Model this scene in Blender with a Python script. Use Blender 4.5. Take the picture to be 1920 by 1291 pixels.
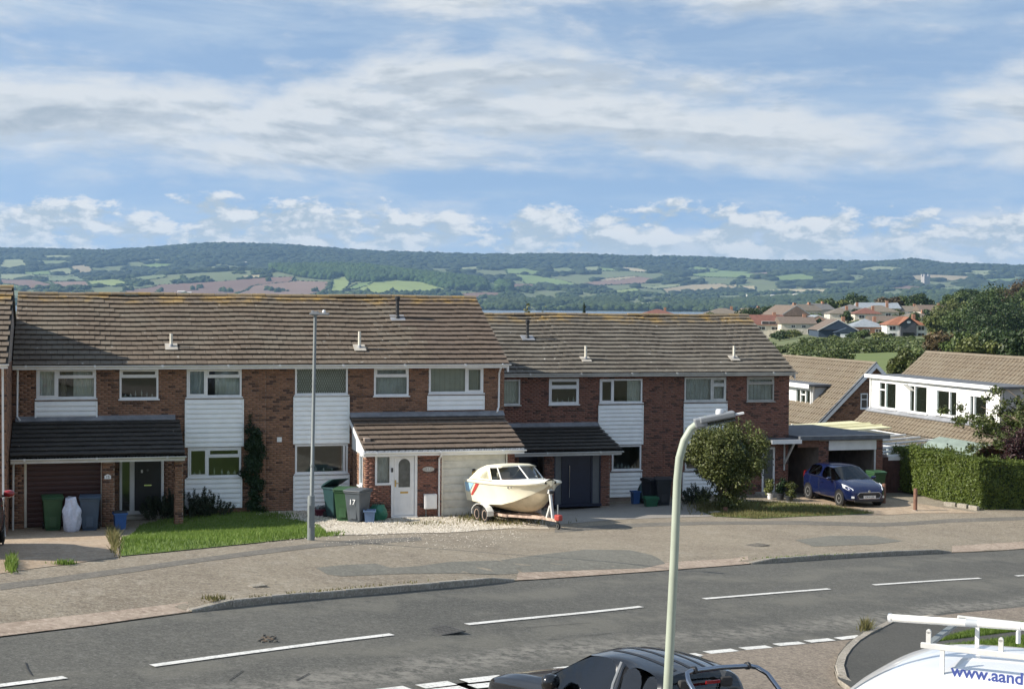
import bpy, bmesh, math, random
import numpy as np
from mathutils import Vector, Matrix
for o in list(bpy.data.objects): bpy.data.objects.remove(o)
random.seed(7); RNG = np.random.default_rng(11)
SC = bpy.context.scene; COL = SC.collection
# ------------------------------------------------------------------ camera
F = 2850.0                       # focal length in pixels of a 1920 wide picture
YAW, PIT, ROLL, CZ = math.radians(16), math.radians(1.6), math.radians(.47), 7.35
CAMR = Matrix.Rotation(-YAW, 3, 'Z') @ Matrix.Rotation(math.pi/2-PIT, 3, 'X') @ Matrix.Rotation(ROLL, 3, 'Z')
cd = bpy.data.cameras.new('camera'); cam = bpy.data.objects.new('camera', cd); COL.objects.link(cam)
cd.sensor_width = 36.0; cd.lens = F/1920*36; cd.clip_start = .2; cd.clip_end = 60000
cam.matrix_world = Matrix.Translation((0, 0, CZ)) @ CAMR.to_4x4()
SC.camera = cam
# ------------------------------------------------------------------ sun and sky
SUN_EL, SUN_BEHIND = math.radians(33), math.radians(4.5)
SUNV = Vector((-math.cos(SUN_EL)*math.cos(SUN_BEHIND), math.cos(SUN_EL)*math.sin(SUN_BEHIND), math.sin(SUN_EL)))
sd = bpy.data.lights.new('sun', 'SUN'); sun = bpy.data.objects.new('sun', sd); COL.objects.link(sun)
sd.energy = 5.0; sd.angle = math.radians(.53); sd.color = (1, .93, .82)
sun.rotation_euler = SUNV.to_track_quat('Z', 'Y').to_euler(); sun.location = (-30, 20, 60)
SC.view_settings.view_transform = 'Standard'; SC.view_settings.look = 'None'
SC.view_settings.exposure = .56; SC.view_settings.gamma = 1
W = bpy.data.worlds.new('World'); SC.world = W; W.use_nodes = True

class NT:
    """small node-tree helper"""
    def __init__(s, tree): s.t = tree; s.n = tree.nodes; s.l = tree.links
    def node(s, typ, **kw):
        n = s.n.new(typ)
        for k, v in kw.items():
            if k.startswith('i_'):
                key = k[2:]; key = int(key) if key.isdigit() else key.replace('_', ' ')
                s.put(n.inputs[key], v)
            else: setattr(n, k, v)
        return n
    def put(s, sock, v):
        if isinstance(v, bpy.types.NodeSocket): s.l.new(v, sock)
        elif isinstance(v, bpy.types.Node): s.l.new(v.outputs[0], sock)
        else:
            if isinstance(v, (tuple, list)) and len(v) == 3 and sock.type == 'RGBA': v = (*v, 1)
            sock.default_value = v
    def math(s, op, a, b=0.0, c=None, clamp=False):
        n = s.n.new('ShaderNodeMath'); n.operation = op; n.use_clamp = clamp
        s.put(n.inputs[0], a); s.put(n.inputs[1], b)
        if c is not None: s.put(n.inputs[2], c)
        return n.outputs[0]
    def mix(s, f, a, b, blend='MIX'):
        n = s.n.new('ShaderNodeMix'); n.data_type = 'RGBA'; n.blend_type = blend
        s.put(n.inputs[0], f); s.put(n.inputs[6], a); s.put(n.inputs[7], b)
        return n.outputs[2]
    def ramp(s, f, stops, interp='LINEAR'):
        n = s.n.new('ShaderNodeValToRGB'); s.put(n.inputs[0], f); cr = n.color_ramp; cr.interpolation = interp
        while len(cr.elements) < len(stops): cr.elements.new(.5)
        for e, (p, c) in zip(cr.elements, stops):
            e.position = p; e.color = (*c, 1) if not isinstance(c, (int, float)) else (c, c, c, 1)
        return n.outputs[0]
    def noise(s, vec, scale, detail=4, rough=.55, dist=0):
        n = s.node('ShaderNodeTexNoise'); s.put(n.inputs['Vector'], vec); n.inputs['Scale'].default_value = scale
        n.inputs['Detail'].default_value = detail; n.inputs['Roughness'].default_value = rough; n.inputs['Distortion'].default_value = dist
        return n.outputs[0]
    def mapr(s, v, a, b, c=0, d=1):
        n = s.n.new('ShaderNodeMapRange'); s.put(n.inputs[0], v); n.interpolation_type = 'SMOOTHSTEP'
        for i, q in enumerate((a, b, c, d)): s.put(n.inputs[i+1], q)
        return n.outputs[0]

def build_world():
    t = NT(W.node_tree); t.n.clear()
    out = t.node('ShaderNodeOutputWorld'); bg = t.node('ShaderNodeBackground'); t.l.new(bg.outputs[0], out.inputs[0])
    tc = t.node('ShaderNodeTexCoord'); sp = t.node('ShaderNodeSeparateXYZ'); t.l.new(tc.outputs['Generated'], sp.inputs[0])
    # the sky seen a little above the line of sight: keeps the clear blue of this day down to the haze
    sv = t.node('ShaderNodeCombineXYZ'); t.l.new(sp.outputs[0], sv.inputs[0]); t.l.new(sp.outputs[1], sv.inputs[1]); t.put(sv.inputs[2], t.math('ADD', t.math('MULTIPLY', t.math('MAXIMUM', sp.outputs[2], 0.0), 1.2), .30))
    nv = t.node('ShaderNodeVectorMath', operation='NORMALIZE'); t.l.new(sv.outputs[0], nv.inputs[0])
    sky = t.node('ShaderNodeTexSky', sky_type='NISHITA', sun_disc=False, sun_elevation=SUN_EL,
                 sun_rotation=math.atan2(SUNV.x, SUNV.y), altitude=60, air_density=1.0, dust_density=.5, ozone_density=1.2)
    t.l.new(nv.outputs[0], sky.inputs[0])
    sk = t.mix(1.0, sky.outputs[0], (SKY_K, SKY_K, SKY_K), 'MULTIPLY')
    az = t.math('ARCTAN2', sp.outputs[0], sp.outputs[1]); el = t.math('ARCSINE', sp.outputs[2]); eln = t.math('MAXIMUM', el, 0.0)
    tilt = t.math('ADD', eln, t.math('MULTIPLY', az, .035))
    def layer(ax, ex, off, det, rough, dist, daz=0.0, de=0.0, e=None):
        cv = t.node('ShaderNodeCombineXYZ'); t.put(cv.inputs[0], t.math('MULTIPLY', t.math('ADD', az, daz), ax)); t.put(cv.inputs[1], t.math('MULTIPLY', t.math('ADD', e or tilt, de), ex)); cv.inputs[2].default_value = off
        return t.noise(cv, 1.0, det, rough, dist)
    n1 = layer(5.0, 19, 2.2, 8, .56, .25); n1b = layer(5.0, 19, 2.2, 8, .56, .25, -.006, .006)
    n2 = layer(34, 70, 7.7, 6, .58, .2)
    cover = t.ramp(t.math('MULTIPLY', eln, 2.5), [(0, .60), (.09, .58), (.165, .50), (.19, .52), (.225, .63), (.30, .68), (.36, .62), (.40, .47), (.45, .48), (.50, .60), (.60, .52), (1, .47)])
    dens = t.math('ADD', t.math('ADD', t.math('SUBTRACT', n1, .5), t.math('MULTIPLY', t.math('SUBTRACT', n2, .5), .22)), t.math('SUBTRACT', cover, .5))
    a = t.mapr(dens, -.05, .20, 0, .95)
    w = t.mapr(layer(6, 34, 8.3, 7, .6, .5), .38, .74, 0, .55)
    edge = t.mapr(t.math('SUBTRACT', n1, n1b), -.055, .055, 0, 1)
    body = t.mapr(t.math('ADD', dens, t.math('MULTIPLY', t.math('SUBTRACT', n2, .5), .3)), .05, .42, 0, 1)
    dark = t.math('SUBTRACT', t.math('MULTIPLY', body, .85), t.math('MULTIPLY', t.math('SUBTRACT', edge, .5), .8), clamp=True)
    CL = lambda *c: tuple(q*CLOUD_K for q in c)
    ccol = t.ramp(dark, [(0, CL(.88, .91, .93)), (.35, CL(.74, .79, .83)), (.7, CL(.60, .66, .72)), (1, CL(.50, .57, .64))])
    sk = t.mix(.18, sk, CL(.72, .90, .98)); sk3 = t.mix(a, t.mix(w, sk, CL(.68, .80, .92)), ccol)
    # small heaped clouds standing in a row over the hills
    n4 = layer(30, 62, 5.5, 7, .60, .15, e=eln); n5 = layer(30, 62, 5.5, 7, .60, .15, .006, .006, e=eln); n6 = layer(6, 1, 9.1, 2, .5, 0, e=eln)
    band = t.ramp(t.math('MULTIPLY', eln, 8), [(0, .36), (.26, .42), (.36, .43), (.44, .38), (.53, .25), (.60, .05), (1, 0)])
    c4 = t.mapr(t.math('ADD', t.math('ADD', n4, band), t.math('MULTIPLY', t.math('SUBTRACT', n6, .5), .25)), .80, .93, 0, .95)
    lit = t.mapr(t.math('SUBTRACT', n4, n5), -.07, .10, 0, 1)
    sk4 = t.mix(c4, sk3, t.mix(lit, CL(.56, .65, .72), CL(1.02, 1.02, 1.0)))
    sk5 = t.mix(t.mapr(el, 0, .055, .55, 0), sk4, CL(.70, .79, .85))
    t.l.new(sk5, bg.inputs[0]); bg.inputs[1].default_value = 1.0
SKY_K, CLOUD_K = .135, .60
build_world()

# ------------------------------------------------------------------ pixel rays (used to place real things at real distances)
def ray(x, y): return CAMR @ Vector(((x-960)/F, -(y-645.5)/F, -1))
CAMP = Vector((0, 0, CZ))
def at(x, y, d): return CAMP + ray(x, y)*d
def onY(x, y, Y): r = ray(x, y); return CAMP + r*(Y/r.y)
def onX(x, y, X): r = ray(x, y); return CAMP + r*(X/r.x)
def onZ(x, y, Z): r = ray(x, y); return CAMP + r*((Z-CZ)/r.z)

# ------------------------------------------------------------------ ground shape
_CP = np.array([(a, b, 2.45-.10*a) for a, b in ((-8, 14), (-6, 22), (0, 20), (9, 30), (14, 33), (20, 37), (25, 40), (30, 42), (5, 33.8), (-1, 30), (6, 15), (12, 20), (16, 24), (2, 10), (24, 30), (12, 8), (36, 40), (20, 14), (30, 22), (-20, 20), (-14, 6), (20, 4), (44, 30))]
  + [(0, 39, 1.3), (6, 40, 1.25), (12, 41, .75), (-5, 46.5, .42), (-1.5, 47.6, .34), (3.2, 47.6, .34), (6, 50.6, .34), (9, 47.6, .34), (13.6, 47.6, .30), (-2, 51, .34), (14, 50, .25), (6, 58, .2), (-10, 56, .4),
     (16, 53.6, -.36), (19.8, 53.8, -.40), (23, 56.2, -.40), (28, 56, -.44), (28.5, 53, -.42), (31, 56, -.47), (34, 60, -.6), (33.2, 50.6, -.40), (37, 51, -.5), (20, 46, .15), (26, 47.5, -.2),
     (20, 66, -1.3), (5, 68, -.4), (34, 68, -1.3), (-15, 68, .2), (48, 60, -.8), (48, 45, -.9)], float)
def _tps(X, Y, C, w):
    d2 = (X[:, None]-C[None, :, 0])**2 + (Y[:, None]-C[None, :, 1])**2
    K = np.where(d2 > 0, d2*np.log(np.maximum(d2, 1e-12))*.5, 0)
    n = len(C); return K @ w[:n] + w[n] + w[n+1]*X + w[n+2]*Y
def _fit():
    C = _CP; n = len(C); d2 = (C[:, None, 0]-C[None, :, 0])**2 + (C[:, None, 1]-C[None, :, 1])**2
    K = np.where(d2 > 0, d2*np.log(np.maximum(d2, 1e-12))*.5, 0) + np.eye(n)*.6
    Pm = np.c_[np.ones(n), C[:, :2]]; A = np.block([[K, Pm], [Pm.T, np.zeros((3, 3))]])
    return np.linalg.solve(A, np.r_[C[:, 2], 0, 0, 0])
_W = _fit()
def Ga(X, Y):
    X = np.asarray(X, float).ravel(); Y = np.asarray(Y, float).ravel()
    return _tps(np.clip(X, -25, 52), np.clip(Y, -2, 72), _CP, _W) + np.maximum(0, -2-Y)*.11
def G(x, y): return float(Ga([x], [y])[0])
def pg(x, y):
    """where the pixel's ray meets the ground"""
    r = ray(x, y); lo, hi = 5.0, 90.0; ts = np.linspace(lo, hi, 400)
    h = CZ + r.z*ts - Ga(r.x*ts, r.y*ts); i = int(np.argmax(h < 0))
    if h[i] >= 0: return CAMP + r*hi
    t = ts[i-1] + (ts[i]-ts[i-1])*h[i-1]/(h[i-1]-h[i]); return CAMP + r*float(t)
def pgxy(pts): return [(p.x, p.y) for p in (pg(*q) for q in pts)]

# ------------------------------------------------------------------ mesh helpers
def wm(o):
    m = o.matrix_basis.copy()
    return (wm(o.parent) @ o.matrix_parent_inverse @ m) if o.parent else m
def link(o, parent=None, world=True):
    COL.objects.link(o)
    if parent is not None:
        o.parent = parent
        if world is True: o.matrix_parent_inverse = wm(parent).inverted()
        elif world is False and parent.parent is not None: o.matrix_parent_inverse = parent.matrix_basis.inverted()
    return o
def tag(o, label=None, cat=None, group=None, kind=None):
    for k, v in (('label', label), ('category', cat), ('group', group), ('kind', kind)):
        if v: o[k] = v
    return o
def thing(name, loc, label, cat, rz=0, group=None):
    o = bpy.data.objects.new(name, None); o.empty_display_size = .2; o.location = loc; o.rotation_euler = (0, 0, rz)
    COL.objects.link(o); return tag(o, label, cat, group)
class MB:
    def __init__(s): s.v = []; s.f = []
    def add(s, vs, fs):
        b = len(s.v); s.v += [tuple(q) for q in vs]; s.f += [tuple(b+i for i in q) for q in fs]; return s
    def box(s, x0, x1, y0, y1, z0, z1):
        return s.add([(x0, y0, z0), (x1, y0, z0), (x1, y1, z0), (x0, y1, z0), (x0, y0, z1), (x1, y0, z1), (x1, y1, z1), (x0, y1, z1)],
                     [(0, 3, 2, 1), (4, 5, 6, 7), (0, 1, 5, 4), (1, 2, 6, 5), (2, 3, 7, 6), (3, 0, 4, 7)])
    def prism(s, poly, axis, a, b):
        """extrude a closed 2D polygon along an axis: x -> (y,z), y -> (x,z), z -> (x,y)"""
        def m(p, q): return (q, p[0], p[1]) if axis == 'x' else (p[0], q, p[1]) if axis == 'y' else (p[0], p[1], q)
        n = len(poly); vs = [m(p, a) for p in poly]+[m(p, b) for p in poly]
        fs = [tuple(range(n)), tuple(range(2*n-1, n-1, -1))]+[(i, i+n, (i+1) % n+n, (i+1) % n) for i in range(n)]
        return s.add(vs, fs)
    def obox(s, c, ax, ay, az):
        c, ax, ay, az = Vector(c), Vector(ax), Vector(ay), Vector(az)
        vs = [c+ax*i+ay*j+az*k for k in (-1, 1) for i, j in ((-1, -1), (1, -1), (1, 1), (-1, 1))]
        return s.add(vs, [(0, 3, 2, 1), (4, 5, 6, 7), (0, 1, 5, 4), (1, 2, 6, 5), (2, 3, 7, 6), (3, 0, 4, 7)])
    def tube(s, pts, r, n=8, cap=True):
        pts = [Vector(p) for p in pts]; rs = r if isinstance(r, (list, tuple)) else [r]*len(pts)
        rings = []; ref = None
        for i, p in enumerate(pts):
            d = (pts[min(i+1, len(pts)-1)]-pts[max(i-1, 0)]).normalized()
            if ref is None: ref = Vector((0, 0, 1)) if abs(d.z) < .9 else Vector((1, 0, 0))
            a = d.cross(ref).normalized(); b = a.cross(d).normalized(); ref = b
            rings.append([p+(a*math.cos(2*math.pi*k/n)+b*math.sin(2*math.pi*k/n))*rs[i] for k in range(n)])
        vs = [q for R in rings for q in R]
        fs = [(i*n+k, i*n+(k+1) % n, (i+1)*n+(k+1) % n, (i+1)*n+k) for i in range(len(pts)-1) for k in range(n)]
        if cap: fs += [tuple(range(n-1, -1, -1)), tuple(range((len(pts)-1)*n, len(pts)*n))]
        return s.add(vs, fs)
    def lathe(s, prof, c=(0, 0, 0), n=20, axis='z'):
        """profile of (radius, height) turned about an axis"""
        c = Vector(c); vs = []
        for r, h in prof:
            for k in range(n):
                a = 2*math.pi*k/n; p = (r*math.cos(a), r*math.sin(a), h)
                if axis == 'y': p = (p[0], p[2], p[1])
                if axis == 'x': p = (p[2], p[0], p[1])
                vs.append(c+Vector(p))
        m = len(prof); fs = [(i*n+k, i*n+(k+1) % n, (i+1)*n+(k+1) % n, (i+1)*n+k) for i in range(m-1) for k in range(n)]
        if prof[0][0] > 1e-6: fs.append(tuple(range(n-1, -1, -1)))
        if prof[-1][0] > 1e-6: fs.append(tuple(range((m-1)*n, m*n)))
        return s.add(vs, fs)
    def build(s, name, mat, parent=None, world=True, smooth=False, bevel=0, sub=0, loc=None, fix=False):
        V = np.array(s.v, float)
        if loc is None: c = (V.min(0)+V.max(0))/2; c[2] = V[:, 2].min()
        else: c = np.array(loc, float)
        me = bpy.data.meshes.new(name); me.from_pydata((V-c).tolist(), [], s.f)
        if fix:
            bm = bmesh.new(); bm.from_mesh(me); bmesh.ops.recalc_face_normals(bm, faces=bm.faces); bm.to_mesh(me); bm.free()
        if mat: me.materials.append(mat)
        if smooth: me.shade_smooth() if smooth is True else None
        o = bpy.data.objects.new(name, me); o.location = c; link(o, parent, world)
        if bevel:
            b = o.modifiers.new('bevel', 'BEVEL'); b.width = bevel; b.segments = 2; b.limit_method = 'ANGLE'; b.angle_limit = math.radians(40)
        if sub:
            q = o.modifiers.new('sub', 'SUBSURF'); q.levels = sub; q.render_levels = sub
        if smooth == 'auto':
            me.shade_smooth()
            try: me.set_sharp_from_angle(angle=math.radians(38))
            except Exception: pass
        return o
def copy_tree(o, parent=None):
    c = o.copy(); COL.objects.link(c); c.parent = parent
    if parent is not None: c.matrix_parent_inverse = o.matrix_parent_inverse.copy()
    for ch in list(o.children): copy_tree(ch, c)
    return c
def mesh_np(name, V, Fq, mat, parent=None, world=True, smooth=False, per=4):
    """fast mesh from arrays; faces all with `per` corners"""
    V = np.asarray(V, np.float32); c = (V.min(0)+V.max(0))/2; c[2] = V[:, 2].min(); Fq = np.asarray(Fq, np.int32)
    me = bpy.data.meshes.new(name); me.vertices.add(len(V)); me.vertices.foreach_set('co', (V-c).ravel())
    me.loops.add(Fq.size); me.loops.foreach_set('vertex_index', Fq.ravel()); me.polygons.add(len(Fq))
    me.polygons.foreach_set('loop_start', np.arange(0, Fq.size, per, dtype=np.int32))
    me.update(calc_edges=True); me.validate()
    if smooth: me.shade_smooth()
    if mat: me.materials.append(mat)
    o = bpy.data.objects.new(name, me); o.location = c.tolist(); return link(o, parent, world)

# ------------------------------------------------------------------ materials
MATS = {}
def mat_base(name):
    m = bpy.data.materials.new(name); m.use_nodes = True; t = NT(m.node_tree); b = m.node_tree.nodes['Principled BSDF']
    MATS[name] = m; return m, t, b
def mat(name, col, rough=.6, metal=0, var=.12, scale=3.0, bump=0, bscale=40, spec=.5, grime=0, coat=0, island=0):
    m, t, b = mat_base(name); geo = t.node('ShaderNodeNewGeometry'); pos = geo.outputs['Position']
    c = col
    if var:
        n = t.noise(pos, scale, 5, .6); c = t.mix(t.mapr(n, .3, .7), tuple(max(0, q*(1-var)) for q in col), tuple(min(1, q*(1+var)) for q in col))
    if grime:
        g = t.mapr(t.noise(pos, .9, 6, .65), .5, .72); c = t.mix(t.math('MULTIPLY', g, grime), c, tuple(q*.45 for q in col))
    if island:
        oi = t.node('ShaderNodeObjectInfo'); r = t.math('FRACT', t.math('ADD', oi.outputs['Random'], geo.outputs['Random Per Island']))
        c = t.mix(t.math('MULTIPLY', r, island), c, tuple(q*.5 for q in col))
    t.put(b.inputs['Base Color'], c); b.inputs['Roughness'].default_value = rough; b.inputs['Metallic'].default_value = metal
    b.inputs['Specular IOR Level'].default_value = spec
    if coat: b.inputs['Coat Weight'].default_value = coat; b.inputs['Coat Roughness'].default_value = .04
    if bump:
        bn = t.node('ShaderNodeBump'); bn.inputs['Strength'].default_value = bump; bn.inputs['Distance'].default_value = .02
        t.put(bn.inputs['Height'], t.noise(pos, bscale, 4, .6)); t.l.new(bn.outputs[0], b.inputs['Normal'])
    return m
def mat_glass(name, tint=(.9, .93, .92), trans=.95):
    m, t, b = mat_base(name); t.n.remove(b); out = [n for n in t.n if n.type == 'OUTPUT_MATERIAL'][0]
    g = t.node('ShaderNodeBsdfGlossy'); g.inputs['Roughness'].default_value = .015; g.inputs['Color'].default_value = (.9, .93, .95, 1)
    tr = t.node('ShaderNodeBsdfTransparent'); tr.inputs['Color'].default_value = (*[q*trans+(1-trans)*.1 for q in tint], 1)
    fr = t.node('ShaderNodeFresnel'); fr.inputs['IOR'].default_value = 1.5
    geo = t.node('ShaderNodeNewGeometry'); bn = t.node('ShaderNodeBump'); bn.inputs['Strength'].default_value = .05; bn.inputs['Distance'].default_value = .02
    t.put(bn.inputs['Height'], t.noise(geo.outputs['Position'], 1.6, 2, .5)); t.l.new(bn.outputs[0], g.inputs['Normal']); t.l.new(bn.outputs[0], fr.inputs['Normal'])
    mx = t.node('ShaderNodeMixShader'); t.put(mx.inputs[0], t.math('ADD', t.math('MULTIPLY', fr.outputs[0], 1.25), .01, clamp=True))
    t.l.new(tr.outputs[0], mx.inputs[1]); t.l.new(g.outputs[0], mx.inputs[2]); t.l.new(mx.outputs[0], out.inputs[0]); return m
def mat_leaf(name, cols, trans=.25, rough=.5, big=.25):
    m, t, b = mat_base(name); geo = t.node('ShaderNodeNewGeometry'); n = len(cols)
    r = geo.outputs['Random Per Island']; c = t.ramp(r, [(i/max(1, n-1), q) for i, q in enumerate(cols)])
    if big:
        k = t.mapr(t.noise(geo.outputs['Position'], big, 3, .5), .35, .65); c = t.mix(t.math('MULTIPLY', k, .45), c, tuple(.6*q for q in cols[0]))
    t.put(b.inputs['Base Color'], c); b.inputs['Roughness'].default_value = rough; b.inputs['Specular IOR Level'].default_value = .35
    if trans:
        out = [q for q in t.n if q.type == 'OUTPUT_MATERIAL'][0]; tl = t.node('ShaderNodeBsdfTranslucent'); t.put(tl.inputs[0], c)
        mx = t.node('ShaderNodeMixShader', i_0=trans); t.l.new(b.outputs[0], mx.inputs[1]); t.l.new(tl.outputs[0], mx.inputs[2]); t.l.new(mx.outputs[0], out.inputs[0])
    return m
def mat_brick(name, stops, mort=(.33, .28, .24)):
    m, t, b = mat_base(name); geo = t.node('ShaderNodeNewGeometry'); pos = geo.outputs['Position']
    c = t.ramp(geo.outputs['Random Per Island'], stops)
    c = t.mix(t.mapr(t.noise(pos, 18, 3, .6), .3, .7, 0, .3), c, (.10, .06, .045)); c = t.mix(t.mapr(t.noise(pos, .5, 4, .6), .4, .75, 0, .3), c, (.16, .10, .07))
    t.put(b.inputs['Base Color'], c); b.inputs['Roughness'].default_value = .85; return m
def mat_tile(name, stops, spots=.5, lichen_z=None, dark=0, grey=(.30, .28, .24)):
    m, t, b = mat_base(name); geo = t.node('ShaderNodeNewGeometry'); pos = geo.outputs['Position']; oi = t.node('ShaderNodeObjectInfo')
    r = t.math('FRACT', t.math('ADD', oi.outputs['Random'], geo.outputs['Random Per Island'])); c = t.ramp(r, stops)
    c = t.mix(t.mapr(t.noise(pos, 9, 5, .65), .35, .7, 0, .6), c, tuple(.5*q for q in stops[0][1]))
    c = t.mix(t.mapr(t.noise(pos, .7, 4, .6), .45, .68, 0, .6), c, grey)
    if spots:
        s = t.mapr(t.noise(pos, 6.5, 3, .55), .685, .73); c = t.mix(t.math('MULTIPLY', s, spots), c, (.62, .61, .55))
    if lichen_z:
        z = t.node('ShaderNodeSeparateXYZ'); t.l.new(pos, z.inputs[0])
        k = t.math('MULTIPLY', t.mapr(z.outputs[2], lichen_z[0], lichen_z[1]), t.mapr(t.noise(pos, 1.1, 6, .7), .44, .66)); c = t.mix(t.math('MULTIPLY', k, .75), c, (.46, .29, .07))
    t.put(b.inputs['Base Color'], c); b.inputs['Roughness'].default_value = .88
    bn = t.node('ShaderNodeBump'); bn.inputs['Strength'].default_value = .35; bn.inputs['Distance'].default_value = .015
    t.put(bn.inputs['Height'], t.noise(pos, 30, 4, .6)); t.l.new(bn.outputs[0], b.inputs['Normal']); return m
def mat_ground(name, c1, c2, speck=None, sscale=60, big=.35, bump=.5, bscale=60, c3=None, rough=.95, streak=None):
    m, t, b = mat_base(name); geo = t.node('ShaderNodeNewGeometry'); pos = geo.outputs['Position']
    c = t.mix(t.mapr(t.noise(pos, big, 6, .62), .32, .68), c1, c2)
    if c3: c = t.mix(t.mapr(t.noise(pos, big*4.3, 6, .65), .5, .72, 0, .8), c, c3)
    if speck:
        for sc_, am in ((sscale, .75), (sscale*.33, .4)):
            n = t.noise(pos, sc_, 3, .7); c = t.mix(t.mapr(n, .52, .68, 0, am), c, speck[0]); c = t.mix(t.mapr(n, .46, .32, 0, am), c, speck[1])
    if streak:   # worn bands that run along a direction
        d, per, amt, col = streak; mp = t.node('ShaderNodeVectorMath', operation='DOT_PRODUCT'); t.l.new(pos, mp.inputs[0]); mp.inputs[1].default_value = d
        wv = t.math('ADD', t.math('MULTIPLY', mp.outputs['Value'], per), t.math('MULTIPLY', t.noise(pos, .25, 3, .5), 1.1))
        k = t.mapr(t.math('SINE', t.math('MULTIPLY', wv, 6.283)), .1, 1, 0, amt); k = t.math('MULTIPLY', k, t.mapr(t.noise(pos, .8, 5, .65), .35, .6)); c = t.mix(k, c, col)
    t.put(b.inputs['Base Color'], c); b.inputs['Roughness'].default_value = rough
    bn = t.node('ShaderNodeBump'); bn.inputs['Strength'].default_value = bump; bn.inputs['Distance'].default_value = .03
    t.put(bn.inputs['Height'], t.noise(pos, bscale, 5, .7)); t.l.new(bn.outputs[0], b.inputs['Normal']); return m

M = dict(
  white=mat('white_plastic', (.80, .80, .80), .35, var=.05, grime=.12), white_dull=mat('weathered_white', (.62, .62, .60), .55, var=.1, grime=.35),
  boards=mat('white_cladding', (.90, .91, .90), .45, var=.04, grime=.06), grey_frame=mat('grey_frame', (.42, .40, .37), .55, var=.1, grime=.3),
  mortar=mat('mortar', (.30, .24, .20), .95, var=.2), glass=mat_glass('window_glass'), glass_dark=mat_glass('vehicle_glass', (.30, .34, .36), .5),
  curtain=mat('cream_curtain', (.80, .80, .74), .9, var=.1), curtain_grey=mat('grey_net_curtain', (.62, .65, .66), .9, var=.15), blind=mat('pale_blind', (.60, .60, .53), .8, var=.06),
  lead=mat('lead_flashing', (.24, .25, .27), .6, var=.2, grime=.3), felt=mat('grey_felt', (.115, .125, .14), .85, var=.2, bump=.3), black=mat('black_plastic', (.022, .023, .025), .5, var=.2),
  steel=mat('galvanised_steel', (.20, .22, .22), .55, .1, var=.1, grime=.2), wood=mat('brown_timber', (.17, .085, .055), .8, var=.25, scale=9),
  rubber=mat('rubber', (.02, .02, .02), .85, var=.2), chrome=mat('polished_metal', (.72, .73, .75), .16, 1, var=0), dark_in=mat('dark_interior', (.05, .047, .045), .9, var=.2),
  plaster=mat('room_plaster', (.42, .40, .36), .9, var=.05), concrete=mat('concrete', (.40, .37, .32), .92, var=.15, bump=.3), earth=mat('earth', (.12, .085, .055), .95, var=.3, bump=.5, bscale=25),
  bark=mat('bark', (.11, .085, .06), .95, var=.3, bump=.5, bscale=18), cream=mat('cream_paint', (.66, .63, .54), .45, var=.07, grime=.25))
# ------------------------------------------------------------------ ground, road, pavements
M['asphalt'] = mat_ground('asphalt', (0.08, 0.0788, 0.0684), (0.108, 0.105, 0.09), ((0.19, 0.187, 0.167), (0.035, 0.0355, 0.0342)), 26, .22, .5, 70, c3=(0.125, 0.12, 0.101), streak=((.52, -.85, 0), .36, .6, (0.165, 0.158, 0.131)))
M['pavement'] = mat_ground('old_pavement', (0.21, 0.172, 0.124), (0.275, 0.231, 0.167), ((0.42, 0.379, 0.306), (0.085, 0.0739, 0.0612)), 21, .4, .6, 45, c3=(0.3, 0.261, 0.203))
M['side'] = mat_ground('pinkish_road', (0.2, 0.163, 0.126), (0.25, 0.207, 0.162), ((0.4, 0.34, 0.266), (0.08, 0.065, 0.054)), 22, .3, .6, 50, c3=(0.17, 0.143, 0.113))
M['patch'] = mat_ground('repair_asphalt', (0.145, 0.14, 0.115), (0.175, 0.167, 0.137), ((0.25, 0.241, 0.203), (0.085, 0.0827, 0.072)), 16, .5, .4, 70)
M['patch_dark'] = mat_ground('trench_asphalt', (0.135, 0.124, 0.104), (0.17, 0.155, 0.129), ((0.26, 0.236, 0.198), (0.07, 0.065, 0.0558)), 16, .5, .5, 60)
M['footpath'] = mat_ground('dark_footpath', (0.058, 0.0571, 0.0504), (0.082, 0.0788, 0.0684), ((0.13, 0.128, 0.113), (0.035, 0.0345, 0.0315)), 55, .4, .4, 70)
M['drive_conc'] = mat_ground('concrete_drive', (.34, .25, .165), (.42, .32, .22), ((.50, .42, .33), (.19, .15, .115)), 12, .5, .5, 50, c3=(.28, .22, .165))
M['drive_tar'] = mat_ground('pale_drive', (.25, .228, .20), (.31, .285, .25), ((.40, .37, .33), (.15, .138, .125)), 42, .4, .5, 55)
M['gravel'] = mat_ground('pale_gravel', (.36, .31, .24), (.47, .42, .34), ((.85, .80, .70), (.26, .22, .17)), 10, .8, 1.0, 30)
M['crossover'] = mat_ground('pink_kerb_aggregate', (.34, .265, .20), (.42, .335, .26), ((.56, .45, .36), (.20, .14, .105)), 10, .9, .6, 40)
M['soil'] = mat_ground('rough_grass', (.085, .085, .045), (.13, .11, .07), ((.16, .16, .07), (.03, .035, .015)), 12, .3, .8, 20, c3=(.15, .125, .075))
M['turf'] = mat_ground('lawn_turf', (.11, .17, .03), (.15, .205, .045), ((.15, .20, .045), (.03, .055, .01)), 14, .7, .8, 22)
M['paint'] = mat_ground('road_paint', (.62, .61, .57), (.72, .71, .67), ((.78, .77, .73), (.30, .30, .29)), 18, 1.2, .3, 40)
M['kerb'] = mat_ground('kerb_concrete', (.25, .225, .185), (.33, .295, .245), ((.5, .46, .40), (.19, .17, .14)), 25, 1.5, .5, 40, c3=(.24, .235, .17))

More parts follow.
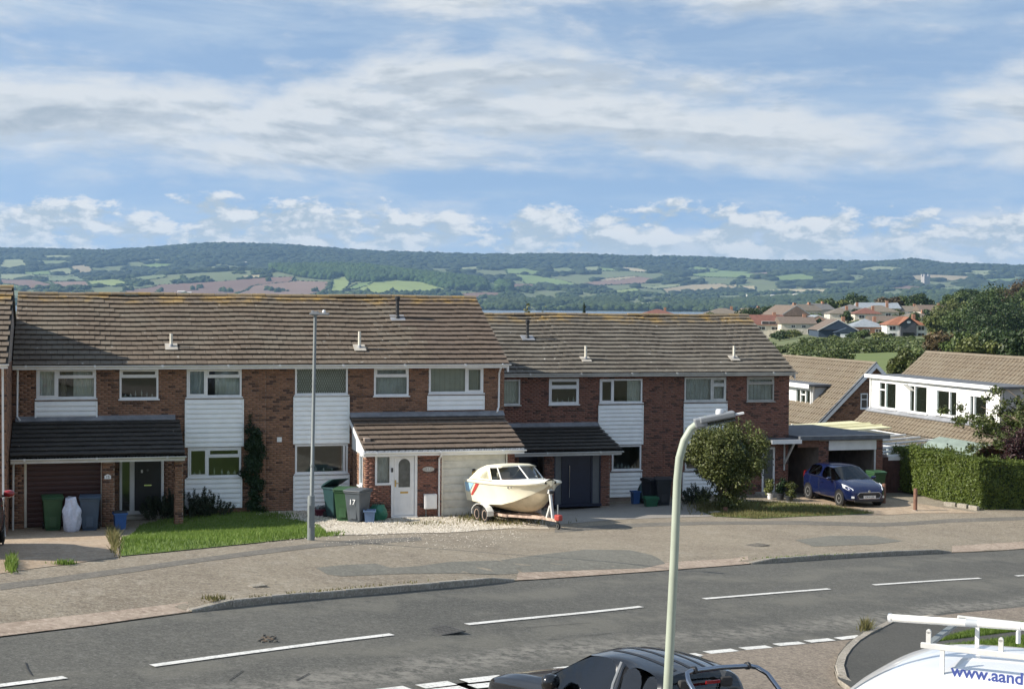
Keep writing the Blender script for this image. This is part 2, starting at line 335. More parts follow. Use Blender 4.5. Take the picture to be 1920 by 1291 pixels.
def near_ground():
    xs = np.arange(-70, 111, 1.5); ys = np.arange(-45, 76, 1.5); X, Y = np.meshgrid(xs, ys)
    Z = Ga(X, Y).reshape(X.shape)-.22; n = len(xs); i, j = np.meshgrid(np.arange(len(ys)-1), np.arange(n-1), indexing='ij'); a = (i*n+j).ravel()
    o = mesh_np('ground', np.c_[X.ravel(), Y.ravel(), Z.ravel()], np.c_[a, a+1, a+n+1, a+n], M['soil'], smooth=True); tag(o, kind='structure', label='rough grassy ground under the street and gardens')
near_ground()
def sheet(name, poly, m, off, cell=.7, parent=None, thick=0, zf=None, kind=None, label=None):
    bm = bmesh.new(); vs = [bm.verts.new((x, y, 0)) for x, y in poly]; f = bm.faces.new(vs)
    if f.normal.z < 0 or True: bmesh.ops.recalc_face_normals(bm, faces=[f]); f.normal_update()
    if f.normal.z < 0: bmesh.ops.reverse_faces(bm, faces=[f])
    xs = [p[0] for p in poly]; ys = [p[1] for p in poly]
    for ax, lo, hi in ((0, min(xs), max(xs)), (1, min(ys), max(ys))):
        c = max(cell, (hi-lo)/150)
        for k in range(1, int((hi-lo)/c)+1):
            co = Vector((0, 0, 0)); co[ax] = lo+k*c; no = Vector((0, 0, 0)); no[ax] = 1
            bmesh.ops.bisect_plane(bm, geom=bm.verts[:]+bm.edges[:]+bm.faces[:], plane_co=co, plane_no=no, dist=1e-5)
    if zf is None and name in ('trench_repair', 'asphalt_patch', 'tar_seam') and off > -.05: zf = lambda x, y: dip(x, y)+off
    Z = Ga([v.co.x for v in bm.verts], [v.co.y for v in bm.verts])
    for v, z in zip(bm.verts, Z): v.co.z = z+(off if zf is None else zf(v.co.x, v.co.y))
    c = Vector((sum(xs)/len(xs), sum(ys)/len(ys), 0)); c.z = G(c.x, c.y)
    for v in bm.verts: v.co -= c
    me = bpy.data.meshes.new(name); bm.to_mesh(me); bm.free(); me.materials.append(m); me.shade_smooth()
    o = bpy.data.objects.new(name, me); o.location = c; link(o, parent)
    if kind: o['kind'] = kind
    if label: o['label'] = label
    return o
def vec2(a, b): d = Vector((b[0]-a[0], b[1]-a[1])); return d.normalized()
FAR = pgxy([(0, 1181), (180, 1160), (360, 1136), (480, 1122), (700, 1104), (840, 1092), (965, 1080), (1215, 1064), (1400, 1050), (1600, 1038), (1780, 1030), (1920, 1023)])
d0 = vec2(FAR[1], FAR[0]); d1 = vec2(FAR[-2], FAR[-1])
FARX = [(FAR[0][0]+d0.x*40, FAR[0][1]+d0.y*40)]+FAR+[(FAR[-1][0]+d1.x*10, FAR[-1][1]+d1.y*9), (FAR[-1][0]+d1.x*32, FAR[-1][1]+d1.y*26)]
NEAR = pgxy([(700, 1292), (965, 1251), (1245, 1221), (1615, 1187), (1665, 1162), (1780, 1147), (1920, 1136)])
e0 = vec2(NEAR[1], NEAR[0]); e1 = vec2(NEAR[-2], NEAR[-1])
NEARX = [(NEAR[0][0]+e0.x*40, NEAR[0][1]+e0.y*40-2)]+NEAR+[(NEAR[-1][0]+e1.x*30, NEAR[-1][1]+e1.y*26)]
RD = -.10
DROPS = [pgxy(q) for q in ([(-60, 1188), (0, 1181), (180, 1160), (352, 1137)], [(972, 1080), (1080, 1073), (1215, 1064), (1300, 1058), (1402, 1050)], [(1788, 1030), (1850, 1026), (1960, 1021)])]
def dip(x, y):
    best = 9.
    for q in DROPS:
        for (ax, ay), (bx, by) in zip(q, q[1:]):
            t = max(0, min(1, ((x-ax)*(bx-ax)+(y-ay)*(by-ay))/((bx-ax)**2+(by-ay)**2))); best = min(best, math.hypot(x-ax-t*(bx-ax), y-ay-t*(by-ay)))
    return -.088*max(0, 1-best/1.1)
road = sheet('road', FARX+NEARX[::-1], M['asphalt'], RD, 1.2, kind='structure', label='grey asphalt road with white centre dashes running past the terrace')
CORNER = pgxy([(1615, 1187), (1590, 1203), (1572, 1225), (1564, 1250), (1572, 1272), (1602, 1292)])
cd_ = vec2(CORNER[-2], CORNER[-1])
side_poly = pgxy([(948, 1254)])+NEAR[2:4]+CORNER[1:]+[(CORNER[-1][0]+cd_.x*12+2, CORNER[-1][1]+cd_.y*12), (-4, 1), (-1.5, 8)]+pgxy([(1006, 1291)])
side_road = sheet('side_road', side_poly, M['side'], RD+.008, .8, kind='structure', label='pinkish worn side road meeting the main road')
# footway in front of the houses: everything from the kerb to the house fronts
foot = FARX[::-1]
pav = sheet('pavement', FARX+[(48, 62), (36, 62), (27, 58), (-12, 58), (-40, 44)], M['pavement'], 0, .5, zf=dip, kind='structure', label='worn pinkish grey pavement and forecourt before the terrace')
# near side corner footpath, verge and far strip
nf = [CORNER[-1]]+CORNER[-2::-1]+NEAR[4:]+[(NEARX[-1][0], NEARX[-1][1]), (40, 8), (14, 4), (CORNER[-1][0]+cd_.x*12+2.2, CORNER[-1][1]+cd_.y*12)]
sheet('footpath', nf, M['footpath'], .0, .9, kind='structure', label='dark asphalt corner footpath behind the van')
sheet('footway_strip', pgxy([(1690, 1163), (1790, 1150), (1925, 1137)])+[(NEARX[-1][0], NEARX[-1][1]-.3)]+[(NEARX[-1][0]-2, NEARX[-1][1]-3.5)]+pgxy([(1925, 1166), (1800, 1172)]), M['side'], .008, .9, kind='structure', label='pinkish footway strip along the far kerb side of the corner')
vg = pgxy([(1790, 1190), (1850, 1176), (1925, 1168)])
sheet('grass_verge', vg+[(vg[-1][0]+8, vg[-1][1]+3), (vg[-1][0]+8, vg[-1][1]-6)]+pgxy([(1925, 1228), (1800, 1224), (1760, 1206)]), M['turf'], .014, .6, kind='structure', label='green grass verge behind the van roof rack')
sheet('verge_path', pgxy([(1745, 1206), (1925, 1183), (1925, 1193), (1745, 1216)]), M['footpath'], .03, .6, kind='structure', label='narrow tarmac path crossing the green verge')
# repairs and trenches let into the pavement
sheet('trench_repair', pgxy([(0, 1094), (120, 1079), (250, 1062), (400, 1042), (480, 1031), (583, 1019), (700, 1010), (790, 1006), (790, 1013), (700, 1019), (583, 1027), (480, 1040), (400, 1050), (250, 1072), (120, 1090), (0, 1106)]), M['patch_dark'], .004, .6, pav)
sheet('asphalt_patch', pgxy([(592, 1064), (640, 1059), (705, 1056), (733, 1064), (782, 1061), (840, 1053), (930, 1050), (960, 1056), (975, 1070), (900, 1074), (760, 1075), (640, 1080), (612, 1076)]), M['patch'], .005, .6, pav)
sheet('asphalt_patch', pgxy([(938, 1050), (1010, 1040), (1100, 1030), (1180, 1031), (1222, 1040), (1248, 1053), (1205, 1060), (1100, 1064), (980, 1069)]), M['patch'], .008, .6, pav)
sheet('asphalt_patch', pgxy([(1490, 1012), (1555, 1004), (1640, 1004), (1692, 1014), (1640, 1020), (1525, 1024)]), M['patch'], .005, .6, pav)
sheet('trench_repair', pgxy([(1040, 990), (1180, 981), (1330, 977), (1500, 976), (1640, 980), (1780, 972), (1925, 968), (1925, 974), (1780, 979), (1640, 987), (1500, 983), (1330, 983), (1180, 988), (1040, 998)]), M['patch_dark'], .004, .6, pav)
# flush crossovers where the kerb drops
def crossover(px):
    sheet('dropped_kerb', pgxy(px), M['crossover'], 0, .5, pav, zf=lambda x, y: dip(x, y)+.006)
crossover([(-30, 1187), (0, 1181), (180, 1160), (355, 1136), (352, 1123), (180, 1143), (0, 1163), (-30, 1168)])
crossover([(968, 1080), (1080, 1073), (1215, 1064), (1300, 1058), (1405, 1050), (1402, 1042), (1300, 1048), (1215, 1054), (1080, 1062), (972, 1069)])
crossover([(1785, 1030), (1850, 1026), (1935, 1022), (1935, 1012), (1850, 1017), (1785, 1021)])
# kerb stones
def polyline(pts, step):
    out = []; P_ = [Vector(p) for p in pts]; acc = 0
    seg = []; L = [0]
    for a, b in zip(P_, P_[1:]): L.append(L[-1]+(b-a).length)
    n = max(1, round(L[-1]/step)); k = 0
    for i in range(n+1):
        s = L[-1]*i/n
        while k < len(P_)-2 and L[k+1] < s: k += 1
        out.append(P_[k].lerp(P_[k+1], (s-L[k])/max(1e-6, L[k+1]-L[k])))
    return out
def kerb_run(name, pts, label, up=.025, wid=.14, step=.915, inside=1, low=-.16, drop_ends=True):
    q = polyline(pts, step); root = None
    for i, (a, b) in enumerate(zip(q, q[1:])):
        d = (b-a).normalized(); n = Vector((-d.y, d.x))*inside; a2 = a+d*.006; b2 = b-d*.006; j = random.uniform(-.008, .008)
        mb = MB(); vs = []
        for p, e in ((a2, 0), (b2, 1)):
            z = G(p.x, p.y); u = up+j
            if drop_ends and ((i == 0 and e == 0) or (i == len(q)-2 and e == 1)): u = -.06
            for off, h in ((0, low), (0, u-.02), (.02, u), (wid, u), (wid, low)): vs.append((p.x+n.x*off, p.y+n.y*off, z+h))
        mb.add(vs, [(0, 5, 6, 1), (1, 6, 7, 2), (2, 7, 8, 3), (3, 8, 9, 4), (0, 1, 2, 3, 4), (9, 8, 7, 6, 5)])
        if root is None:
            root = mb.build(name, M['kerb'], fix=True); tag(root, label=label, kind='structure')
        else: mb.build('kerb_stone', M['kerb'], root, fix=True)
kerb_run('kerb', pgxy([(360, 1136), (480, 1122), (700, 1104), (840, 1092), (965, 1080)]), 'raised kerb between two dropped crossings before the lawn')
kerb_run('kerb', pgxy([(1410, 1050), (1600, 1038), (1785, 1030)]), 'raised kerb at the foot of the pavement below the blue car')
kerb_run('kerb', [CORNER[-1]]+CORNER[-2::-1]+NEAR[4:6], 'pale curved corner kerb round the dark footpath', up=.012, wid=.15, inside=-1, low=-.14)
# painted lines on the road
def dash(px0, px1, w, parent, wide=False, name='centre_line'):
    a, b = [Vector(p) for p in pgxy([px0, px1])]; d = (b-a).normalized(); n = Vector((-d.y, d.x))*w/2
    sheet(name, [tuple(a+n), tuple(b+n), tuple(b-n), tuple(a-n)], M['paint'], RD+(.021 if name == 'side_centre_line' else .017 if name == 'give_way_dash' else .014), 1.0, parent)
for a, b in (((-300, 1304), (-120, 1284)), ((-40, 1276), (122, 1256)), ((285, 1235), (735, 1178)), ((875, 1160), (1203, 1128)), ((1320, 1114), (1555, 1096)), ((1638, 1089), (1838, 1077)), ((1905, 1073), (2060, 1063))): dash(a, b, .13, road)
for a, b in (((955, 1254), (1025, 1246)), ((1045, 1243), (1120, 1235)), ((1130, 1233), (1200, 1227)), ((1210, 1224), (1250, 1221)), ((1262, 1220), (1312, 1216)), ((1325, 1213), (1378, 1208)), ((1392, 1206), (1442, 1202)), ((1455, 1199), (1504, 1195)), ((1514, 1193), (1560, 1189)), ((1571, 1188), (1614, 1183))): dash(a, b, .19, road, name='junction_dash')
for a, b in (((870, 1265), (945, 1257)), ((788, 1275), (848, 1268)), ((705, 1284), (765, 1277)), ((885, 1275), (965, 1267)), ((806, 1284), (870, 1277)), ((722, 1294), (785, 1287))): dash(a, b, .22, road, name='give_way_dash')
dash((948, 1257), (1003, 1287), .12, road, name='side_centre_line')
# covers and damage in the road
def cover(px, sx, sy, rz, m, name, parent, off):
    p = pg(*px); mb = MB(); c, s = math.cos(rz), math.sin(rz)
    for i in range(7):
        for j in range(5):
            x = (i-3)/3.5*sx; y = (j-2)/2.5*sy; mb.obox((p.x+c*x-s*y, p.y+s*x+c*y, G(p.x, p.y)+off+.006), Vector((c, s, 0))*sx*.11, Vector((-s, c, 0))*sy*.15, (0, 0, .006))
    mb.obox((p.x, p.y, G(p.x, p.y)+off), Vector((c, s, 0))*sx*1.1, Vector((-s, c, 0))*sy*1.12, (0, 0, .007)); mb.build(name, m, parent)
M['iron'] = mat('cast_iron', (.075, .073, .068), .7, .1, var=.25, bump=.3)
cover((830, 1171), .24, .26, .45, M['iron'], 'manhole_cover', road, RD+.012)
cover((481, 1098), .14, .1, .45, M['kerb'], 'stopcock_cover', pav, .01)
cover((1418, 1022), .3, .2, .45, M['patch_dark'], 'chamber_cover', pav, .01)
ph = [(484, 1187), (492, 1182), (506, 1180), (517, 1181), (515, 1186), (504, 1190), (492, 1191)]
sheet('pothole', pgxy(ph), M['earth'], RD+.010, .3, road)
mb = MB(); rr = random.Random(3)
for k in range(24):
    p = pg(rr.uniform(484, 520), rr.uniform(1179, 1192)); s = rr.uniform(.008, .022); mb.obox((p.x, p.y, G(p.x, p.y)+RD+.016), (s, s*.3, 0), (-s*.3, s*.8, 0), (0, s*.2, s*.5))
tag(mb.build('pothole_rubble', M['asphalt'], road), kind='stuff')
# cracks: thin sunken-looking seams of tar
M['tar'] = mat('tar_seam', (.028, .028, .028), .7, var=.3)
def seam(px, w, parent, off):
    pts = [Vector(p) for p in pgxy(px)]; L = []; R = []
    for i, p in enumerate(pts):
        d = (pts[min(i+1, len(pts)-1)]-pts[max(0, i-1)]).normalized(); n = Vector((-d.y, d.x))*w*random.uniform(.5, 1); L.append(tuple(p+n)); R.append(tuple(p-n))
    sheet('tar_seam', L+R[::-1], M['tar'], off, 3, parent)
seam([(985, 1166), (1020, 1163), (1060, 1160), (1108, 1157)], .010, road, RD+.010)
seam([(1028, 1188), (1060, 1186)], .010, road, RD+.010); seam([(1095, 1181), (1146, 1176)], .010, road, RD+.010)
seam([(430, 1262), (455, 1244)], .012, road, RD+.010); seam([(555, 1262), (580, 1249)], .012, road, RD+.010); seam([(48, 1228), (52, 1240), (60, 1252)], .012, road, RD+.010)
# dusty worn band in the nearer lane, part of the road surface
def worn_band():
    a, b = pg(860, 1233), pg(1250, 1194); d = Vector((b.x-a.x, b.y-a.y)).normalized(); n = Vector((-d.y, d.x)); c0 = n.x*a.x+n.y*a.y
    m = M['asphalt']; t = NT(m.node_tree); bs = m.node_tree.nodes['Principled BSDF']; old = bs.inputs['Base Color'].links[0].from_socket; geo = t.node('ShaderNodeNewGeometry'); pos = geo.outputs['Position']
    dp = t.node('ShaderNodeVectorMath', operation='DOT_PRODUCT'); t.l.new(pos, dp.inputs[0]); dp.inputs[1].default_value = (n.x, n.y, 0)
    q = t.math('ABSOLUTE', t.math('ADD', t.math('SUBTRACT', dp.outputs['Value'], c0), t.math('MULTIPLY', t.math('SUBTRACT', t.noise(pos, .35, 4, .6), .5), 1.6)))
    k = t.math('MULTIPLY', t.mapr(q, .75, .05), t.mapr(t.noise(pos, 5, 5, .7), .38, .62)); c = t.mix(t.math('MULTIPLY', k, .75), old, (.27, .255, .22))
    k2 = t.math('MULTIPLY', t.mapr(t.noise(pos, .12, 3, .5), .52, .66), t.mapr(t.noise(pos, 2.2, 5, .65), .45, .6)); c = t.mix(t.math('MULTIPLY', k2, .35), c, (.05, .05, .048)); t.l.new(c, bs.inputs['Base Color'])
worn_band()
seam([(820, 1020), (900, 1026), (960, 1028)], .008, pav, .012)
# ---- front plots
lawn_px = [(225, 1043), (232, 1010), (262, 985), (300, 975), (360, 965), (440, 960), (520, 962), (560, 975), (600, 985), (612, 1000), (598, 1006), (560, 1010), (480, 1018), (380, 1028), (290, 1037)]
lawn = sheet('lawn', pgxy(lawn_px), M['turf'], .016, .5, kind='structure', label='bright green lawn between the drive and the lamp post')
drive = sheet('driveway', pgxy([(-40, 1085), (0, 1075), (60, 1066), (140, 1056), (222, 1044), (232, 1010), (214, 985), (190, 982), (-40, 984)]), M['drive_conc'], .008, .5, kind='structure', label='pale concrete driveway before the dark red garage door')
gravel = sheet('gravel_forecourt', pgxy([(450, 962), (552, 956), (690, 958), (830, 957), (960, 958), (1020, 975), (1030, 992), (960, 990), (900, 994), (800, 999), (700, 1002), (620, 1004), (560, 975), (520, 966)]), M['gravel'], .010, .5, kind='structure', label='pale gravel forecourt around the boat and bins')
drive19 = sheet('driveway', pgxy([(1030, 985), (1040, 958), (1150, 945), (1260, 940), (1320, 950), (1380, 966), (1260, 970), (1140, 975)]), M['drive_tar'], .009, .5, kind='structure', label='pale tarmac driveway before the navy front door')
drive21 = sheet('driveway', pgxy([(1500, 952), (1560, 950), (1640, 966), (1716, 962), (1840, 962), (1760, 950), (1700, 940), (1600, 925), (1500, 930)]), M['drive_conc'], .009, .5, kind='structure', label='buff driveway under the blue car')
grass21 = sheet('grass_plot', pgxy([(1305, 955), (1340, 942), (1420, 940), (1500, 944), (1560, 948), (1640, 962), (1560, 966), (1500, 968), (1420, 972), (1340, 968)]), M['turf'], .016, .5, kind='structure', label='small rough grass plot under the round bush')

def scatter_poly(px, n, seed):
    P_ = np.array(pgxy(px)); r = np.random.default_rng(seed); lo, hi = P_.min(0), P_.max(0); out = []
    while sum(map(len, out)) < n:
        q = r.uniform(lo, hi, (n*2, 2)); ins = np.zeros(len(q), bool); j = len(P_)-1
        for i in range(len(P_)):
            xi, yi = P_[i]; xj, yj = P_[j]; c = ((yi > q[:, 1]) != (yj > q[:, 1])) & (q[:, 0] < (xj-xi)*(q[:, 1]-yi)/(yj-yi+1e-12)+xi); ins ^= c; j = i
        out.append(q[ins])
    return np.concatenate(out)[:n]
def blades(name, q, h, w, m, seed, parent=None, off=.02):
    r = np.random.default_rng(seed); n = len(q); z = Ga(q[:, 0], q[:, 1])+off; a = r.uniform(0, 6.28, n); hh = h*r.uniform(.4, 1.3, n); l = r.normal(0, .35, (n, 2))*hh[:, None]
    dx, dy = np.cos(a)*w*.5, np.sin(a)*w*.5
    V = np.stack([np.c_[q[:, 0]-dx, q[:, 1]-dy, z-.01], np.c_[q[:, 0]+dx, q[:, 1]+dy, z-.01], np.c_[q[:, 0]+l[:, 0], q[:, 1]+l[:, 1], z+hh]], 1).reshape(-1, 3)
    o = mesh_np(name, V, np.arange(3*n).reshape(-1, 3), m, parent, per=3); o['kind'] = 'stuff'; return o
M['blade'] = mat_leaf('grass_blade', [(.10, .18, .025), (.16, .25, .04), (.22, .29, .07), (.13, .21, .03)], .35, .6, .5)
M['dry_blade'] = mat_leaf('dry_grass_blade', [(.16, .15, .05), (.24, .20, .09), (.12, .14, .04), (.30, .25, .13)], .3, .7, .5)
tag(blades('lawn_grass', scatter_poly(lawn_px, 26000, 1), .075, .022, M['blade'], 1), 'short green grass blades growing over the lawn', 'grass')
tag(blades('plot_grass', scatter_poly([(1305, 955), (1340, 942), (1420, 940), (1500, 944), (1560, 948), (1640, 962), (1560, 966), (1500, 968), (1420, 972), (1340, 968)], 9000, 2), .10, .026, M['dry_blade'], 2), 'rough yellowish grass under the round bush', 'grass')
tag(blades('verge_grass', scatter_poly([(1790, 1192), (1850, 1177), (1925, 1169), (1925, 1183), (1745, 1206)], 5000, 5), .07, .02, M['blade'], 5), 'short grass on the verge behind the rack', 'grass')
tag(blades('verge_grass', scatter_poly([(1745, 1216), (1925, 1193), (1925, 1228), (1800, 1224)], 5000, 6), .07, .02, M['blade'], 6), 'short grass on the verge nearer the van', 'grass')
def weeds(px, n, sx, sy, h, m, seed):
    r = np.random.default_rng(seed); sl = {620: -.0926, 1500: -.054}.get(px[0], 0); q = r.normal(0, 1, (n, 2))*(sx, sy); p = np.array([pg(px[0]+a, px[1]+b+a*sl)[:2] for a, b in q]); return blades('weeds', p, h, .03, m, seed)
for i, (px, n, sx, sy, h, m, lb) in enumerate([((22, 1060), 500, 4, 6, .13, 'blade', 'green weeds growing in the driveway edge at far left'), ((122, 1057), 160, 11, 1.2, .07, 'blade', 'low weeds in the joint between driveway and pavement'), ((214, 1012), 420, 5, 12, .22, 'dry_blade', 'pale dry weeds between driveway and lawn'),
    ((905, 972), 380, 22, 3, .16, 'dry_blade', 'dry weeds round the boat trailer wheels'), ((960, 980), 420, 35, 3, .12, 'dry_blade', 'straggling weeds in the gravel under the boat'), ((800, 982), 260, 30, 3, .07, 'dry_blade', 'thin weeds on the gravel by the garage'),
    ((620, 1003), 240, 14, 1.5, .08, 'blade', 'weeds at the lawn end beside the lamp post'), ((620, 1107), 120, 100, .8, .04, 'dry_blade', 'low weeds along the foot of the raised kerb'), ((1500, 1043), 110, 60, .8, .04, 'blade', 'weeds along the foot of the pavement kerb at right'),
    ((1622, 1178), 160, 5, 3, .17, 'dry_blade', 'dry tuft at the tip of the corner kerb'), ((1340, 952), 700, 24, 5, .22, 'dry_blade', 'tall dry grass round the foot of the bush'), ((402, 1124), 90, 10, 1.5, .07, 'dry_blade', 'tiny weeds at the rounded end of the kerb'), ((520, 968), 240, 22, 3, .12, 'blade', 'grass tufts between lawn and gravel by the brick wall')]):
    tag(weeds(px, n, sx, sy, h, M[m], 40+i), lb, 'weeds')
def stones(name, q, s, m, seed, off, label):
    r = np.random.default_rng(seed); n = len(q); z = Ga(q[:, 0], q[:, 1])+off; k = s*r.uniform(.5, 1.4, (n, 3)); k[:, 2] *= .6; a = r.uniform(0, 6.28, n)
    base = np.array([(1, 0, 0), (0, 1, 0), (-1, 0, 0), (0, -1, 0), (0, 0, 1)]); V = base[None]*k[:, None, :]; c, s_ = np.cos(a), np.sin(a)
    X = V[:, :, 0]*c[:, None]-V[:, :, 1]*s_[:, None]; Yv = V[:, :, 0]*s_[:, None]+V[:, :, 1]*c[:, None]
    V = np.stack([X+q[:, :1], Yv+q[:, 1:], V[:, :, 2]+z[:, None]], 2).reshape(-1, 3); b = (np.arange(n)*5)[:, None, None]
    Fq = (b+np.array([(0, 1, 4), (1, 2, 4), (2, 3, 4), (3, 0, 4)])[None]).reshape(-1, 3)
    o = mesh_np(name, V, Fq, m, per=3); tag(o, label, 'gravel', kind='stuff'); return o
M['chip'] = mat_leaf('gravel_chip', [(.30, .255, .195), (.50, .45, .365), (.66, .61, .53), (.40, .345, .265)], 0, .85, 0)
stones('gravel_stones', scatter_poly([(480, 964), (552, 957), (690, 959), (830, 958), (960, 960), (1015, 978), (960, 990), (900, 994), (800, 999), (700, 1002), (625, 1003), (575, 978)], 11000, 3), .036, M['chip'], 3, .015, 'pale loose gravel chippings spread over the forecourt')
stones('loose_stones', scatter_poly([(480, 1018), (620, 1004), (800, 1000), (960, 992), (1020, 1005), (900, 1030), (700, 1030)], 500, 4), .018, M['chip'], 4, .01, 'scattered stones strayed from the gravel onto the pavement')
# ------------------------------------------------------------------ terrace of brick houses
YA, YP = 50.65, 48.25; YB, YQ = 56.65, 54.25; YL = 46.65
M['brick'] = mat_brick('brown_brick', [(0, (.085, .045, .035)), (.13, (.13, .07, .045)), (.16, (.25, .13, .078)), (.5, (.31, .165, .098)), (.8, (.36, .195, .12)), (1, (.28, .145, .09))])
M['brick_red'] = mat_brick('red_brick', [(0, (.075, .04, .036)), (.15, (.12, .055, .045)), (.18, (.225, .10, .07)), (.5, (.275, .12, .085)), (.8, (.30, .135, .095)), (1, (.235, .10, .075))])
M['tile_a'] = mat_tile('weathered_tile', [(0, (0.14, 0.107, 0.0782)), (.25, (0.159, 0.123, 0.0894)), (.6, (0.178, 0.138, 0.101)), (.9, (0.155, 0.121, 0.0886)), (1, (0.197, 0.159, 0.119))], .7, (7.05, 7.45), grey=(0.178, 0.155, 0.119))
M['tile_new'] = mat_tile('brown_tile', [(0, (0.134, 0.0992, 0.0738)), (.5, (0.158, 0.118, 0.0886)), (1, (0.144, 0.108, 0.0805))], .12, (7.1, 7.45), grey=(0.141, 0.108, 0.0839))
M['tile_b'] = mat_tile('grey_lichen_tile', [(0, (0.129, 0.111, 0.09)), (.25, (0.145, 0.127, 0.102)), (.6, (0.162, 0.142, 0.114)), (.9, (0.141, 0.124, 0.1)), (1, (0.182, 0.162, 0.132))], .8, (6.35, 6.75), grey=(0.178, 0.162, 0.133))
M['tile_shade'] = mat_tile('shade_toned_tile', [(0, (0.0468, 0.0413, 0.036)), (.5, (0.0578, 0.0514, 0.044)), (1, (0.066, 0.0572, 0.049))], .25, grey=(0.0715, 0.0636, 0.0525))  # tile colour darkened to stand for the shadow lying over porch roofs
M['tile_chalet'] = mat_tile('buff_tile', [(0, (0.18, 0.144, 0.102)), (.5, (0.209, 0.17, 0.12)), (1, (0.191, 0.155, 0.113))], .3, grey=(0.202, 0.173, 0.127))
M['ridge_lichen'] = mat_tile('lichened_ridge_tile', [(0, (.27, .20, .11)), (.3, (.22, .18, .135)), (.6, (.34, .23, .09)), (1, (.20, .17, .14))], .4, grey=(.25, .20, .13))

def bricks(root, rects, holes, y, m, name='brickwork', axis='x', face=-1, L=.225, H=.075, out=.012):
    """raised bricks over rectangles (a0,a1,z0,z1) of a wall; axis x: wall faces -Y at y; axis y: wall faces face*X at x=y"""
    V = []; Fq = []
    for (a0, a1, z0, z1) in rects:
        n = int((z1-z0)/H)
        for k in range(n):
            zb = z0+k*H; zt = zb+H-.010; s = a0-(L/2 if k % 2 else 0)
            while s < a1:
                p, q = max(s, a0), min(s+L-.010, a1); s += L
                if q-p < .03: continue
                segs = [(p, q)]
                for (h0, h1, g0, g1) in holes:
                    if zt <= g0+.004 or zb >= g1-.004: continue
                    ns = []
                    for u, v in segs:
                        if v <= h0 or u >= h1: ns.append((u, v)); continue
                        if u < h0: ns.append((u, h0))
                        if v > h1: ns.append((h1, v))
                    segs = ns
                for u, v in segs:
                    if v-u < .02: continue
                    b = len(V); o = out+random.uniform(-.002, .003)
                    if axis == 'x': V += [(u, y, zb), (v, y, zb), (v, y, zt), (u, y, zt), (u, y-o, zb), (v, y-o, zb), (v, y-o, zt), (u, y-o, zt)]
                    else: V += [(y, u, zb), (y, v, zb), (y, v, zt), (y, u, zt), (y+face*o, u, zb), (y+face*o, v, zb), (y+face*o, v, zt), (y+face*o, u, zt)]
                    Fq += [(b+4, b+5, b+6, b+7), (b, b+1, b+5, b+4), (b+2, b+3, b+7, b+6), (b, b+4, b+7, b+3), (b+1, b+2, b+6, b+5)]
    if not V: return
    o = mesh_np(name, V, Fq, m, root); o['kind'] = 'stuff'; return o
def wall_cells(mb, a0, a1, z0, z1, holes, y0, y1, axis='x'):
    xs = sorted({a0, a1, *[min(max(h, a0), a1) for q in holes for h in q[:2]]}); zs = sorted({z0, z1, *[min(max(h, z0), z1) for q in holes for h in q[2:]]})
    for i in range(len(xs)-1):
        for j in range(len(zs)-1):
            cx, cz = (xs[i]+xs[i+1])/2, (zs[j]+zs[j+1])/2
            if xs[i+1]-xs[i] < 1e-4 or zs[j+1]-zs[j] < 1e-4 or any(h[0] < cx < h[1] and h[2] < cz < h[3] for h in holes): continue
            if axis == 'x': mb.box(xs[i], xs[i+1], y0, y1, zs[j], zs[j+1])
            else: mb.box(y0, y1, xs[i], xs[i+1], zs[j], zs[j+1])
def rect(x0, y0, x1, y1, Y):
    ym, xm = (y0+y1)/2, (x0+x1)/2
    return (onY(x0, ym, Y).x, onY(x1, ym, Y).x, onY(xm, y1, Y).z, onY(xm, y0, Y).z)
def pleat(mb, x0, x1, z0, z1, y, amp=.03, per=.11):
    n = max(4, int((x1-x0)/per*4)); V = []; ph = random.uniform(0, 6)
    for i in range(n+1):
        x = x0+(x1-x0)*i/n; d = amp*math.sin(ph+x/per*6.283)+amp*.4*math.sin(x*23); V += [(x, y+d, z0), (x, y+d*.7, z1)]
    mb.add(V, [(2*i, 2*i+2, 2*i+3, 2*i+1) for i in range(n)])
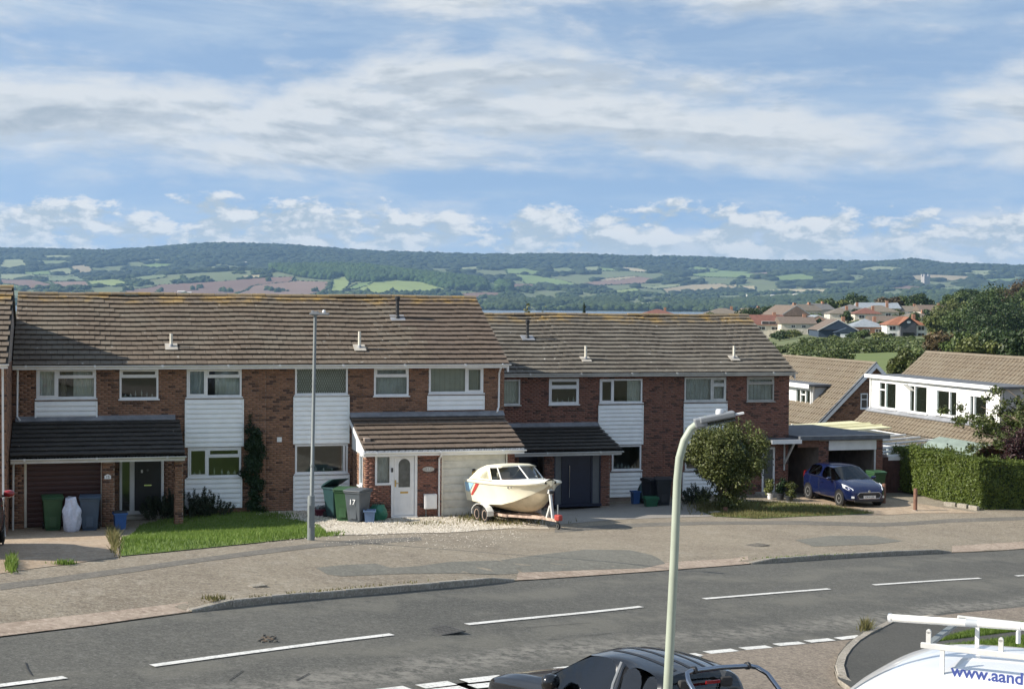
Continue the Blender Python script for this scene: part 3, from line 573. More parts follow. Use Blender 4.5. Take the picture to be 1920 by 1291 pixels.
def window(root, R, Y, mull=(), trans=(), fm='white', curtain=None, sill=True, fw=.065, casement=(), name='window', sash=True, label=None, items=True):
    """frame is the part, panes, sill and curtains its pieces"""
    x0, x1, z0, z1 = R; d0, d1 = Y-.03, Y+.05; mb = MB()
    mb.box(x0, x1, d0, d1, z0, z0+fw).box(x0, x1, d0, d1, z1-fw, z1).box(x0, x0+fw, d0, d1, z0+fw, z1-fw).box(x1-fw, x1, d0, d1, z0+fw, z1-fw)
    xs = [x0+fw]
    for m_ in mull: mb.box(m_-fw*.6, m_+fw*.6, d0, d1, z0+fw, z1-fw); xs += [m_-fw*.6, m_+fw*.6]
    xs.append(x1-fw); cells = []
    for k in range(0, len(xs), 2):
        a, b = xs[k], xs[k+1]; tz = [t for t in trans if t[0] < (a+b)/2 < t[1]]
        zz = [z0+fw]
        for t in tz: mb.box(a, b, d0, d1, t[2]-fw*.5, t[2]+fw*.5); zz += [t[2]-fw*.5, t[2]+fw*.5]
        zz.append(z1-fw)
        for j in range(0, len(zz), 2): cells.append((a, b, zz[j], zz[j+1]))
    w = mb.build(name, M[fm], root, bevel=.006)
    if label: w['label'] = label
    for ci, (a, b, c, d) in enumerate(cells):
        if sash and (ci in casement or casement == 'all'):
            s = .04; q = MB().box(a, b, d0-.012, d0+.03, c, c+s).box(a, b, d0-.012, d0+.03, d-s, d).box(a, a+s, d0-.012, d0+.03, c+s, d-s).box(b-s, b, d0-.012, d0+.03, c+s, d-s)
            q.build('sash', M[fm], w)
        MB().box(a-.005, b+.005, Y+.006, Y+.022, c-.005, d+.005).build('pane', M['glass'], w)
    if sill: MB().box(x0-.04, x1+.04, Y-.10, Y-.028, z0-.035, z0+.008).build('sill', M[fm], w, bevel=.006)
    if curtain:
        for kind, a, b, *mm in curtain:
            q = MB(); xa, xb = x0+(x1-x0)*a, x0+(x1-x0)*b
            if kind == 'pleat': pleat(q, xa, xb, z0+.02, z1-.02, Y+.16); q.build('curtain', M[mm[0] if mm else 'curtain'], w, smooth=True)
            elif kind == 'blind':
                n = 7
                for i in range(n): q.box(xa+(xb-xa)*i/n+.006, xa+(xb-xa)*(i+1)/n-.006, Y+.12, Y+.124, z0+.03, z1-.03)
                q.build('blind', M[mm[0] if mm else 'blind'], w)
            elif kind == 'lace':
                # net of drop shaped loops
                rows = 9; cols = int((xb-xa)/.075)
                for i in range(cols):
                    for j in range(rows):
                        cx = xa+(i+.5+(.5 if j % 2 else 0))*(xb-xa)/cols; cz = z0+.05+(j+.5)*(z1-z0-.1)/rows; sw, sh = (xb-xa)/cols*.36, (z1-z0)/rows*.62
                        if cx+sw > xb: continue
                        q.add([(cx, Y+.13, cz-sh), (cx+sw, Y+.13, cz-sh*.1), (cx+sw*.6, Y+.13, cz+sh*.5), (cx, Y+.13, cz+sh), (cx-sw*.6, Y+.13, cz+sh*.5), (cx-sw, Y+.13, cz-sh*.1)], [(0, 1, 2, 3, 4, 5)])
                c_ = q.build('lace_net', M['curtain'], w); c_['kind'] = 'stuff'
            elif kind == 'things':
                for i in range(mm[0]):
                    cx = xa+(xb-xa)*(i+.5)/mm[0]+random.uniform(-.03, .03); h = random.uniform(.08, .24); r = random.uniform(.02, .05)
                    MB().lathe([(r*.7, 0), (r, h*.3), (r*.9, h*.6), (r*.35, h*.75), (r*.3, h)], (cx, Y+.14, z0+.07), 8).build('ornament', M['curtain' if i % 2 else 'curtain_grey'], w, smooth=True)
    return w
def cladding(root, R, Y, m='boards', bh=.155, name='cladding_panel', board='board', trim=True):
    x0, x1, z0, z1 = R; back = MB().box(x0, x1, Y-.028, Y+.0, z0, z1)
    if trim: back.box(x0-.03, x0+.02, Y-.085, Y-.0285, z0, z1).box(x1-.02, x1+.03, Y-.085, Y-.0285, z0, z1)
    p = back.build(name, M[m], root); n = max(1, round((z1-z0)/bh)); h = (z1-z0)/n; me = None
    for k in range(n):
        a = z0+k*h
        if me is None:
            o = MB().prism([(Y-.03, 0), (Y-.078, .004), (Y-.078, h*.30), (Y-.052, h*.86), (Y-.045, h-.012), (Y-.03, h-.012)], 'x', x0+.022, x1-.022).build(board, M[m], p, loc=((x0+x1)/2, Y, 0), fix=True); me = o.data; o.location.z = a
        else:
            o = bpy.data.objects.new(board, me); o.location = ((x0+x1)/2, Y, a); link(o, p)
    return p
_TM = {}
def tile_mesh(m, w, l, th):
    k = (m, w, l, th)
    if k not in _TM:
        me = bpy.data.meshes.new('tile'); b = MB().box(-w/2+.006, w/2-.006, 0, l, 0, th); me.from_pydata(b.v, [], b.f); me.materials.append(M[m]); _TM[k] = me
    return _TM[k]
def tiled(roof, x0, x1, ye, ze, yr, zr, rows, tw, mfun, n_ind, seed, th=.028, stagger=True, sag=.0, name='tile'):
    """lay overlapping tiles from the eave (ye,ze) to the top (yr,zr); the first n_ind are objects, the rest one mass"""
    r = random.Random(seed); sl = math.hypot(yr-ye, zr-ze); g = sl/rows; pt = math.atan2(zr-ze, yr-ye); L = g*1.22; til = math.asin(min(.3, .056/g)); cnt = 0
    up = Vector((0, math.cos(pt), math.sin(pt))); nr = Vector((0, -math.sin(pt), math.cos(pt))); rest = {}
    pi = wm(roof).inverted()
    for k in range(rows):
        s = x0-(tw/2 if stagger and k % 2 else 0)
        while s < x1-.01:
            a, b = max(s, x0), min(s+tw, x1); s += tw
            if b-a < .05: continue
            xm = (a+b)/2; w = b-a; m = mfun(xm, k); dz = sag*(math.sin(xm*.9+seed)+.6*math.sin(xm*2.3+1))*min(1, k/4)
            p = Vector((xm, ye, ze))+up*(k*g)+nr*(.038+dz+r.uniform(-.004, .004)); tl = pt-til+r.uniform(-.008, .008); rz = r.uniform(-.007, .007)
            if cnt < n_ind:
                o = bpy.data.objects.new(name, tile_mesh(m, tw, L, th)); o.location = p; o.rotation_euler = (tl, 0, rz); o.scale = (w/tw, 1, 1); COL.objects.link(o); o.parent = roof; o.matrix_parent_inverse = pi; cnt += 1
            else:
                q = rest.setdefault(m, MB()); ay = Vector((0, math.cos(tl), math.sin(tl))); an = Vector((0, -math.sin(tl), math.cos(tl))); q.obox(p+ay*L/2+an*th/2, (w/2-.004, rz*w/2, 0), ay*L/2, an*th/2)
    for m, q in rest.items():
        o = q.build('tiling', M[m], roof); o['kind'] = 'stuff'
    return cnt
def ridge(roof, x0, x1, y, z, m='ridge_lichen', seed=1):
    r = random.Random(seed); n = round((x1-x0)/.45); st = (x1-x0)/n; pi = wm(roof).inverted(); me = None
    prof = [(math.cos(a)*.125, math.sin(a)*.085) for a in [math.pi*i/6 for i in range(7)]]; mb = MB().prism([(y_, z_) for y_, z_ in prof]+[(-.11, -.02), (.11, -.02)][:2], 'x', -st/2+.006, st/2-.006)
    me = bpy.data.meshes.new('ridge_tile'); me.from_pydata(mb.v, [], mb.f); me.materials.append(M[m])
    for i in range(n):
        o = bpy.data.objects.new('ridge_tile', me); o.location = (x0+(i+.5)*st, y, z+.012*math.sin(i*.55+seed)+r.uniform(-.006, .006)); o.rotation_euler = (0, r.uniform(-.012, .012), 0); COL.objects.link(o); o.parent = roof; o.matrix_parent_inverse = pi
def gutter(root, x0, x1, y, z, m='white', r=.052, name='gutter'):
    mb = MB(); n = 8; pr = [(y+r*math.cos(a), z+r*math.sin(a)) for a in [math.pi+math.pi*i/n for i in range(n+1)]]+[(y+(r-.008)*math.cos(a), z+(r-.008)*math.sin(a)) for a in [2*math.pi-math.pi*i/n for i in range(n+1)]]
    mb.prism(pr, 'x', x0, x1); g = mb.build(name, M[m], root, smooth='auto', fix=True)
    k = x0+.4
    while k < x1:
        MB().box(k-.03, k+.03, y-r-.008, y+r+.01, z-r-.008, z+.012).build('bracket', M[m], g); k += 2.1
    return g
def fascia(root, x0, x1, y, z0, z1, m='white', th=.02, soff=None):
    mb = MB().box(x0, x1, y, y+th, z0, z1)
    if soff: mb.box(x0, x1, y+th, soff, z0, z0+.015)
    return mb.build('fascia', M[m], root)
def downpipe(root, pts, r=.034, m='white'): return MB().tube(pts, r, 10).build('downpipe', M[m], root, smooth='auto')

def main_roof(root, x0, x1, Y, ze, zr, rows, mfun, n_ind, seed, lift=0, run=4.6):
    """ridge parallel to the front; solid body, tiles in front, plain slope behind"""
    ye = Y-.38; yr = ye+run; yb = yr+run; t = .12
    rf = MB().prism([(ye, ze-.05), (yr, zr-.05), (yb, ze-.05), (yb, ze-.05-t), (yr, zr-.05-t*1.4), (ye, ze-.05-t)], 'x', x0, x1).build('roof', M['tile_shade'], root, fix=True)
    tiled(rf, x0, x1, ye-.05, ze-.04, yr, zr, rows, .335, mfun, n_ind, seed, sag=.022)
    # back slope: coarse courses
    mb = MB(); n = rows
    for k in range(n):
        f0, f1 = k/n, (k+1.15)/n; a = (yb+(yr-yb)*f0, ze+(zr-ze)*f0); b = (yb+(yr-yb)*min(1, f1), ze+(zr-ze)*min(1, f1)); mb.add([(x0, a[0], a[1]+.03), (x1, a[0], a[1]+.03), (x1, b[0], b[1]-.01), (x0, b[0], b[1]-.01), (x0, a[0], a[1]-.03), (x1, a[0], a[1]-.03)], [(0, 1, 2, 3), (4, 5, 1, 0)])
    o = mb.build('back_slope', M[mfun((x0+x1)/2, 3)], rf); ridge(rf, x0, x1, yr, zr+.02, seed=seed); return rf
def shell(root, x0, x1, Y, zb, ze, holes, depth=8.45, zr=None, left=True, right=True, run=4.6):
    mb = MB(); wall_cells(mb, x0, x1, zb-.4, ze-.06, holes, Y, Y+.2)
    mb.box(x0, x1, Y+depth-.2, Y+depth, zb-1.5, ze-.06)
    if left: mb.box(x0, x0+.11, Y+.2, Y+depth-.2, zb-1.2, ze-.06)
    if right: mb.box(x1-.11, x1, Y+.2, Y+depth-.2, zb-1.2, ze-.06)
    if zr:
        for a, b in ((x0, x0+.11), (x1-.11, x1)):
            mb.prism([(Y, ze-.06), (Y+depth, ze-.06), (Y-.38+run, zr-.28)], 'x', a, b)
    w = mb.build('wall', M['mortar'], root, fix=True)
    q = MB().box(x0+.12, x1-.12, Y+3.4, Y+3.5, zb, ze-.1).box(x0+.12, x1-.12, Y+.21, Y+3.39, zb+2.42, zb+2.55).box(x0+.12, x1-.12, Y+.21, Y+3.39, zb-.06, zb).box(x0+.12, x1-.12, Y+.21, Y+3.39, ze-.12, ze-.07)
    q.build('inner_room', M['plaster'], root); return w
def roof_pt(x, y, ye, ze, yr, zr):
    r = ray(x, y); s = (zr-ze)/(yr-ye); t = (ze-CZ-s*ye)/(r.z-s*r.y); return CAMP+r*t
def soil_pipe(root, px, topy, rp, m='cream', r=.05, flue=False):
    p = roof_pt(*px, *rp); h = (px[1]-topy)/F*(p.y/ray(*px).y); mb = MB().tube([p-Vector((0, 0, .15)), p+Vector((0, 0, h))], r, 12)
    if flue: mb.lathe([(r*1.05, 0), (r*1.5, .02), (r*1.5, .14), (r*1.05, .16)], p+Vector((0, 0, h-.1)), 12).lathe([(r*1.7, 0), (r*1.3, .12)], p, 12)
    v = mb.build('flue' if flue else 'vent_pipe', M[m], root, smooth='auto')
    s = (rp[3]-rp[1])/(rp[2]-rp[0]); u = Vector((0, 1, s)).normalized(); n = Vector((0, -s, 1)).normalized(); w = .26 if flue else .2
    MB().obox(p+n*.05, (w, 0, 0), u*.22, n*.012).build('flashing', M['lead' if flue else 'concrete'], v)
    MB().lathe([(r*1.5, 0), (r*1.35, .06), (r*1.02, .1)], p+Vector((0, 0, .03)), 12).build('collar', M['lead'], v, smooth='auto')
def garage_ribs(root, R, y, m, n, name='garage_door', handle=None, gap=.012):
    x0, x1, z0, z1 = R; d = MB().box(x0, x1, y+.02, y+.05, z0, z1).build(name, M[m], root); h = (z1-z0)/n; me = None
    for k in range(n):
        o = MB().prism([(y+.02, gap/2), (y-.006, gap/2+.006), (y-.012, h*.5), (y-.006, h-gap/2-.006), (y+.02, h-gap/2)], 'x', x0+.004, x1-.004).build('door_panel', M[m], d, loc=((x0+x1)/2, y, 0), fix=True) if me is None else link(bpy.data.objects.new('door_panel', me), d)
        me = o.data; o.location = ((x0+x1)/2, y, z0+k*h)
    if handle: MB().box(handle[0]-.05, handle[0]+.05, y-.05, y-.008, handle[1]-.06, handle[1]+.06).build('handle', M['black'], d, bevel=.01)
    return d
def text(s, size, loc, rot, m, parent, name='lettering', ext=.002, align='CENTER', world=True, bold=0.0):
    c = bpy.data.curves.new(name, 'FONT'); c.body = s; c.size = size; c.extrude = ext; c.align_x = align; c.align_y = 'CENTER'; c.offset = bold
    t = bpy.data.objects.new('temporary', c); COL.objects.link(t); bpy.context.view_layer.update(); me = bpy.data.meshes.new_from_object(t); bpy.data.objects.remove(t); me.name = name
    me.materials.clear(); me.materials.append(M[m]); o = bpy.data.objects.new(name, me); o.location = loc; o.rotation_euler = rot; return link(o, parent, world)
WX = (math.pi/2, 0, 0)

# ---------------- house with the dark red garage door
ZA, EA, RA = .34, 5.25, 7.47; XA0, XP, XA1 = -1.95, 6.05, 14.25
RPA = (YA-.43, EA-.02, YA-.38+4.6, RA)
h15 = thing('terraced_house', (2, YA, ZA), 'brown brick terraced house with dark red garage door and shade-darkened porch tiles', 'house')
w1, w2, w3 = rect(68, 690, 180, 747, YA), rect(224, 690, 297, 748, YA), rect(350, 690, 453, 744, YA); w3b = rect(352, 838, 452, 894, YA)
c1, c3, c3b = rect(67, 752, 181, 788, YA), rect(348, 748, 455, 837, YA), rect(348, 896, 452, 952, YA); YD = YA-.30
dr = rect(224, 858, 307, 962, YD)
por_ = (XA0, 3.1, ZA-1, 3.30)
shell(h15, XA0, XP, YA, ZA, EA, [w1, w2, w3, w3b, (dr[0], dr[1], ZA, dr[3])], zr=RA)
bricks(h15, [(XA0, XP, ZA, EA-.10)], [w1, w2, w3, w3b, c1, c3, c3b, (dr[0], dr[1], ZA-1, dr[3]), (XA0, .95, ZA-1, 3.30)], YA, M['brick'])
window(h15, w1, YA, mull=[onY(107, 715, YA).x], trans=[(onY(107, 715, YA).x, 99, onY(140, 707, YA).z)], casement=(0, 2), curtain=[('pleat', .04, .36), ('pleat', .42, .5, 'tile_chalet'), ('pleat', .62, .98)], label='upper window with cream curtains over a short white panel')
window(h15, w2, YA, trans=[(-99, 99, onY(260, 706, YA).z)], casement=(1,), curtain=[('things', .06, .94, 6)])
window(h15, w3, YA, mull=[onY(387, 715, YA).x], trans=[(onY(387, 715, YA).x, 99, onY(420, 706, YA).z)], casement=(0, 2), curtain=[('pleat', .05, .34, 'curtain_grey'), ('pleat', .52, .98)])
window(h15, w3b, YA, mull=[onY(389, 860, YA).x], trans=[(onY(389, 860, YA).x, 99, onY(420, 855, YA).z)], casement=(0, 2), curtain=[('things', .05, .95, 7)])
cladding(h15, c1, YA); cladding(h15, c3, YA); cladding(h15, c3b, YA)
rf15 = main_roof(h15, XA0+.02, XP, YA, EA, RA, 15, lambda x, k: 'tile_a', 170, 3)
gutter(h15, XA0+.02, XP, YA-.46, EA-.035); fascia(h15, XA0+.02, XP, YA-.40, EA-.165, EA-.06, soff=YA-.013)
soil_pipe(h15, (321, 652), 625, RPA)
downpipe(h15, [onY(33, 690, YA-.15), onY(33, 700, YA-.1), onY(32, 780, YA-.1), onY(38, 789, YA-.2)])
# porch over garage and door
zpt, zpe = 3.42, 2.60; ype = YP-.30
pr15 = MB().prism([(ype, zpe-.04), (YA, zpt-.04), (YA, zpt-.16), (ype, zpe-.14)], 'x', XA0+.02, 3.24).build('porch_roof', M['tile_shade'], h15, fix=True)
tiled(pr15, XA0+.02, 3.24, ype-.04, zpe-.03, YA-.02, zpt, 8, .335, lambda x, k: 'tile_shade', 130, 5)
MB().prism([(YA-.20, zpt-.005), (YA-.02, zpt+.13), (YA-.018, zpt+.17), (YA-.23, zpt+.03)], 'x', XA0+.1, 3.1).build('flashing', M['lead'], pr15, fix=True)
gutter(h15, XA0+.05, 3.28, ype-.06, zpe-.10, 'white_dull'); fascia(h15, XA0+.05, 3.24, ype, zpe-.24, zpe-.05, 'white_dull', soff=YP+.35)
g15 = (onY(50, 900, YP+.35).x, onY(189, 900, YP+.35).x, ZA, 2.38)
M['oxblood'] = mat('oxblood_paint', (.05, .014, .012), .5, var=.15); garage_ribs(h15, g15, YP+.35, 'oxblood', 13)
MB().box(g15[0]-.07, g15[0], YP+.32, YP+.42, ZA, 2.4).box(g15[1], g15[1]+.05, YP+.32, YP+.42, ZA, 2.4).build('garage_frame', M['cream'], h15)
mb = MB().box(XA0+.02, g15[0]-.07, YP+.2, YP+.45, ZA-.3, 2.36).box(g15[0], g15[1], YP+.55, YP+.6, ZA, 2.36).box(g15[1]+.06, g15[1]+.06+.22, YP+.45, YA-.01, ZA-.3, 2.36)
mb.build('garage_wall', M['mortar'], h15); bricks(h15, [(XA0+.02, g15[0]-.07, ZA, 2.36)], [], YP+.2, M['brick'])
pxa, pxb = onY(190, 900, YP).x+.03, onY(214.5, 900, YP).x
def pier(root, x0, x1, y0, y1, z0, z1, m='brick'):
    p = MB().box(x0, x1, y0, y1, z0-.3, z1).build('brick_pier', M['mortar'], root)
    bricks(p, [(x0, x1, z0, z1)], [], y0, M[m]); bricks(p, [(y0, y1, z0, z1)], [], x1, M[m], axis='y', face=1); bricks(p, [(y0, y1, z0, z1)], [], x0, M[m], axis='y', face=-1); return p
pr = pier(h15, pxa, pxb, YP, YP+.45, ZA, 2.36)
x_, z_ = onY(202, 893, YP).x, onY(202, 893, YP).z; pl = MB().prism([(x_-.10, z_-.07), (x_+.10, z_-.07), (x_+.10, z_+.03), (x_, z_+.08), (x_-.10, z_+.03)], 'y', YP-.035, YP-.014).build('number_plaque', M['white'], pr, fix=True)
text('15', .11, (x_, YP-.038, z_-.01), WX, 'black', pl)
pier(h15, onY(328, 900, YP).x, onY(343, 900, YP).x, YP, YP+.34, ZA, 2.36)
# front door with side light
def door_unit():
    x0, x1, z0, z1 = dr; zs = ZA+.12; post = lambda a: onY(a, 900, YD).x
    mb = MB().box(x0, x1, YD-.03, YD+.06, z1-.09, z1).box(x0, x1, YD-.05, YD+.06, zs-.05, zs+.06)
    for a, b in ((224, 229), (243, 252), (302, 307)): mb.box(post(a), post(b), YD-.031, YD+.06, zs, z1-.05)
    d = mb.build('door_frame', M['white'], h15, bevel=.006)
    MB().box(post(229), post(243), YD, YD+.02, zs, z1-.08).build('pane', M['glass'], d)
    dd = MB().box(post(252)+.01, post(302)-.01, YD-.01, YD+.04, zs+.06, z1-.09).build('door', M['black'], h15, bevel=.008)
    a = onY(277, 909, YD); MB().box(a.x-.12, a.x+.12, YD-.022, YD-.01, a.z-.025, a.z+.025).build('letterbox', M['chrome'], dd, bevel=.004)
    a = onY(266, 883, YD); MB().box(a.x-.03, a.x+.03, YD-.02, YD-.01, a.z-.05, a.z+.05).build('number_plate', M['white'], dd)
    a = onY(277, 881, YD); MB().lathe([(.035, 0), (.03, .02), (.012, .05)], (a.x, YD-.01, a.z), 10, 'y').build('knocker', M['steel'], dd)
    mb = MB().box(x0, x1, YD-.5, YA, ZA-.3, ZA+.07); mb.build('doorstep', M['concrete'], h15)
    MB().box(pxb-.05, x0, YD+.0, YD+.2, ZA-.2, 2.45).build('brick_return', M['mortar'], h15); bricks(h15, [(pxb-.05, x0, ZA, 2.45)], [], YD, M['brick'])
door_unit()

# ---------------- house with the white panelled door (number 17)
h17 = thing('terraced_house', (10, YA, ZA), 'brown brick terraced house with white arched-pane door and cream garage door', 'house')
w4, w4b, w5, w6 = rect(553, 688, 652, 740, YA), rect(553, 832, 652, 887, YA), rect(701, 687, 766, 742, YA), rect(804, 687, 906, 737, YA)
c4, c4b, c6 = rect(551, 743, 653, 831, YA), rect(551, 890, 653, 957, YA), rect(802, 741, 906, 768, YA)
shell(h17, XP, XA1, YA, ZA, EA, [w4, w4b, w5, w6], zr=RA)
bricks(h17, [(XP, XA1, ZA, EA-.10)], [w4, w4b, w5, w6, c4, c4b, c6, (9.0, XA1, ZA-1, 3.3)], YA, M['brick'])
bricks(h17, [(YA+.02, YA+8.4, ZA, EA-.1)], [], XA1, M['brick'], axis='y', face=1)
window(h17, w4, YA, curtain=[('lace', .02, .98)]); xm = onY(645, 860, YA).x
window(h17, w4b, YA, mull=[xm], curtain=[('things', .3, .98, 4)]); window(h17, w5, YA, trans=[(-99, 99, onY(733, 705, YA).z)], casement=(1,), curtain=[('pleat', .03, .97, 'curtain_grey')])
window(h17, w6, YA, mull=[onY(874, 710, YA).x], casement=(1,), curtain=[('blind', .03, .68), ('blind', .72, .97)])
cladding(h17, c4, YA); cladding(h17, c4b, YA); cladding(h17, c6, YA)
XN = 11.35
rf17 = main_roof(h17, XP, XA1+.06, YA, EA, RA, 15, lambda x, k: 'tile_a' if x < XN+.12*((k*7) % 5-2)-.05*k+.35 else 'tile_new', 170, 9)
gutter(h17, XP, XA1+.12, YA-.46, EA-.035); fascia(h17, XP, XA1+.06, YA-.40, EA-.165, EA-.06, soff=YA-.013)
MB().prism([(YA-.42, EA-.12), (YA-.38+4.6, RA-.06), (YA-.38+4.6, RA-.26), (YA-.42, EA-.30)], 'x', XA1, XA1+.05).build('bargeboard', M['white'], rf17, fix=True)
soil_pipe(h17, (674, 654), 621, RPA); soil_pipe(h17, (745, 598), 558, RPA, 'black', .065, True)
downpipe(h17, [onY(943, 682, YA-.46), onY(938, 693, YA-.3), onY(936, 700, YA-.12), onY(935, 762, YA-.12), onY(932, 772, YA-.3)])
MB().box(*[onY(a, 824, YA).x for a in (519, 528)], YA-.06, YA-.012, onY(523, 828, YA).z, onY(523, 819, YA).z).build('wall_vent', M['white'], h17, bevel=.008)
# enclosed porch and garage
xl, xr = 8.96, 13.95
d17 = rect(733, 850, 782, 967, YP); s17 = rect(703, 852, 734, 909, YP); g17 = rect(831, 847, 948, 966, YP); g17 = (g17[0], g17[1], ZA, g17[3]); ztp = 2.42
mb = MB(); wall_cells(mb, xl, xr, ZA-.3, ztp, [(d17[0], d17[1], ZA, 9), s17, (g17[0], g17[1], ZA, 9)], YP, YP+.22)
sw = (48.62, 49.25, 1.32, 2.34); wall_cells(mb, YP+.22, YA, ZA-.3, 2.9, [sw], xl, xl+.2, axis='y'); mb.box(xr-.2, xr, YP+.22, YA, ZA-.3, 2.45)
mb.build('porch_wall', M['mortar'], h17, fix=True)
bricks(h17, [(xl, xr, ZA, ztp)], [(d17[0], d17[1], ZA-1, 9), s17, (g17[0]-.06, g17[1]+.05, ZA-1, 9)], YP, M['brick_red']); bricks(h17, [(YP, YA-.02, ZA, 2.35)], [sw], xl, M['brick'], axis='y', face=-1); bricks(h17, [(YP, YA, ZA, 2.4)], [], xr, M['brick'], axis='y', face=1)
pr17 = MB().prism([(ype, zpe-.04), (YA, zpt-.04), (YA, zpt-.16), (ype, zpe-.14)], 'x', 8.86, 14.20).build('porch_roof', M['tile_shade'], h17, fix=True)
tiled(pr17, 8.86, 14.20, ype-.04, zpe-.03, YA-.02, zpt, 7, .335, lambda x, k: 'tile_new', 130, 15)
MB().prism([(YA-.20, zpt-.005), (YA-.02, zpt+.13), (YA-.018, zpt+.17), (YA-.23, zpt+.03)], 'x', 8.85, 14.22).build('flashing', M['lead'], pr17, fix=True)
gutter(h17, 8.86, 14.26, ype-.06, zpe-.10, 'white'); fascia(h17, 8.86, 14.20, ype, zpe-.24, zpe-.05, 'white', soff=YP-.013)
MB().prism([(ype-.02, zpe-.06), (YA, zpt-.03), (YA, zpt-.17), (ype-.02, zpe-.26)], 'x', 8.83, 8.86).build('bargeboard', M['white'], pr17, fix=True)
MB().prism([(YP+.1, zpe-.1), (YA-.02, zpt-.17), (YA-.02, 2.36), (YP+.1, 2.36)], 'x', xl-.03, xl-.012).build('gable_panel', M['boards'], h17, fix=True)
def side_window():
    y0, y1, z0, z1 = sw; x = xl; mb = MB().box(x-.03, x+.05, y0, y1, z0, z0+.06).box(x-.03, x+.05, y0, y1, z1-.06, z1).box(x-.03, x+.05, y0, y0+.06, z0, z1).box(x-.03, x+.05, y1-.06, y1, z0, z1)
    w = mb.build('window', M['white'], h17); MB().box(x, x+.015, y0+.05, y1-.05, z0+.05, z1-.05).build('pane', M['glass'], w); MB().box(x-.10, x-.03, y0-.05, y1+.05, z0-.04, z0).build('sill', M['white'], w)
side_window()
window(h17, s17, YP, sill=False, fw=.07, name='side_light', curtain=[('pleat', .1, .9, 'curtain_grey')])
def arched_door():
    x0, x1, z0, z1 = d17; z0 = ZA; y = YP
    fr = MB().box(x0, x0+.09, y-.04, y+.06, z0, z1).box(x1-.09, x1, y-.04, y+.06, z0, z1).box(x0+.09, x1-.09, y-.04, y+.06, z1-.08, z1).box(x0, x1, y-.12, y+.06, z0-.02, z0+.05).build('door_frame', M['white'], h17, bevel=.006)
    a, b = x0+.10, x1-.10; cx = (a+b)/2; pw = (b-a)*.29; zb = z0+.98; zt = z1-.16-pw
    arch = [(cx-pw, zb), (cx+pw, zb)]+[(cx+pw*math.cos(t), zt+pw*math.sin(t)) for t in [math.pi*i/12 for i in range(13)]]
    d = MB().box(a, b, y-.02, y+.03, z0+.06, z1-.09).build('door', M['white'], h17, bevel=.006)
    n = len(arch); ext = [(cx+(p[0]-cx)*1.22, zb-.035 if p[1] == zb else zt+(p[1]-zt)*1.22) for p in arch]
    rim = MB(); V = [(p[0], y-.036, p[1]) for p in ext]+[(p[0], y-.036, p[1]) for p in arch]+[(p[0], y-.018, p[1]) for p in ext]+[(p[0], y-.018, p[1]) for p in arch]
    rim.add(V, [(i, (i+1) % n, n+(i+1) % n, n+i) for i in range(n)]+[(2*n+i, 2*n+(i+1) % n, (i+1) % n, i) for i in range(n)]); rim.build('arch_moulding', M['white'], d, fix=True)
    MB().prism(arch, 'y', y-.024, y-.021).build('pane', M['frosted'], d, fix=True)
    MB().box(cx-.13, cx+.13, y-.034, y-.02, zb-.20, zb-.14).build('letterbox', M['brass'], d, bevel=.006)
    pz0, pz1 = z0+.22, zb-.29; mo = MB()
    for q, w_ in (((cx-.22, cx+.22, pz0, pz1), .025), ((cx-.15, cx+.15, pz0+.07, pz1-.07), .02)):
        mo.box(q[0], q[1], y-.032, y-.02, q[2], q[2]+w_).box(q[0], q[1], y-.032, y-.02, q[3]-w_, q[3]).box(q[0], q[0]+w_, y-.032, y-.02, q[2]+w_, q[3]-w_).box(q[1]-w_, q[1], y-.032, y-.02, q[2]+w_, q[3]-w_)
    mo.build('panel_moulding', M['white'], d)
    MB().box(a+.02, a+.06, y-.036, y-.02, z0+1.0, z0+1.22).tube([(a+.04, y-.07, z0+1.12), (a+.15, y-.075, z0+1.12)], .012, 8).tube([(a+.04, y-.03, z0+1.12), (a+.04, y-.075, z0+1.12)], .012, 8).build('handle', M['brass'], d)
    MB().box(x0-.005, x0+.055, y-.07, y-.041, z0+1.48, z0+1.62).build('doorbell', M['black'], fr, bevel=.008)
M['brass'] = mat('brass', (.55, .38, .12), .3, .9, var=.1); M['frosted'] = mat('frosted_pane', (.10, .105, .10), .22, var=.25, scale=6, spec=.6)
arched_door()
M['garage_cream'] = mat('weathered_cream', (.66, .64, .57), .55, var=.10, grime=.3, scale=4); garage_ribs(h17, g17, YP+.06, 'garage_cream', 8, handle=(onY(889, 882, YP).x, onY(889, 882, YP).z), gap=.045)
MB().box(g17[0]-.06, g17[0], YP-.015, YP+.1, ZA, g17[3]+.0).box(g17[1], g17[1]+.05, YP-.015, YP+.1, ZA, g17[3]).build('garage_frame', M['cream'], h17)
a = onY(803, 879, YP); pl = MB().lathe([(.2, 0), (.2, .012)], (0, 0, 0), 24, 'y').build('number_plaque', M['grey_frame'], h17, loc=(0, 0, 0)); pl.location = (a.x, YP-.028, a.z); pl.scale = (1, 1, .42)
text('17', .12, (a.x, YP-.031, a.z), WX, 'white', pl)
a, b = onY(795, 953, YP-.1), onY(818, 925, YP-.1)
mt = MB().box(a.x, b.x, YP-.22, YP-.014, a.z, b.z).build('meter_box', M['white'], h17, bevel=.012); MB().box(a.x+.04, b.x-.04, YP-.232, YP-.22, a.z+.05, b.z-.05).build('meter_door', M['white'], mt, bevel=.008)
MB().tube([(a.x+.07, YP-.08, a.z), (a.x+.07, YP-.08, ZA-.05)], .018, 8).build('supply_pipe', M['steel'], mt)
a = onY(824, 848, YP-.08); downpipe(h17, [(a.x, ype-.06, zpe-.15), (a.x, ype-.03, zpe-.25), (a.x, YP-.06, zpe-.38), (a.x, YP-.06, ZA+.05), (a.x, YP-.14, ZA)])

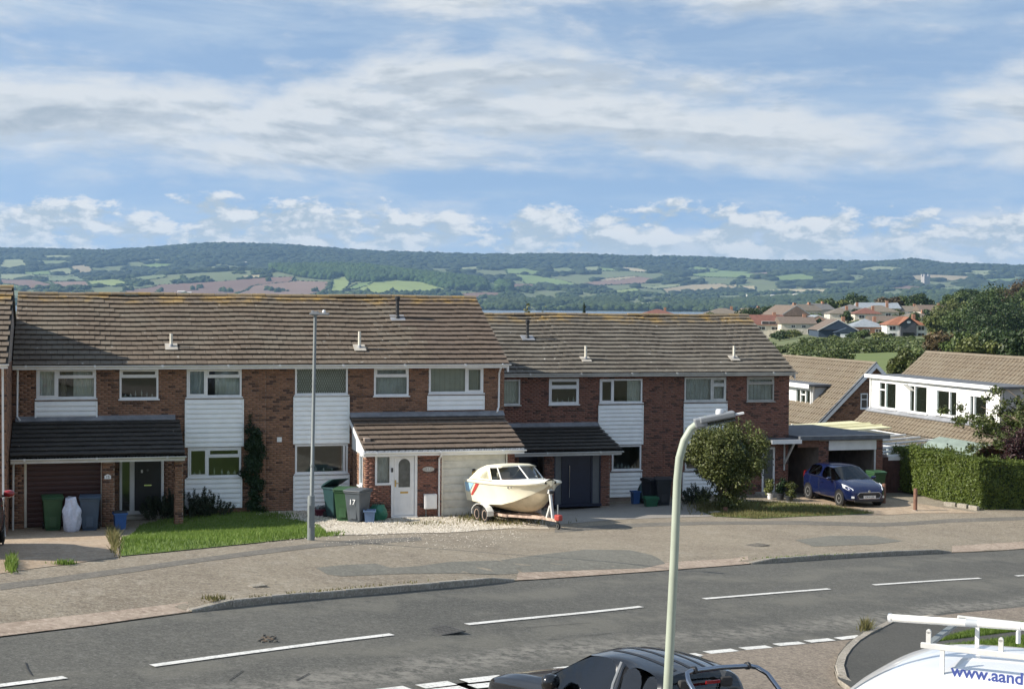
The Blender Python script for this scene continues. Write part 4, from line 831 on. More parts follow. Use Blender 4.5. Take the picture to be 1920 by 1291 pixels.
# ---------------- set-back house with the navy door
ZB, EB, RB = -.38, 4.62, 6.80; XB0, XBP, XB1 = 14.30, 22.55, 28.07
RPB = (YB-.43, EB-.02, YB-.38+4.6, RB)
h19 = thing('terraced_house', (18, YB, ZB), 'set-back red brick terraced house with navy front door behind the boat', 'house')
w7, w8, w9, w9b = rect(941, 711, 975, 759, YB), rect(1029, 710, 1085, 758, YB), rect(1124, 710, 1204, 755, YB), rect(1147, 834, 1202, 881, YB)
c9, c9b = rect(1122, 759, 1204, 833, YB), rect(1143, 885, 1201, 931, YB)
shell(h19, XB0, XBP, YB, ZB, EB, [w7, w8, w9, w9b], zr=RB)
bricks(h19, [(XB0, XBP, ZB, EB-.1)], [w7, w8, w9, w9b, c9, c9b, (XB0, 19.8, ZB-1, 2.45)], YB, M['brick_red'])
window(h19, w7, YB, curtain=[('pleat', .05, .95), ('things', .1, .9, 3)], fm='white_dull'); window(h19, w8, YB, trans=[(-99, 99, onY(1057, 725, YB).z)], casement=(0, 1), curtain=[('things', .05, .95, 5)])
window(h19, w9, YB, mull=[onY(1149, 730, YB).x], casement=(0,), curtain=[('pleat', .68, .98)]); window(h19, w9b, YB, curtain=[('things', .1, .9, 7)])
cladding(h19, c9, YB); cladding(h19, c9b, YB)
rf19 = main_roof(h19, XB0+.02, XBP, YB, EB, RB, 15, lambda x, k: 'tile_b', 190, 21)
gutter(h19, XB0+.05, XBP, YB-.46, EB-.035, 'white_dull'); fascia(h19, XB0+.05, XBP, YB-.40, EB-.165, EB-.06, 'white_dull', soff=YB-.013)
soil_pipe(h19, (989, 635), 602, RPB, 'black', .06, True); soil_pipe(h19, (1098, 675), 648, RPB)
zqt, zqe = 2.48, 1.86; yqe = YQ-.30
pr19 = MB().prism([(yqe, zqe-.04), (YB, zqt-.04), (YB, zqt-.16), (yqe, zqe-.14)], 'x', XB0+.02, 19.82).build('porch_roof', M['tile_shade'], h19, fix=True)
tiled(pr19, XB0+.02, 19.82, yqe-.04, zqe-.03, YB-.02, zqt, 7, .335, lambda x, k: 'tile_shade', 110, 25)
MB().prism([(YB-.20, zqt-.005), (YB-.02, zqt+.13), (YB-.018, zqt+.17), (YB-.23, zqt+.03)], 'x', XB0+.05, 19.8).build('flashing', M['lead'], pr19, fix=True)
gutter(h19, XB0+.05, 19.88, yqe-.06, zqe-.10, 'white_dull'); fascia(h19, XB0+.05, 19.82, yqe, zqe-.24, zqe-.05, 'white_dull', soff=YQ+.4)
yd = YQ+.35; X9 = lambda a: onY(a, 900, yd).x; zt9 = 1.62
mb = MB().box(XB0+.02, X9(972), yd, yd+.2, ZB-.3, zt9).box(X9(1020), X9(1039), yd, yd+.2, ZB-.3, zt9).box(X9(1126), X9(1143), yd, YB, ZB-.3, zt9).box(X9(972), X9(1020), yd+.9, yd+1.0, ZB-.3, zt9).build('porch_wall', M['mortar'], h19); porch19_done = True
bricks(h19, [(X9(1020), X9(1039), ZB, zt9), (X9(1126), X9(1143), ZB, zt9), (XB0+.02, X9(972), ZB, zt9)], [], yd, M['brick_red']); bricks(h19, [(yd, YB-.1, ZB, zt9)], [], X9(1143), M['brick_red'], axis='y', face=1)
M['navy'] = mat('navy_paint', (.010, .016, .04), .38, var=.1); M['grey_panel'] = mat('grey_side_panel', (.13, .14, .15), .35, var=.1)
garage_ribs(h19, (X9(972), X9(1020), ZB, zt9-.05), yd+.85, 'navy', 12)
d = MB().box(X9(1056), X9(1108), yd+.02, yd+.07, ZB+.1, zt9-.06).build('door', M['navy'], h19, bevel=.006)
a = onY(1067, 872, yd).z, onY(1067, 932, yd).z; MB().tube([(X9(1067), yd-.05, a[1]), (X9(1067), yd-.05, a[0])], .016, 8).tube([(X9(1067), yd-.05, a[1]+.1), (X9(1067), yd+.02, a[1]+.1)], .01, 6).tube([(X9(1067), yd-.05, a[0]-.1), (X9(1067), yd+.02, a[0]-.1)], .01, 6).build('pull_bar', M['chrome'], d)
fr = MB().box(X9(1039), X9(1127), yd-.01, yd+.08, zt9-.06, zt9).box(X9(1039), X9(1127), yd-.08, yd+.08, ZB, ZB+.1)
for a, b in ((1039, 1041), (1053, 1056), (1108, 1111), (1124, 1127)): fr.box(X9(a), X9(b), yd-.01, yd+.08, ZB+.1, zt9-.06)
f9 = fr.build('door_frame', M['navy'], h19)
for a, b in ((1041, 1053), (1111, 1124)): MB().box(X9(a), X9(b), yd+.03, yd+.05, ZB+.1, zt9-.06).build('side_panel', M['grey_panel'], f9)
# ---------------- end house behind the round bush
h21 = thing('terraced_house', (25, YB, ZB), 'end terraced house in red brick behind the round bush', 'house')
w10, w11 = rect(1283, 707, 1361, 752, YB), rect(1400, 706, 1451, 752, YB); w10b = rect(1284, 832, 1358, 880, YB); c10, c10b = rect(1282, 756, 1361, 831, YB), rect(1280, 884, 1359, 928, YB); dr21 = rect(1428, 838, 1452, 931, YB)
shell(h21, XBP, XB1, YB, ZB, EB, [w10, w11, w10b, (dr21[0], dr21[1], ZB, dr21[3])], zr=RB)
bricks(h21, [(XBP, XB1, ZB, EB-.1)], [w10, w11, w10b, c10, c10b, (dr21[0], dr21[1], ZB-1, dr21[3])], YB, M['brick_red']); bricks(h21, [(YB+.02, YB+8.4, ZB, EB-.1)], [], XB1, M['brick_red'], axis='y', face=1)
window(h21, w10, YB, mull=[onY(1334, 730, YB).x], trans=[(onY(1334, 730, YB).x, 99, onY(1347, 721, YB).z)], fm='white_dull', casement=(1, 2), curtain=[('pleat', .02, .98, 'curtain_grey')]); window(h21, w11, YB, trans=[(-99, 99, onY(1425, 719, YB).z)], fm='grey_frame', casement=(1,), curtain=[('blind', .03, .97, 'curtain_grey')])
window(h21, w10b, YB, fm='white_dull'); cladding(h21, c10, YB); cladding(h21, c10b, YB)
rf21 = main_roof(h21, XBP, XB1+.08, YB, EB, RB, 15, lambda x, k: 'tile_b', 290, 33)
gutter(h21, XBP, XB1+.14, YB-.46, EB-.035, 'white_dull'); fascia(h21, XBP, XB1+.08, YB-.40, EB-.165, EB-.06, 'white_dull', soff=YB-.013)
MB().prism([(YB-.42, EB-.12), (YB-.38+4.6, RB-.06), (YB-.38+4.6, RB-.26), (YB-.42, EB-.30)], 'x', XB1+.02, XB1+.07).build('bargeboard', M['white_dull'], rf21, fix=True)
soil_pipe(h21, (1376, 673), 648, RPB)
x0, x1, z0, z1 = dr21; f1 = MB().box(x0, x0+.08, YB-.03, YB+.06, ZB, z1).box(x1-.08, x1, YB-.03, YB+.06, ZB, z1).box(x0+.08, x1-.08, YB-.03, YB+.06, z1-.08, z1).build('door_frame', M['white'], h21)
MB().box(x0+.08, x1-.08, YB, YB+.02, ZB+.1, z1-.08).build('pane', M['frosted'], f1); MB().box(x0-.3, x1+.3, YB-.7, YB, ZB-.3, ZB+.08).build('doorstep', M['concrete'], h21)
ca, cb = onY(1447, 829, YB-1.0), onY(1503, 829, YB-1.0)
cn = MB().box(ca.x, cb.x, YB-1.0, YB-.02, ca.z-.02, ca.z+.09).build('canopy', M['felt'], h21); MB().box(ca.x, cb.x, YB-1.03, YB-1.002, ca.z-.07, ca.z+.09).build('fascia', M['white'], cn)
bx = onY(1480, 860, YB-.5).x; MB().obox((bx, YB-.48, ca.z-.52), (.03, 0, 0), Vector((0, -.45, .48)), Vector((0, .03, .03))).box(bx-.03, bx+.03, YB-.06, YB-.014, ca.z-1.25, ca.z-.02).build('bracket', M['white_dull'], cn)

# ---------------- neighbouring house at the left edge of the view
ZL, EL, RL = .42, 5.47, 7.66
hl = thing('terraced_house', (-6, YL, ZL), 'neighbouring brick house cut off at the left edge', 'house')
XL1 = -1.97
shell(hl, -10, XL1, YL, ZL, EL, [], zr=RL); bricks(hl, [(-4.2, XL1, ZL, EL-.1)], [], YL, M['brick']); bricks(hl, [(YL+.02, YL+4.6, ZL, EL-.1)], [], XL1, M['brick'], axis='y', face=1)
rfl = main_roof(hl, -10, XL1+.06, YL, EL, RL, 15, lambda x, k: 'tile_a', 0, 41)
gutter(hl, -10, XL1+.1, YL-.46, EL-.035); fascia(hl, -10, XL1+.06, YL-.40, EL-.165, EL-.06, soff=YL-.013)
downpipe(hl, [onY(5, 690, YL-.4), onY(5, 705, YL-.1), onY(6, 950, YL-.1), onY(9, 1008, YL-.1)]); downpipe(h15, [onY(26, 862, YP-.3), onY(25, 875, YP-.1), onY(24, 1000, YP-.1)], m='white_dull')

# ---------------- flat roofed garage beside the end house
YG = 56.0; xg0, xg1, gz = 28.20, 32.02, 2.05
gar = thing('garage', (30, YG, -.45), 'flat roofed brick garage with open dark doorway behind the blue car', 'garage'); zf = -.47
go = (onY(1553, 880, YG).x, onY(1642, 880, YG).x)
mb = MB().box(xg0+.9, go[0], YG, YG+.3, zf-.3, 1.85).box(go[1], xg1, YG, YG+.3, zf-.3, 1.85).box(go[0], go[1], YG+.05, YG+.3, 1.40, 1.85).box(xg1-.2, xg1, YG+.3, YG+6.4, zf-.5, 1.85).box(xg0+.9, xg0+1.1, YG+.3, YG+6.4, zf-.5, 1.85).box(xg0+1.1, xg1-.2, YG+6.2, YG+6.4, zf-.5, 1.85).box(xg0+1.1, xg1-.2, YG, YG+6.2, zf-.3, zf+.01)
mb.build('wall', M['mortar'], gar); bricks(gar, [(xg0+.9, go[0], zf, 1.85), (go[1], xg1, zf, 1.85)], [], YG, M['brick_red']); bricks(gar, [(YG+.02, YG+6, zf, 1.85)], [], xg1, M['brick_red'], axis='y', face=1)
MB().prism([(YG-.35, 1.86), (YG+6.5, 1.76), (YG+6.5, 1.90), (YG-.35, 2.02)], 'x', xg0-.1, xg1+.15).build('flat_roof', M['felt'], gar, fix=True)
MB().box(go[0], go[1], YG-.03, YG-.002, 1.40, 1.80).build('raised_door', M['white'], gar, bevel=.005)
MB().box(go[1]-.05, go[1], YG+.02, YG+.08, zf, 1.40).build('door_track', M['white'], gar)
MB().box(xg0-.05, xg0+.9, YG-.05, YG+.05, 1.55, 1.85).build('fascia', M['wood'], gar)
# ------------------------------------------------------------------ street lamps
M['lamp_green'] = mat('pale_green_paint', (.36, .40, .32), .5, var=.07, grime=.15); M['lantern'] = mat('grey_lantern', (.20, .215, .23), .5, var=.1)
def lamp_post():
    b = pg(583, 1012); L = thing('street_lamp', b, 'slim grey steel lamp post beside the green lawn', 'street lamp')
    d = b.y/ray(583, 1012).y; top = at(591, 590, d); H = top-b; f = lambda t: b+H*t
    MB().lathe([(.085, -.3), (.085, .05), (.082, 1.0), (.078, 1.02)], b, 16).build('base_section', M['steel'], L, smooth='auto')
    MB().tube([f(.16), f(.185), f(.19), f(.32), f(.321), f(1)], [.08, .055, .046, .045, .042, .036], 14).build('column', M['steel'], L, smooth='auto')
    MB().tube([f(.325), f(.335)], .052, 12).build('collar', M['steel'], L)
    r = Vector((.95, -.30, 0)); u = Vector((0, 0, 1)); s = Vector((.3, .95, 0))
    MB().obox(top+r*.10+u*.02, r*.22, s*.07, u*.025).obox(top+r*.0+u*.03, r*.07, s*.05, u*.05).obox(top+r*-.06+u*.06, r*.03, s*.03, u*.04).build('lantern', M['lantern'], L, bevel=.012)
    MB().lathe([(.035, 0), (.04, .03), (.03, .06), (.0, .075)], top+r*.20+u*.045, 12).build('light_sensor', M['white'], L, smooth=True)
    MB().obox(b+Vector((-.01, -.086, .55)), (.045, 0, 0), (0, .004, 0), (0, 0, .25)).build('access_door', M['steel'], L)
lamp_post()
def swan_lamp():
    d = 14.3; y = 1290.0
    while at(1252-(y-1290)*.048, y, d).z > G(5.4, 13.2): y += 4
    b = at(1252-(y-1290)*.048, y, d); b.z = G(b.x, b.y); L = thing('street_lamp', b, 'pale green swan-neck lamp post standing in front of the black pickup', 'street lamp')
    pts = [b, at(1252, 1290, d), at(1264, 1050, d), at(1270, 900, d), at(1274, 858, d), at(1283, 826, d), at(1296, 804, d), at(1310, 793, d), at(1326, 785, d)]
    MB().lathe([(.07, -.2), (.07, 1.1), (.066, 1.15), (.048, 1.25)], b, 16).build('base_section', M['lamp_green'], L, smooth='auto')
    MB().tube(pts, [.045, .044, .041, .038, .038, .038, .038, .037, .036], 18).build('column', M['lamp_green'], L, smooth=True)
    a, c = at(1306, 793, d), at(1372, 780, d); e = (c-a).normalized(); n = Vector((.28, .96, 0)); n = (n-e*n.dot(e)).normalized(); u = e.cross(n); u = u if u.z > 0 else -u; m_ = (a+c)/2
    ln = MB().obox(m_+u*.02+e*.03, e*.17, n*.075, u*.028).obox(m_+u*.0-e*.13, e*.06, n*.06, u*.045).build('lantern', M['lantern'], L, bevel=.014)
    MB().obox(m_+e*.06-u*.022, e*.13, n*.06, u*.02).build('lamp_glass', M['glass_dark'], ln); MB().obox(m_+e*.235+u*.01, e*.05, n*.03, u*.008).build('end_bracket', M['white'], ln)
    p = at(1349, 776, d); MB().lathe([(.03, 0), (.036, .02), (.036, .045), (.03, .06), (.0, .065)], p-Vector((0, 0, .015)), 14).build('light_sensor', M['white'], L, smooth='auto')
swan_lamp()
# ------------------------------------------------------------------ bins, boxes and bags
for n, c in dict(bin_green=(.035, .095, .04), bin_slate=(.085, .10, .115), bin_blue_slate=(.055, .085, .125), bin_dark=(.03, .034, .04), bin_teal=(.02, .055, .06), box_blue=(.04, .11, .30), box_paleblue=(.13, .21, .36), bag_green=(.03, .17, .11), box_crimson=(.10, .012, .03), box_green=(.02, .12, .06)).items(): M[n] = mat(n+'_plastic', c, .45, var=.12, grime=.15)
def wheelie(px, m, label, rz=0, h=1.06, lid=0.0, num=None, loc=None, tilt=0):
    p = loc or pg(*px); B = thing('wheelie_bin', p, label, 'wheelie bin', rz, 'wheelie bins'); B.rotation_euler = (tilt, 0, rz); w0, w1, d0, d1 = .22, .285, .24, .35; zb, zt = .06, h-.07
    V = [(s*w, t*d, z) for w, d, z in ((w0, d0, zb), (w1, d1, zt)) for s, t in ((-1, -1), (1, -1), (1, 1), (-1, 1))]
    mb = MB().add(V, [(0, 3, 2, 1), (4, 5, 6, 7), (0, 1, 5, 4), (1, 2, 6, 5), (2, 3, 7, 6), (3, 0, 4, 7)]); mb.box(-w1-.02, w1+.02, -d1-.02, d1+.01, zt-.06, zt+.005)
    mb.box(-.12, .12, -d0-.045, -d0-.005, .12, .5); bd = mb.build('body', M[m], B, world=False, bevel=.02)
    lb = MB().prism([(-d1-.05, 0), (-d1-.05, .03), (-d1*.5, .065), (d1*.6, .07), (d1+.04, .03), (d1+.04, 0)], 'x', -w1-.03, w1+.03).build('lid', M[m], B, world=False, bevel=.015, fix=True, loc=(0, d1, 0)); lb.location = (0, d1+.0, zt+.01); lb.rotation_euler = (-lid, 0, 0)
    MB().tube([(-w1-.0, d1+.07, zt-.02), (w1+.0, d1+.07, zt-.02)], .018, 8).build('handle', M[m], B, world=False)
    for s in (-1, 1): MB().lathe([(.0, -.03), (.09, -.03), (.10, -.02), (.10, .02), (.09, .03), (0, .03)], (s*(w0+.02), d0+.05, .10), 14, 'x').build('wheel', M['rubber'], B, world=False, smooth='auto')
    MB().box(-.20, .20, -d0-.055, -d0+.02, .03, .06).build('foot', M[m], B, world=False)
    if num: text(num, .24, (0, -d0-.105, .66), (math.pi/2-.1, 0, 0), 'white', B, name='number', world=False)
    return B
wheelie((98, 993), 'bin_green', 'dark green wheelie bin left of the white sack before the red garage', .08)
wheelie((169, 993), 'bin_blue_slate', 'blue grey wheelie bin right of the white sack before the red garage', -.05)
wheelie((648, 975), 'bin_green', 'bright green wheelie bin by the white door, between grey and teal bins', -.5)
wheelie((671, 978), 'bin_slate', 'grey wheelie bin marked 17 beside the blue bucket', -.75, num='17')
wheelie((630, 970), 'bin_teal', 'dark teal wheelie bin with its lid tipped open behind the green bin', .35, lid=.35, tilt=-.05)
wheelie((1243, 946), 'bin_dark', 'charcoal wheelie bin against the brick wall left of the round bush', -.25)
wheelie((1222, 944), 'bin_dark', 'black wheelie bin half hidden behind the green recycling box', .2, h=1.0)
def tub(px, m, w, d, h, label, name, cat, rz=0, lid=False, loc=None, taper=.82):
    p = loc or pg(*px); B = thing(name, p, label, cat, rz); V = []; t = .018
    V = [(s*a, u*b, z) for a, b, z in ((w*taper/2, d*taper/2, .0), (w/2, d/2, h), (w/2-t, d/2-t, h), (w*taper/2-t, d*taper/2-t, t)) for s, u in ((-1, -1), (1, -1), (1, 1), (-1, 1))]
    f = [(0, 3, 2, 1)]
    for k in range(3): f += [(4*k+i, 4*k+(i+1) % 4, 4*k+4+(i+1) % 4, 4*k+4+i) for i in range(4)]
    f.append((12, 13, 14, 15)); MB().add(V, f).build('body', M[m], B, world=False, fix=True)
    mb = MB(); r = .03
    for a, b, c, e in ((-w/2-r, w/2+r, -d/2-r, -d/2), (-w/2-r, w/2+r, d/2, d/2+r), (-w/2-r, -w/2, -d/2, d/2), (w/2, w/2+r, -d/2, d/2)): mb.box(a, b, c, e, h-.05, h+.006)
    mb.build('rim', M[m], B, world=False, bevel=.006)
    if lid: MB().box(-w/2-.02, w/2+.02, -d/2-.02, d/2+.02, h+.007, h+.045).build('lid', M[lid], B, world=False, bevel=.012)
    return B
tub((225, 991), 'box_blue', .36, .40, .50, 'blue recycling box with dark lid beside the brick pier', 'recycling_box', 'recycling box', .1, 'bin_dark')
tub((693, 979), 'box_paleblue', .34, .36, .40, 'pale blue bucket beside the grey bin marked 17', 'bucket', 'bucket', -.2)
tub((1191, 944), 'box_blue', .28, .36, .50, 'tall blue tub against the white cladding near the navy door', 'recycling_box', 'recycling box', 0)
tub((1220, 949), 'box_green', .50, .40, .34, 'low green recycling box before the charcoal bins', 'recycling_box', 'recycling box', -.1, 'box_green')
cb = tub((609, 966), 'box_crimson', .72, .42, .24, 'low dark crimson crate of odds and ends under the bay cladding', 'crate', 'crate', .05)
for i in range(9):
    x, y = random.uniform(-.28, .28), random.uniform(-.14, .14); s = random.uniform(.05, .09); MB().obox((x, y, .25+s*.3), (s, s*.4, .02), (-s*.4, s, .01), (0, .02, s*.5)).build('oddment', M[random.choice(['bin_slate', 'bin_dark', 'steel', 'felt'])], cb, world=False, bevel=.01)
def blob(name, p, sx, sy, sz, m, label, cat, seed, fold=.08, n=28, taper=0.2, top=None):
    r = np.random.default_rng(seed); B = MB(); rings = 16; V = []
    ph = r.uniform(0, 6.28, (5, 3))
    for i in range(rings+1):
        t = i/rings; z = t; prof = (math.sin(math.pi*min(1, t*.92+.06)))**.45*(1-taper*t)
        if top: prof = (1 if t < .02 else 1)*(.78+.3*math.sin(math.pi*min(1, t*1.05)))*(1-taper*max(0, t-.6)*2.2)
        for k in range(n):
            a = 2*math.pi*k/n; f = 1+fold*(math.sin(3*a+ph[0, 0]+5*z)+.7*math.sin(5*a+ph[1, 0]-7*z+2*math.sin(4*z))+.5*math.sin(8*a+ph[2, 0]+9*z))
            V.append((sx*prof*f*math.cos(a), sy*prof*f*math.sin(a), sz*z*(1+.04*math.sin(2*a+ph[3, 0]))))
    B.add(V, [(i*n+k, i*n+(k+1) % n, (i+1)*n+(k+1) % n, (i+1)*n+k) for i in range(rings) for k in range(n)]+[tuple(range(n-1, -1, -1)), tuple(range(rings*n, rings*n+n))])
    o = B.build(name, M[m], smooth=True, loc=(0, 0, 0)); o.location = p; return tag(o, label, cat)
M['sack'] = mat('white_woven_sack', (.62, .64, .74), .6, var=.12, scale=14, bump=.4, bscale=60)
p = pg(134, 996); sk = blob('sack', p, .24, .22, 1.02, 'sack', 'crumpled white woven sack standing between two bins', 'sack', 4, .12, 44, .3, top=True)
p = pg(709, 975); bg_ = blob('garden_bag', p, .27, .22, .50, 'bag_green', 'slumped green garden bag beside the white front door', 'bag', 8, .09, 30, .1, top=True)
for s in (-.08, .1): MB().tube([(p.x+s-.05, p.y-.05, p.z+.42), (p.x+s-.03, p.y-.1, p.z+.58), (p.x+s+.03, p.y-.1, p.z+.58), (p.x+s+.05, p.y-.05, p.z+.42)], .012, 6).build('carry_strap', M['bin_teal'], bg_)
p = pg(1207, 943); blob('refuse_bag', p+Vector((0, .1, .0)), .28, .24, .78, 'bin_teal', 'dark green refuse bag heaped beside the tall blue tub', 'bag', 9, .1, 24, .3)
# ------------------------------------------------------------------ timber posts and edging by the hedge
for px, h, lb in (((1716, 957), 42, 'short brown timber post in sunlight before the hedge'), ((1657, 944), 38, 'short brown timber post next to the blue car bumper')):
    p = pg(*px); hh = h/F*(p.y/ray(*px).y); B = thing('timber_post', p, lb, 'post', .2, 'timber posts'); MB().lathe([(.075, -.3), (.075, hh-.02), (.06, hh)], (0, 0, 0), 12).build('shaft', M['wood'], B, world=False, smooth='auto'); MB().lathe([(.11, -.05), (.10, .03)], (0, 0, 0), 12).build('footing', M['concrete'], B, world=False)
q = polyline(pgxy([(1768, 947), (1800, 950), (1836, 957)]), .5)
st = thing('stone_edging', (q[0].x, q[0].y, G(*q[0])), 'row of pale stone edging along the foot of the hedge', 'edging')
for a, b in zip(q, q[1:]):
    d = (b-a).normalized(); m_ = (a+b)/2; MB().obox((m_.x, m_.y, G(m_.x, m_.y)+.06), Vector((d.x, d.y, 0))*.235, Vector((-d.y, d.x, 0))*.07, (0, 0, .09)).build('stone', M['kerb'], st, bevel=.02)
for i, (px, lb) in enumerate((((1360, 960), 'small loose brick standing on end in the grass under the bush'), ((1340, 963), 'pale flat stone lying in the grass below the bush'))):
    p = pg(*px); o = MB().obox((0, 0, .09 if i == 0 else .04), (.06, .02, 0) if i == 0 else (.22, .05, 0), (-.015, .05, 0) if i == 0 else (-.02, .08, 0), (0, 0, .1) if i == 0 else (0, .01, .05)).build('loose_brick' if i == 0 else 'loose_stone', M['brick_red' if i == 0 else 'kerb'], bevel=.008, loc=(0, 0, 0)); o.location = p; tag(o, lb, 'brick' if i == 0 else 'stone')

# ------------------------------------------------------------------ boat on a trailer
M['gel'] = mat('cream_gelcoat', (.80, .76, .60), .28, var=.05, grime=.10, scale=2, coat=.3); M['gel_white'] = mat('white_gelcoat', (.83, .82, .76), .3, var=.04); M['hull_low'] = mat('stained_hull', (.50, .42, .29), .45, var=.15, scale=2.5, grime=.35); M['canvas'] = mat('cream_canvas', (.74, .69, .52), .85, var=.08, bump=.3, bscale=25)
M['boat_red'] = mat('red_decal', (.45, .06, .05), .4, var=.1); M['boat_blue'] = mat('pale_blue_decal', (.35, .60, .85), .4, var=.05); M['rust'] = mat('rusty_white_paint', (.45, .33, .26), .7, var=.4, scale=6, grime=.5); M['red_cover'] = mat('red_plastic', (.38, .05, .04), .5, var=.15)
M['perspex'] = mat_glass('scratched_perspex', (.8, .82, .82), .8)
AX = Vector((13.30, 46.85, 0)); AX.z = G(AX.x, AX.y); HD = Vector((.20, -.98, 0)).normalized(); RZB = math.atan2(HD.y, HD.x)
boat = thing('motor_boat', AX-Vector((0, 0, .10)), 'small cream motor boat with canvas canopy on a trailer', 'boat', RZB); slope = (G(AX.x+HD.x*3, AX.y+HD.y*3)-G(AX.x, AX.y))/3; boat.rotation_euler = (0, -math.atan(slope)-.01, RZB)
ST = [(-1.35, .50, .74, .72, .86, 1.42), (-.6, .47, .76, .70, .89, 1.42), (.3, .43, .77, .68, .91, 1.42), (1.1, .40, .74, .72, .91, 1.43), (1.7, .42, .64, .84, .87, 1.45), (2.2, .52, .48, 1.00, .76, 1.47), (2.55, .70, .32, 1.14, .60, 1.49), (2.82, .98, .17, 1.27, .40, 1.51), (2.98, 1.34, .05, 1.40, .18, 1.52)]
def boat_parts():
    up, lo = MB(), MB(); rows_u, rows_l = [], []
    for x, zk, yc, zc, yg, zg in ST:
        half_l = [(0, zk), (yc*.5, zk+(zc-zk)*.42), (yc, zc)]; half_u = [(yc, zc), (yc+(yg-yc)*.18+.01, zc+(zg-zc)*.25), (yc+(yg-yc)*.45, zc+(zg-zc)*.55), (yg-.02, zg-.09), (yg+.02, zg-.085), (yg+.02, zg-.02), (yg, zg)]
        rows_l.append([(x, -y, z) for y, z in half_l[::-1]]+[(x, y, z) for y, z in half_l[1:]]); rows_u.append([(x, y, z) for y, z in half_u])
    n = len(rows_l[0]); lo.add([q for r in rows_l for q in r], [(i*n+k, i*n+k+1, (i+1)*n+k+1, (i+1)*n+k) for i in range(len(ST)-1) for k in range(n-1)]); lo.build('lower_hull', M['hull_low'], boat, world=False, smooth=True, fix=True, sub=1)
    n = len(rows_u[0])
    for s in (1, -1): up.add([(x, s*y, z) for r in rows_u for x, y, z in r], [(i*n+k, i*n+k+1, (i+1)*n+k+1, (i+1)*n+k) for i in range(len(ST)-1) for k in range(n-1)])
    x, zk, yc, zc, yg, zg = ST[-1]; up.add([(x, -yg, zg), (x, -yc, zc), (x+.06, 0, zk+.04), (x, yc, zc), (x, yg, zg), (x+.08, 0, zg+.03)], [(0, 1, 2, 5), (2, 3, 4, 5)]); up.add([(x, -yc, zc), (x, 0, zk), (x, yc, zc), (x+.06, 0, zk+.04)], [(0, 1, 3), (1, 2, 3)])
    up.build('topsides', M['gel'], boat, world=False, smooth='auto', fix=True)
    x, zk, yc, zc, yg, zg = ST[0]; MB().prism([(-yg, zg), (-yc, zc), (0, zk), (yc, zc), (yg, zg), (yg*.4, zg-.12), (-yg*.4, zg-.12)], 'x', x-.02, x+.005).build('transom', M['gel_white'], boat, world=False, fix=True)
    # deck: foredeck and side decks
    dk = MB(); fr = [s for s in ST if s[0] >= 1.1]; V = []
    for x, zk, yc, zc, yg, zg in fr: V += [(x, -yg, zg), (x, -yg*.5, zg+.05), (x, 0, zg+.065), (x, yg*.5, zg+.05), (x, yg, zg)]
    dk.add(V, [(i*5+k, i*5+k+1, i*5+6+k, i*5+5+k) for i in range(len(fr)-1) for k in range(4)])
    V = []
    for x, zk, yc, zc, yg, zg in ST[:4]: V += [(x, yg, zg), (x, yg-.2, zg+.02), (x, yg-.2, zg-.5), (x, -yg, zg), (x, -yg+.2, zg+.02), (x, -yg+.2, zg-.5)]
    for o_ in (0, 3): dk.add(V, [(i*6+o_+k, i*6+o_+k+1, i*6+6+o_+k+1, i*6+6+o_+k) for i in range(3) for k in range(2)])
    dk.box(-1.34, 1.1, -.7, .7, .92, .95); dk.build('deck', M['gel_white'], boat, world=False, smooth='auto', fix=True)
    # rub rail, decals, cleats
    MB().tube([(s[0], s[4]+.02, s[5]-.05) for s in ST], .016, 6).tube([(s[0], -s[4]-.02, s[5]-.05) for s in ST], .016, 6).build('rub_rail', M['gel_white'], boat, world=False, smooth=True)
    def side(x, f):   # point on the starboard topside
        for a, b in zip(ST, ST[1:]):
            if a[0] <= x <= b[0]:
                t = (x-a[0])/(b[0]-a[0]); q = [u+(v-u)*t for u, v in zip(a, b)]; _, zk, yc, zc, yg, zg = q; return Vector((x, -(yc+(yg-yc)*(f*.9+.03)+.012), zc+(zg-zc)*f))
    for nm, m, pl in (('stripe', 'boat_red', [(-.95, .30), (-.82, .28), (-.15, .86), (-.42, .86)]), ('stripe', 'boat_blue', [(-1.28, .45), (-1.05, .42), (-.55, .86), (-1.28, .86)])):
        V = [side(*q) for q in pl]; MB().add(V+[v+Vector((0, .006, 0)) for v in V], [(0, 1, 2, 3), (7, 6, 5, 4)]+[(i, i+4, (i+1) % 4+4, (i+1) % 4) for i in range(4)]).build(nm, M[m], boat, world=False, fix=True)
    for x in (1.72, 1.86): v = side(x, .78); MB().obox(v, (.03, 0, 0), (0, .006, 0), (.008, 0, .05)).build('registration_mark', M['felt'], boat, world=False)
    for x, y in ((1.5, .3), (2.45, 0), (2.75, -.08)): MB().tube([(x-.07, y, 1.56), (x-.03, y, 1.59), (x+.03, y, 1.59), (x+.07, y, 1.56)], .012, 6).build('cleat', M['steel'], boat, world=False)
    # screen and canopy
    W0 = [(1.55, -.0, 1.49), (1.25, -.72, 1.46)]; base = [(.70, -.84, 1.46), (1.15, -.74, 1.47), (1.50, -.38, 1.49), (1.56, 0, 1.50), (1.50, .38, 1.49), (1.15, .74, 1.47), (.70, .84, 1.46)]; topc = [(.30, -.72, 1.85), (.68, -.64, 1.86), (.86, -.36, 1.88), (.90, 0, 1.89), (.86, .36, 1.88), (.68, .64, 1.86), (.30, .72, 1.85)]
    fr_ = MB(); 
    for i in (1, 3, 5): fr_.tube([base[i], topc[i]], .022, 8)
    fr_.tube(base, .022, 8).tube(topc, .022, 8); sc_ = fr_.build('windscreen_frame', M['gel_white'], boat, world=False, smooth='auto')
    for i in range(6): MB().add([base[i], base[i+1], topc[i+1], topc[i]], [(0, 1, 2, 3)]).build('screen_pane', M['perspex'], sc_, world=False)
    cn = MB(); cs = []
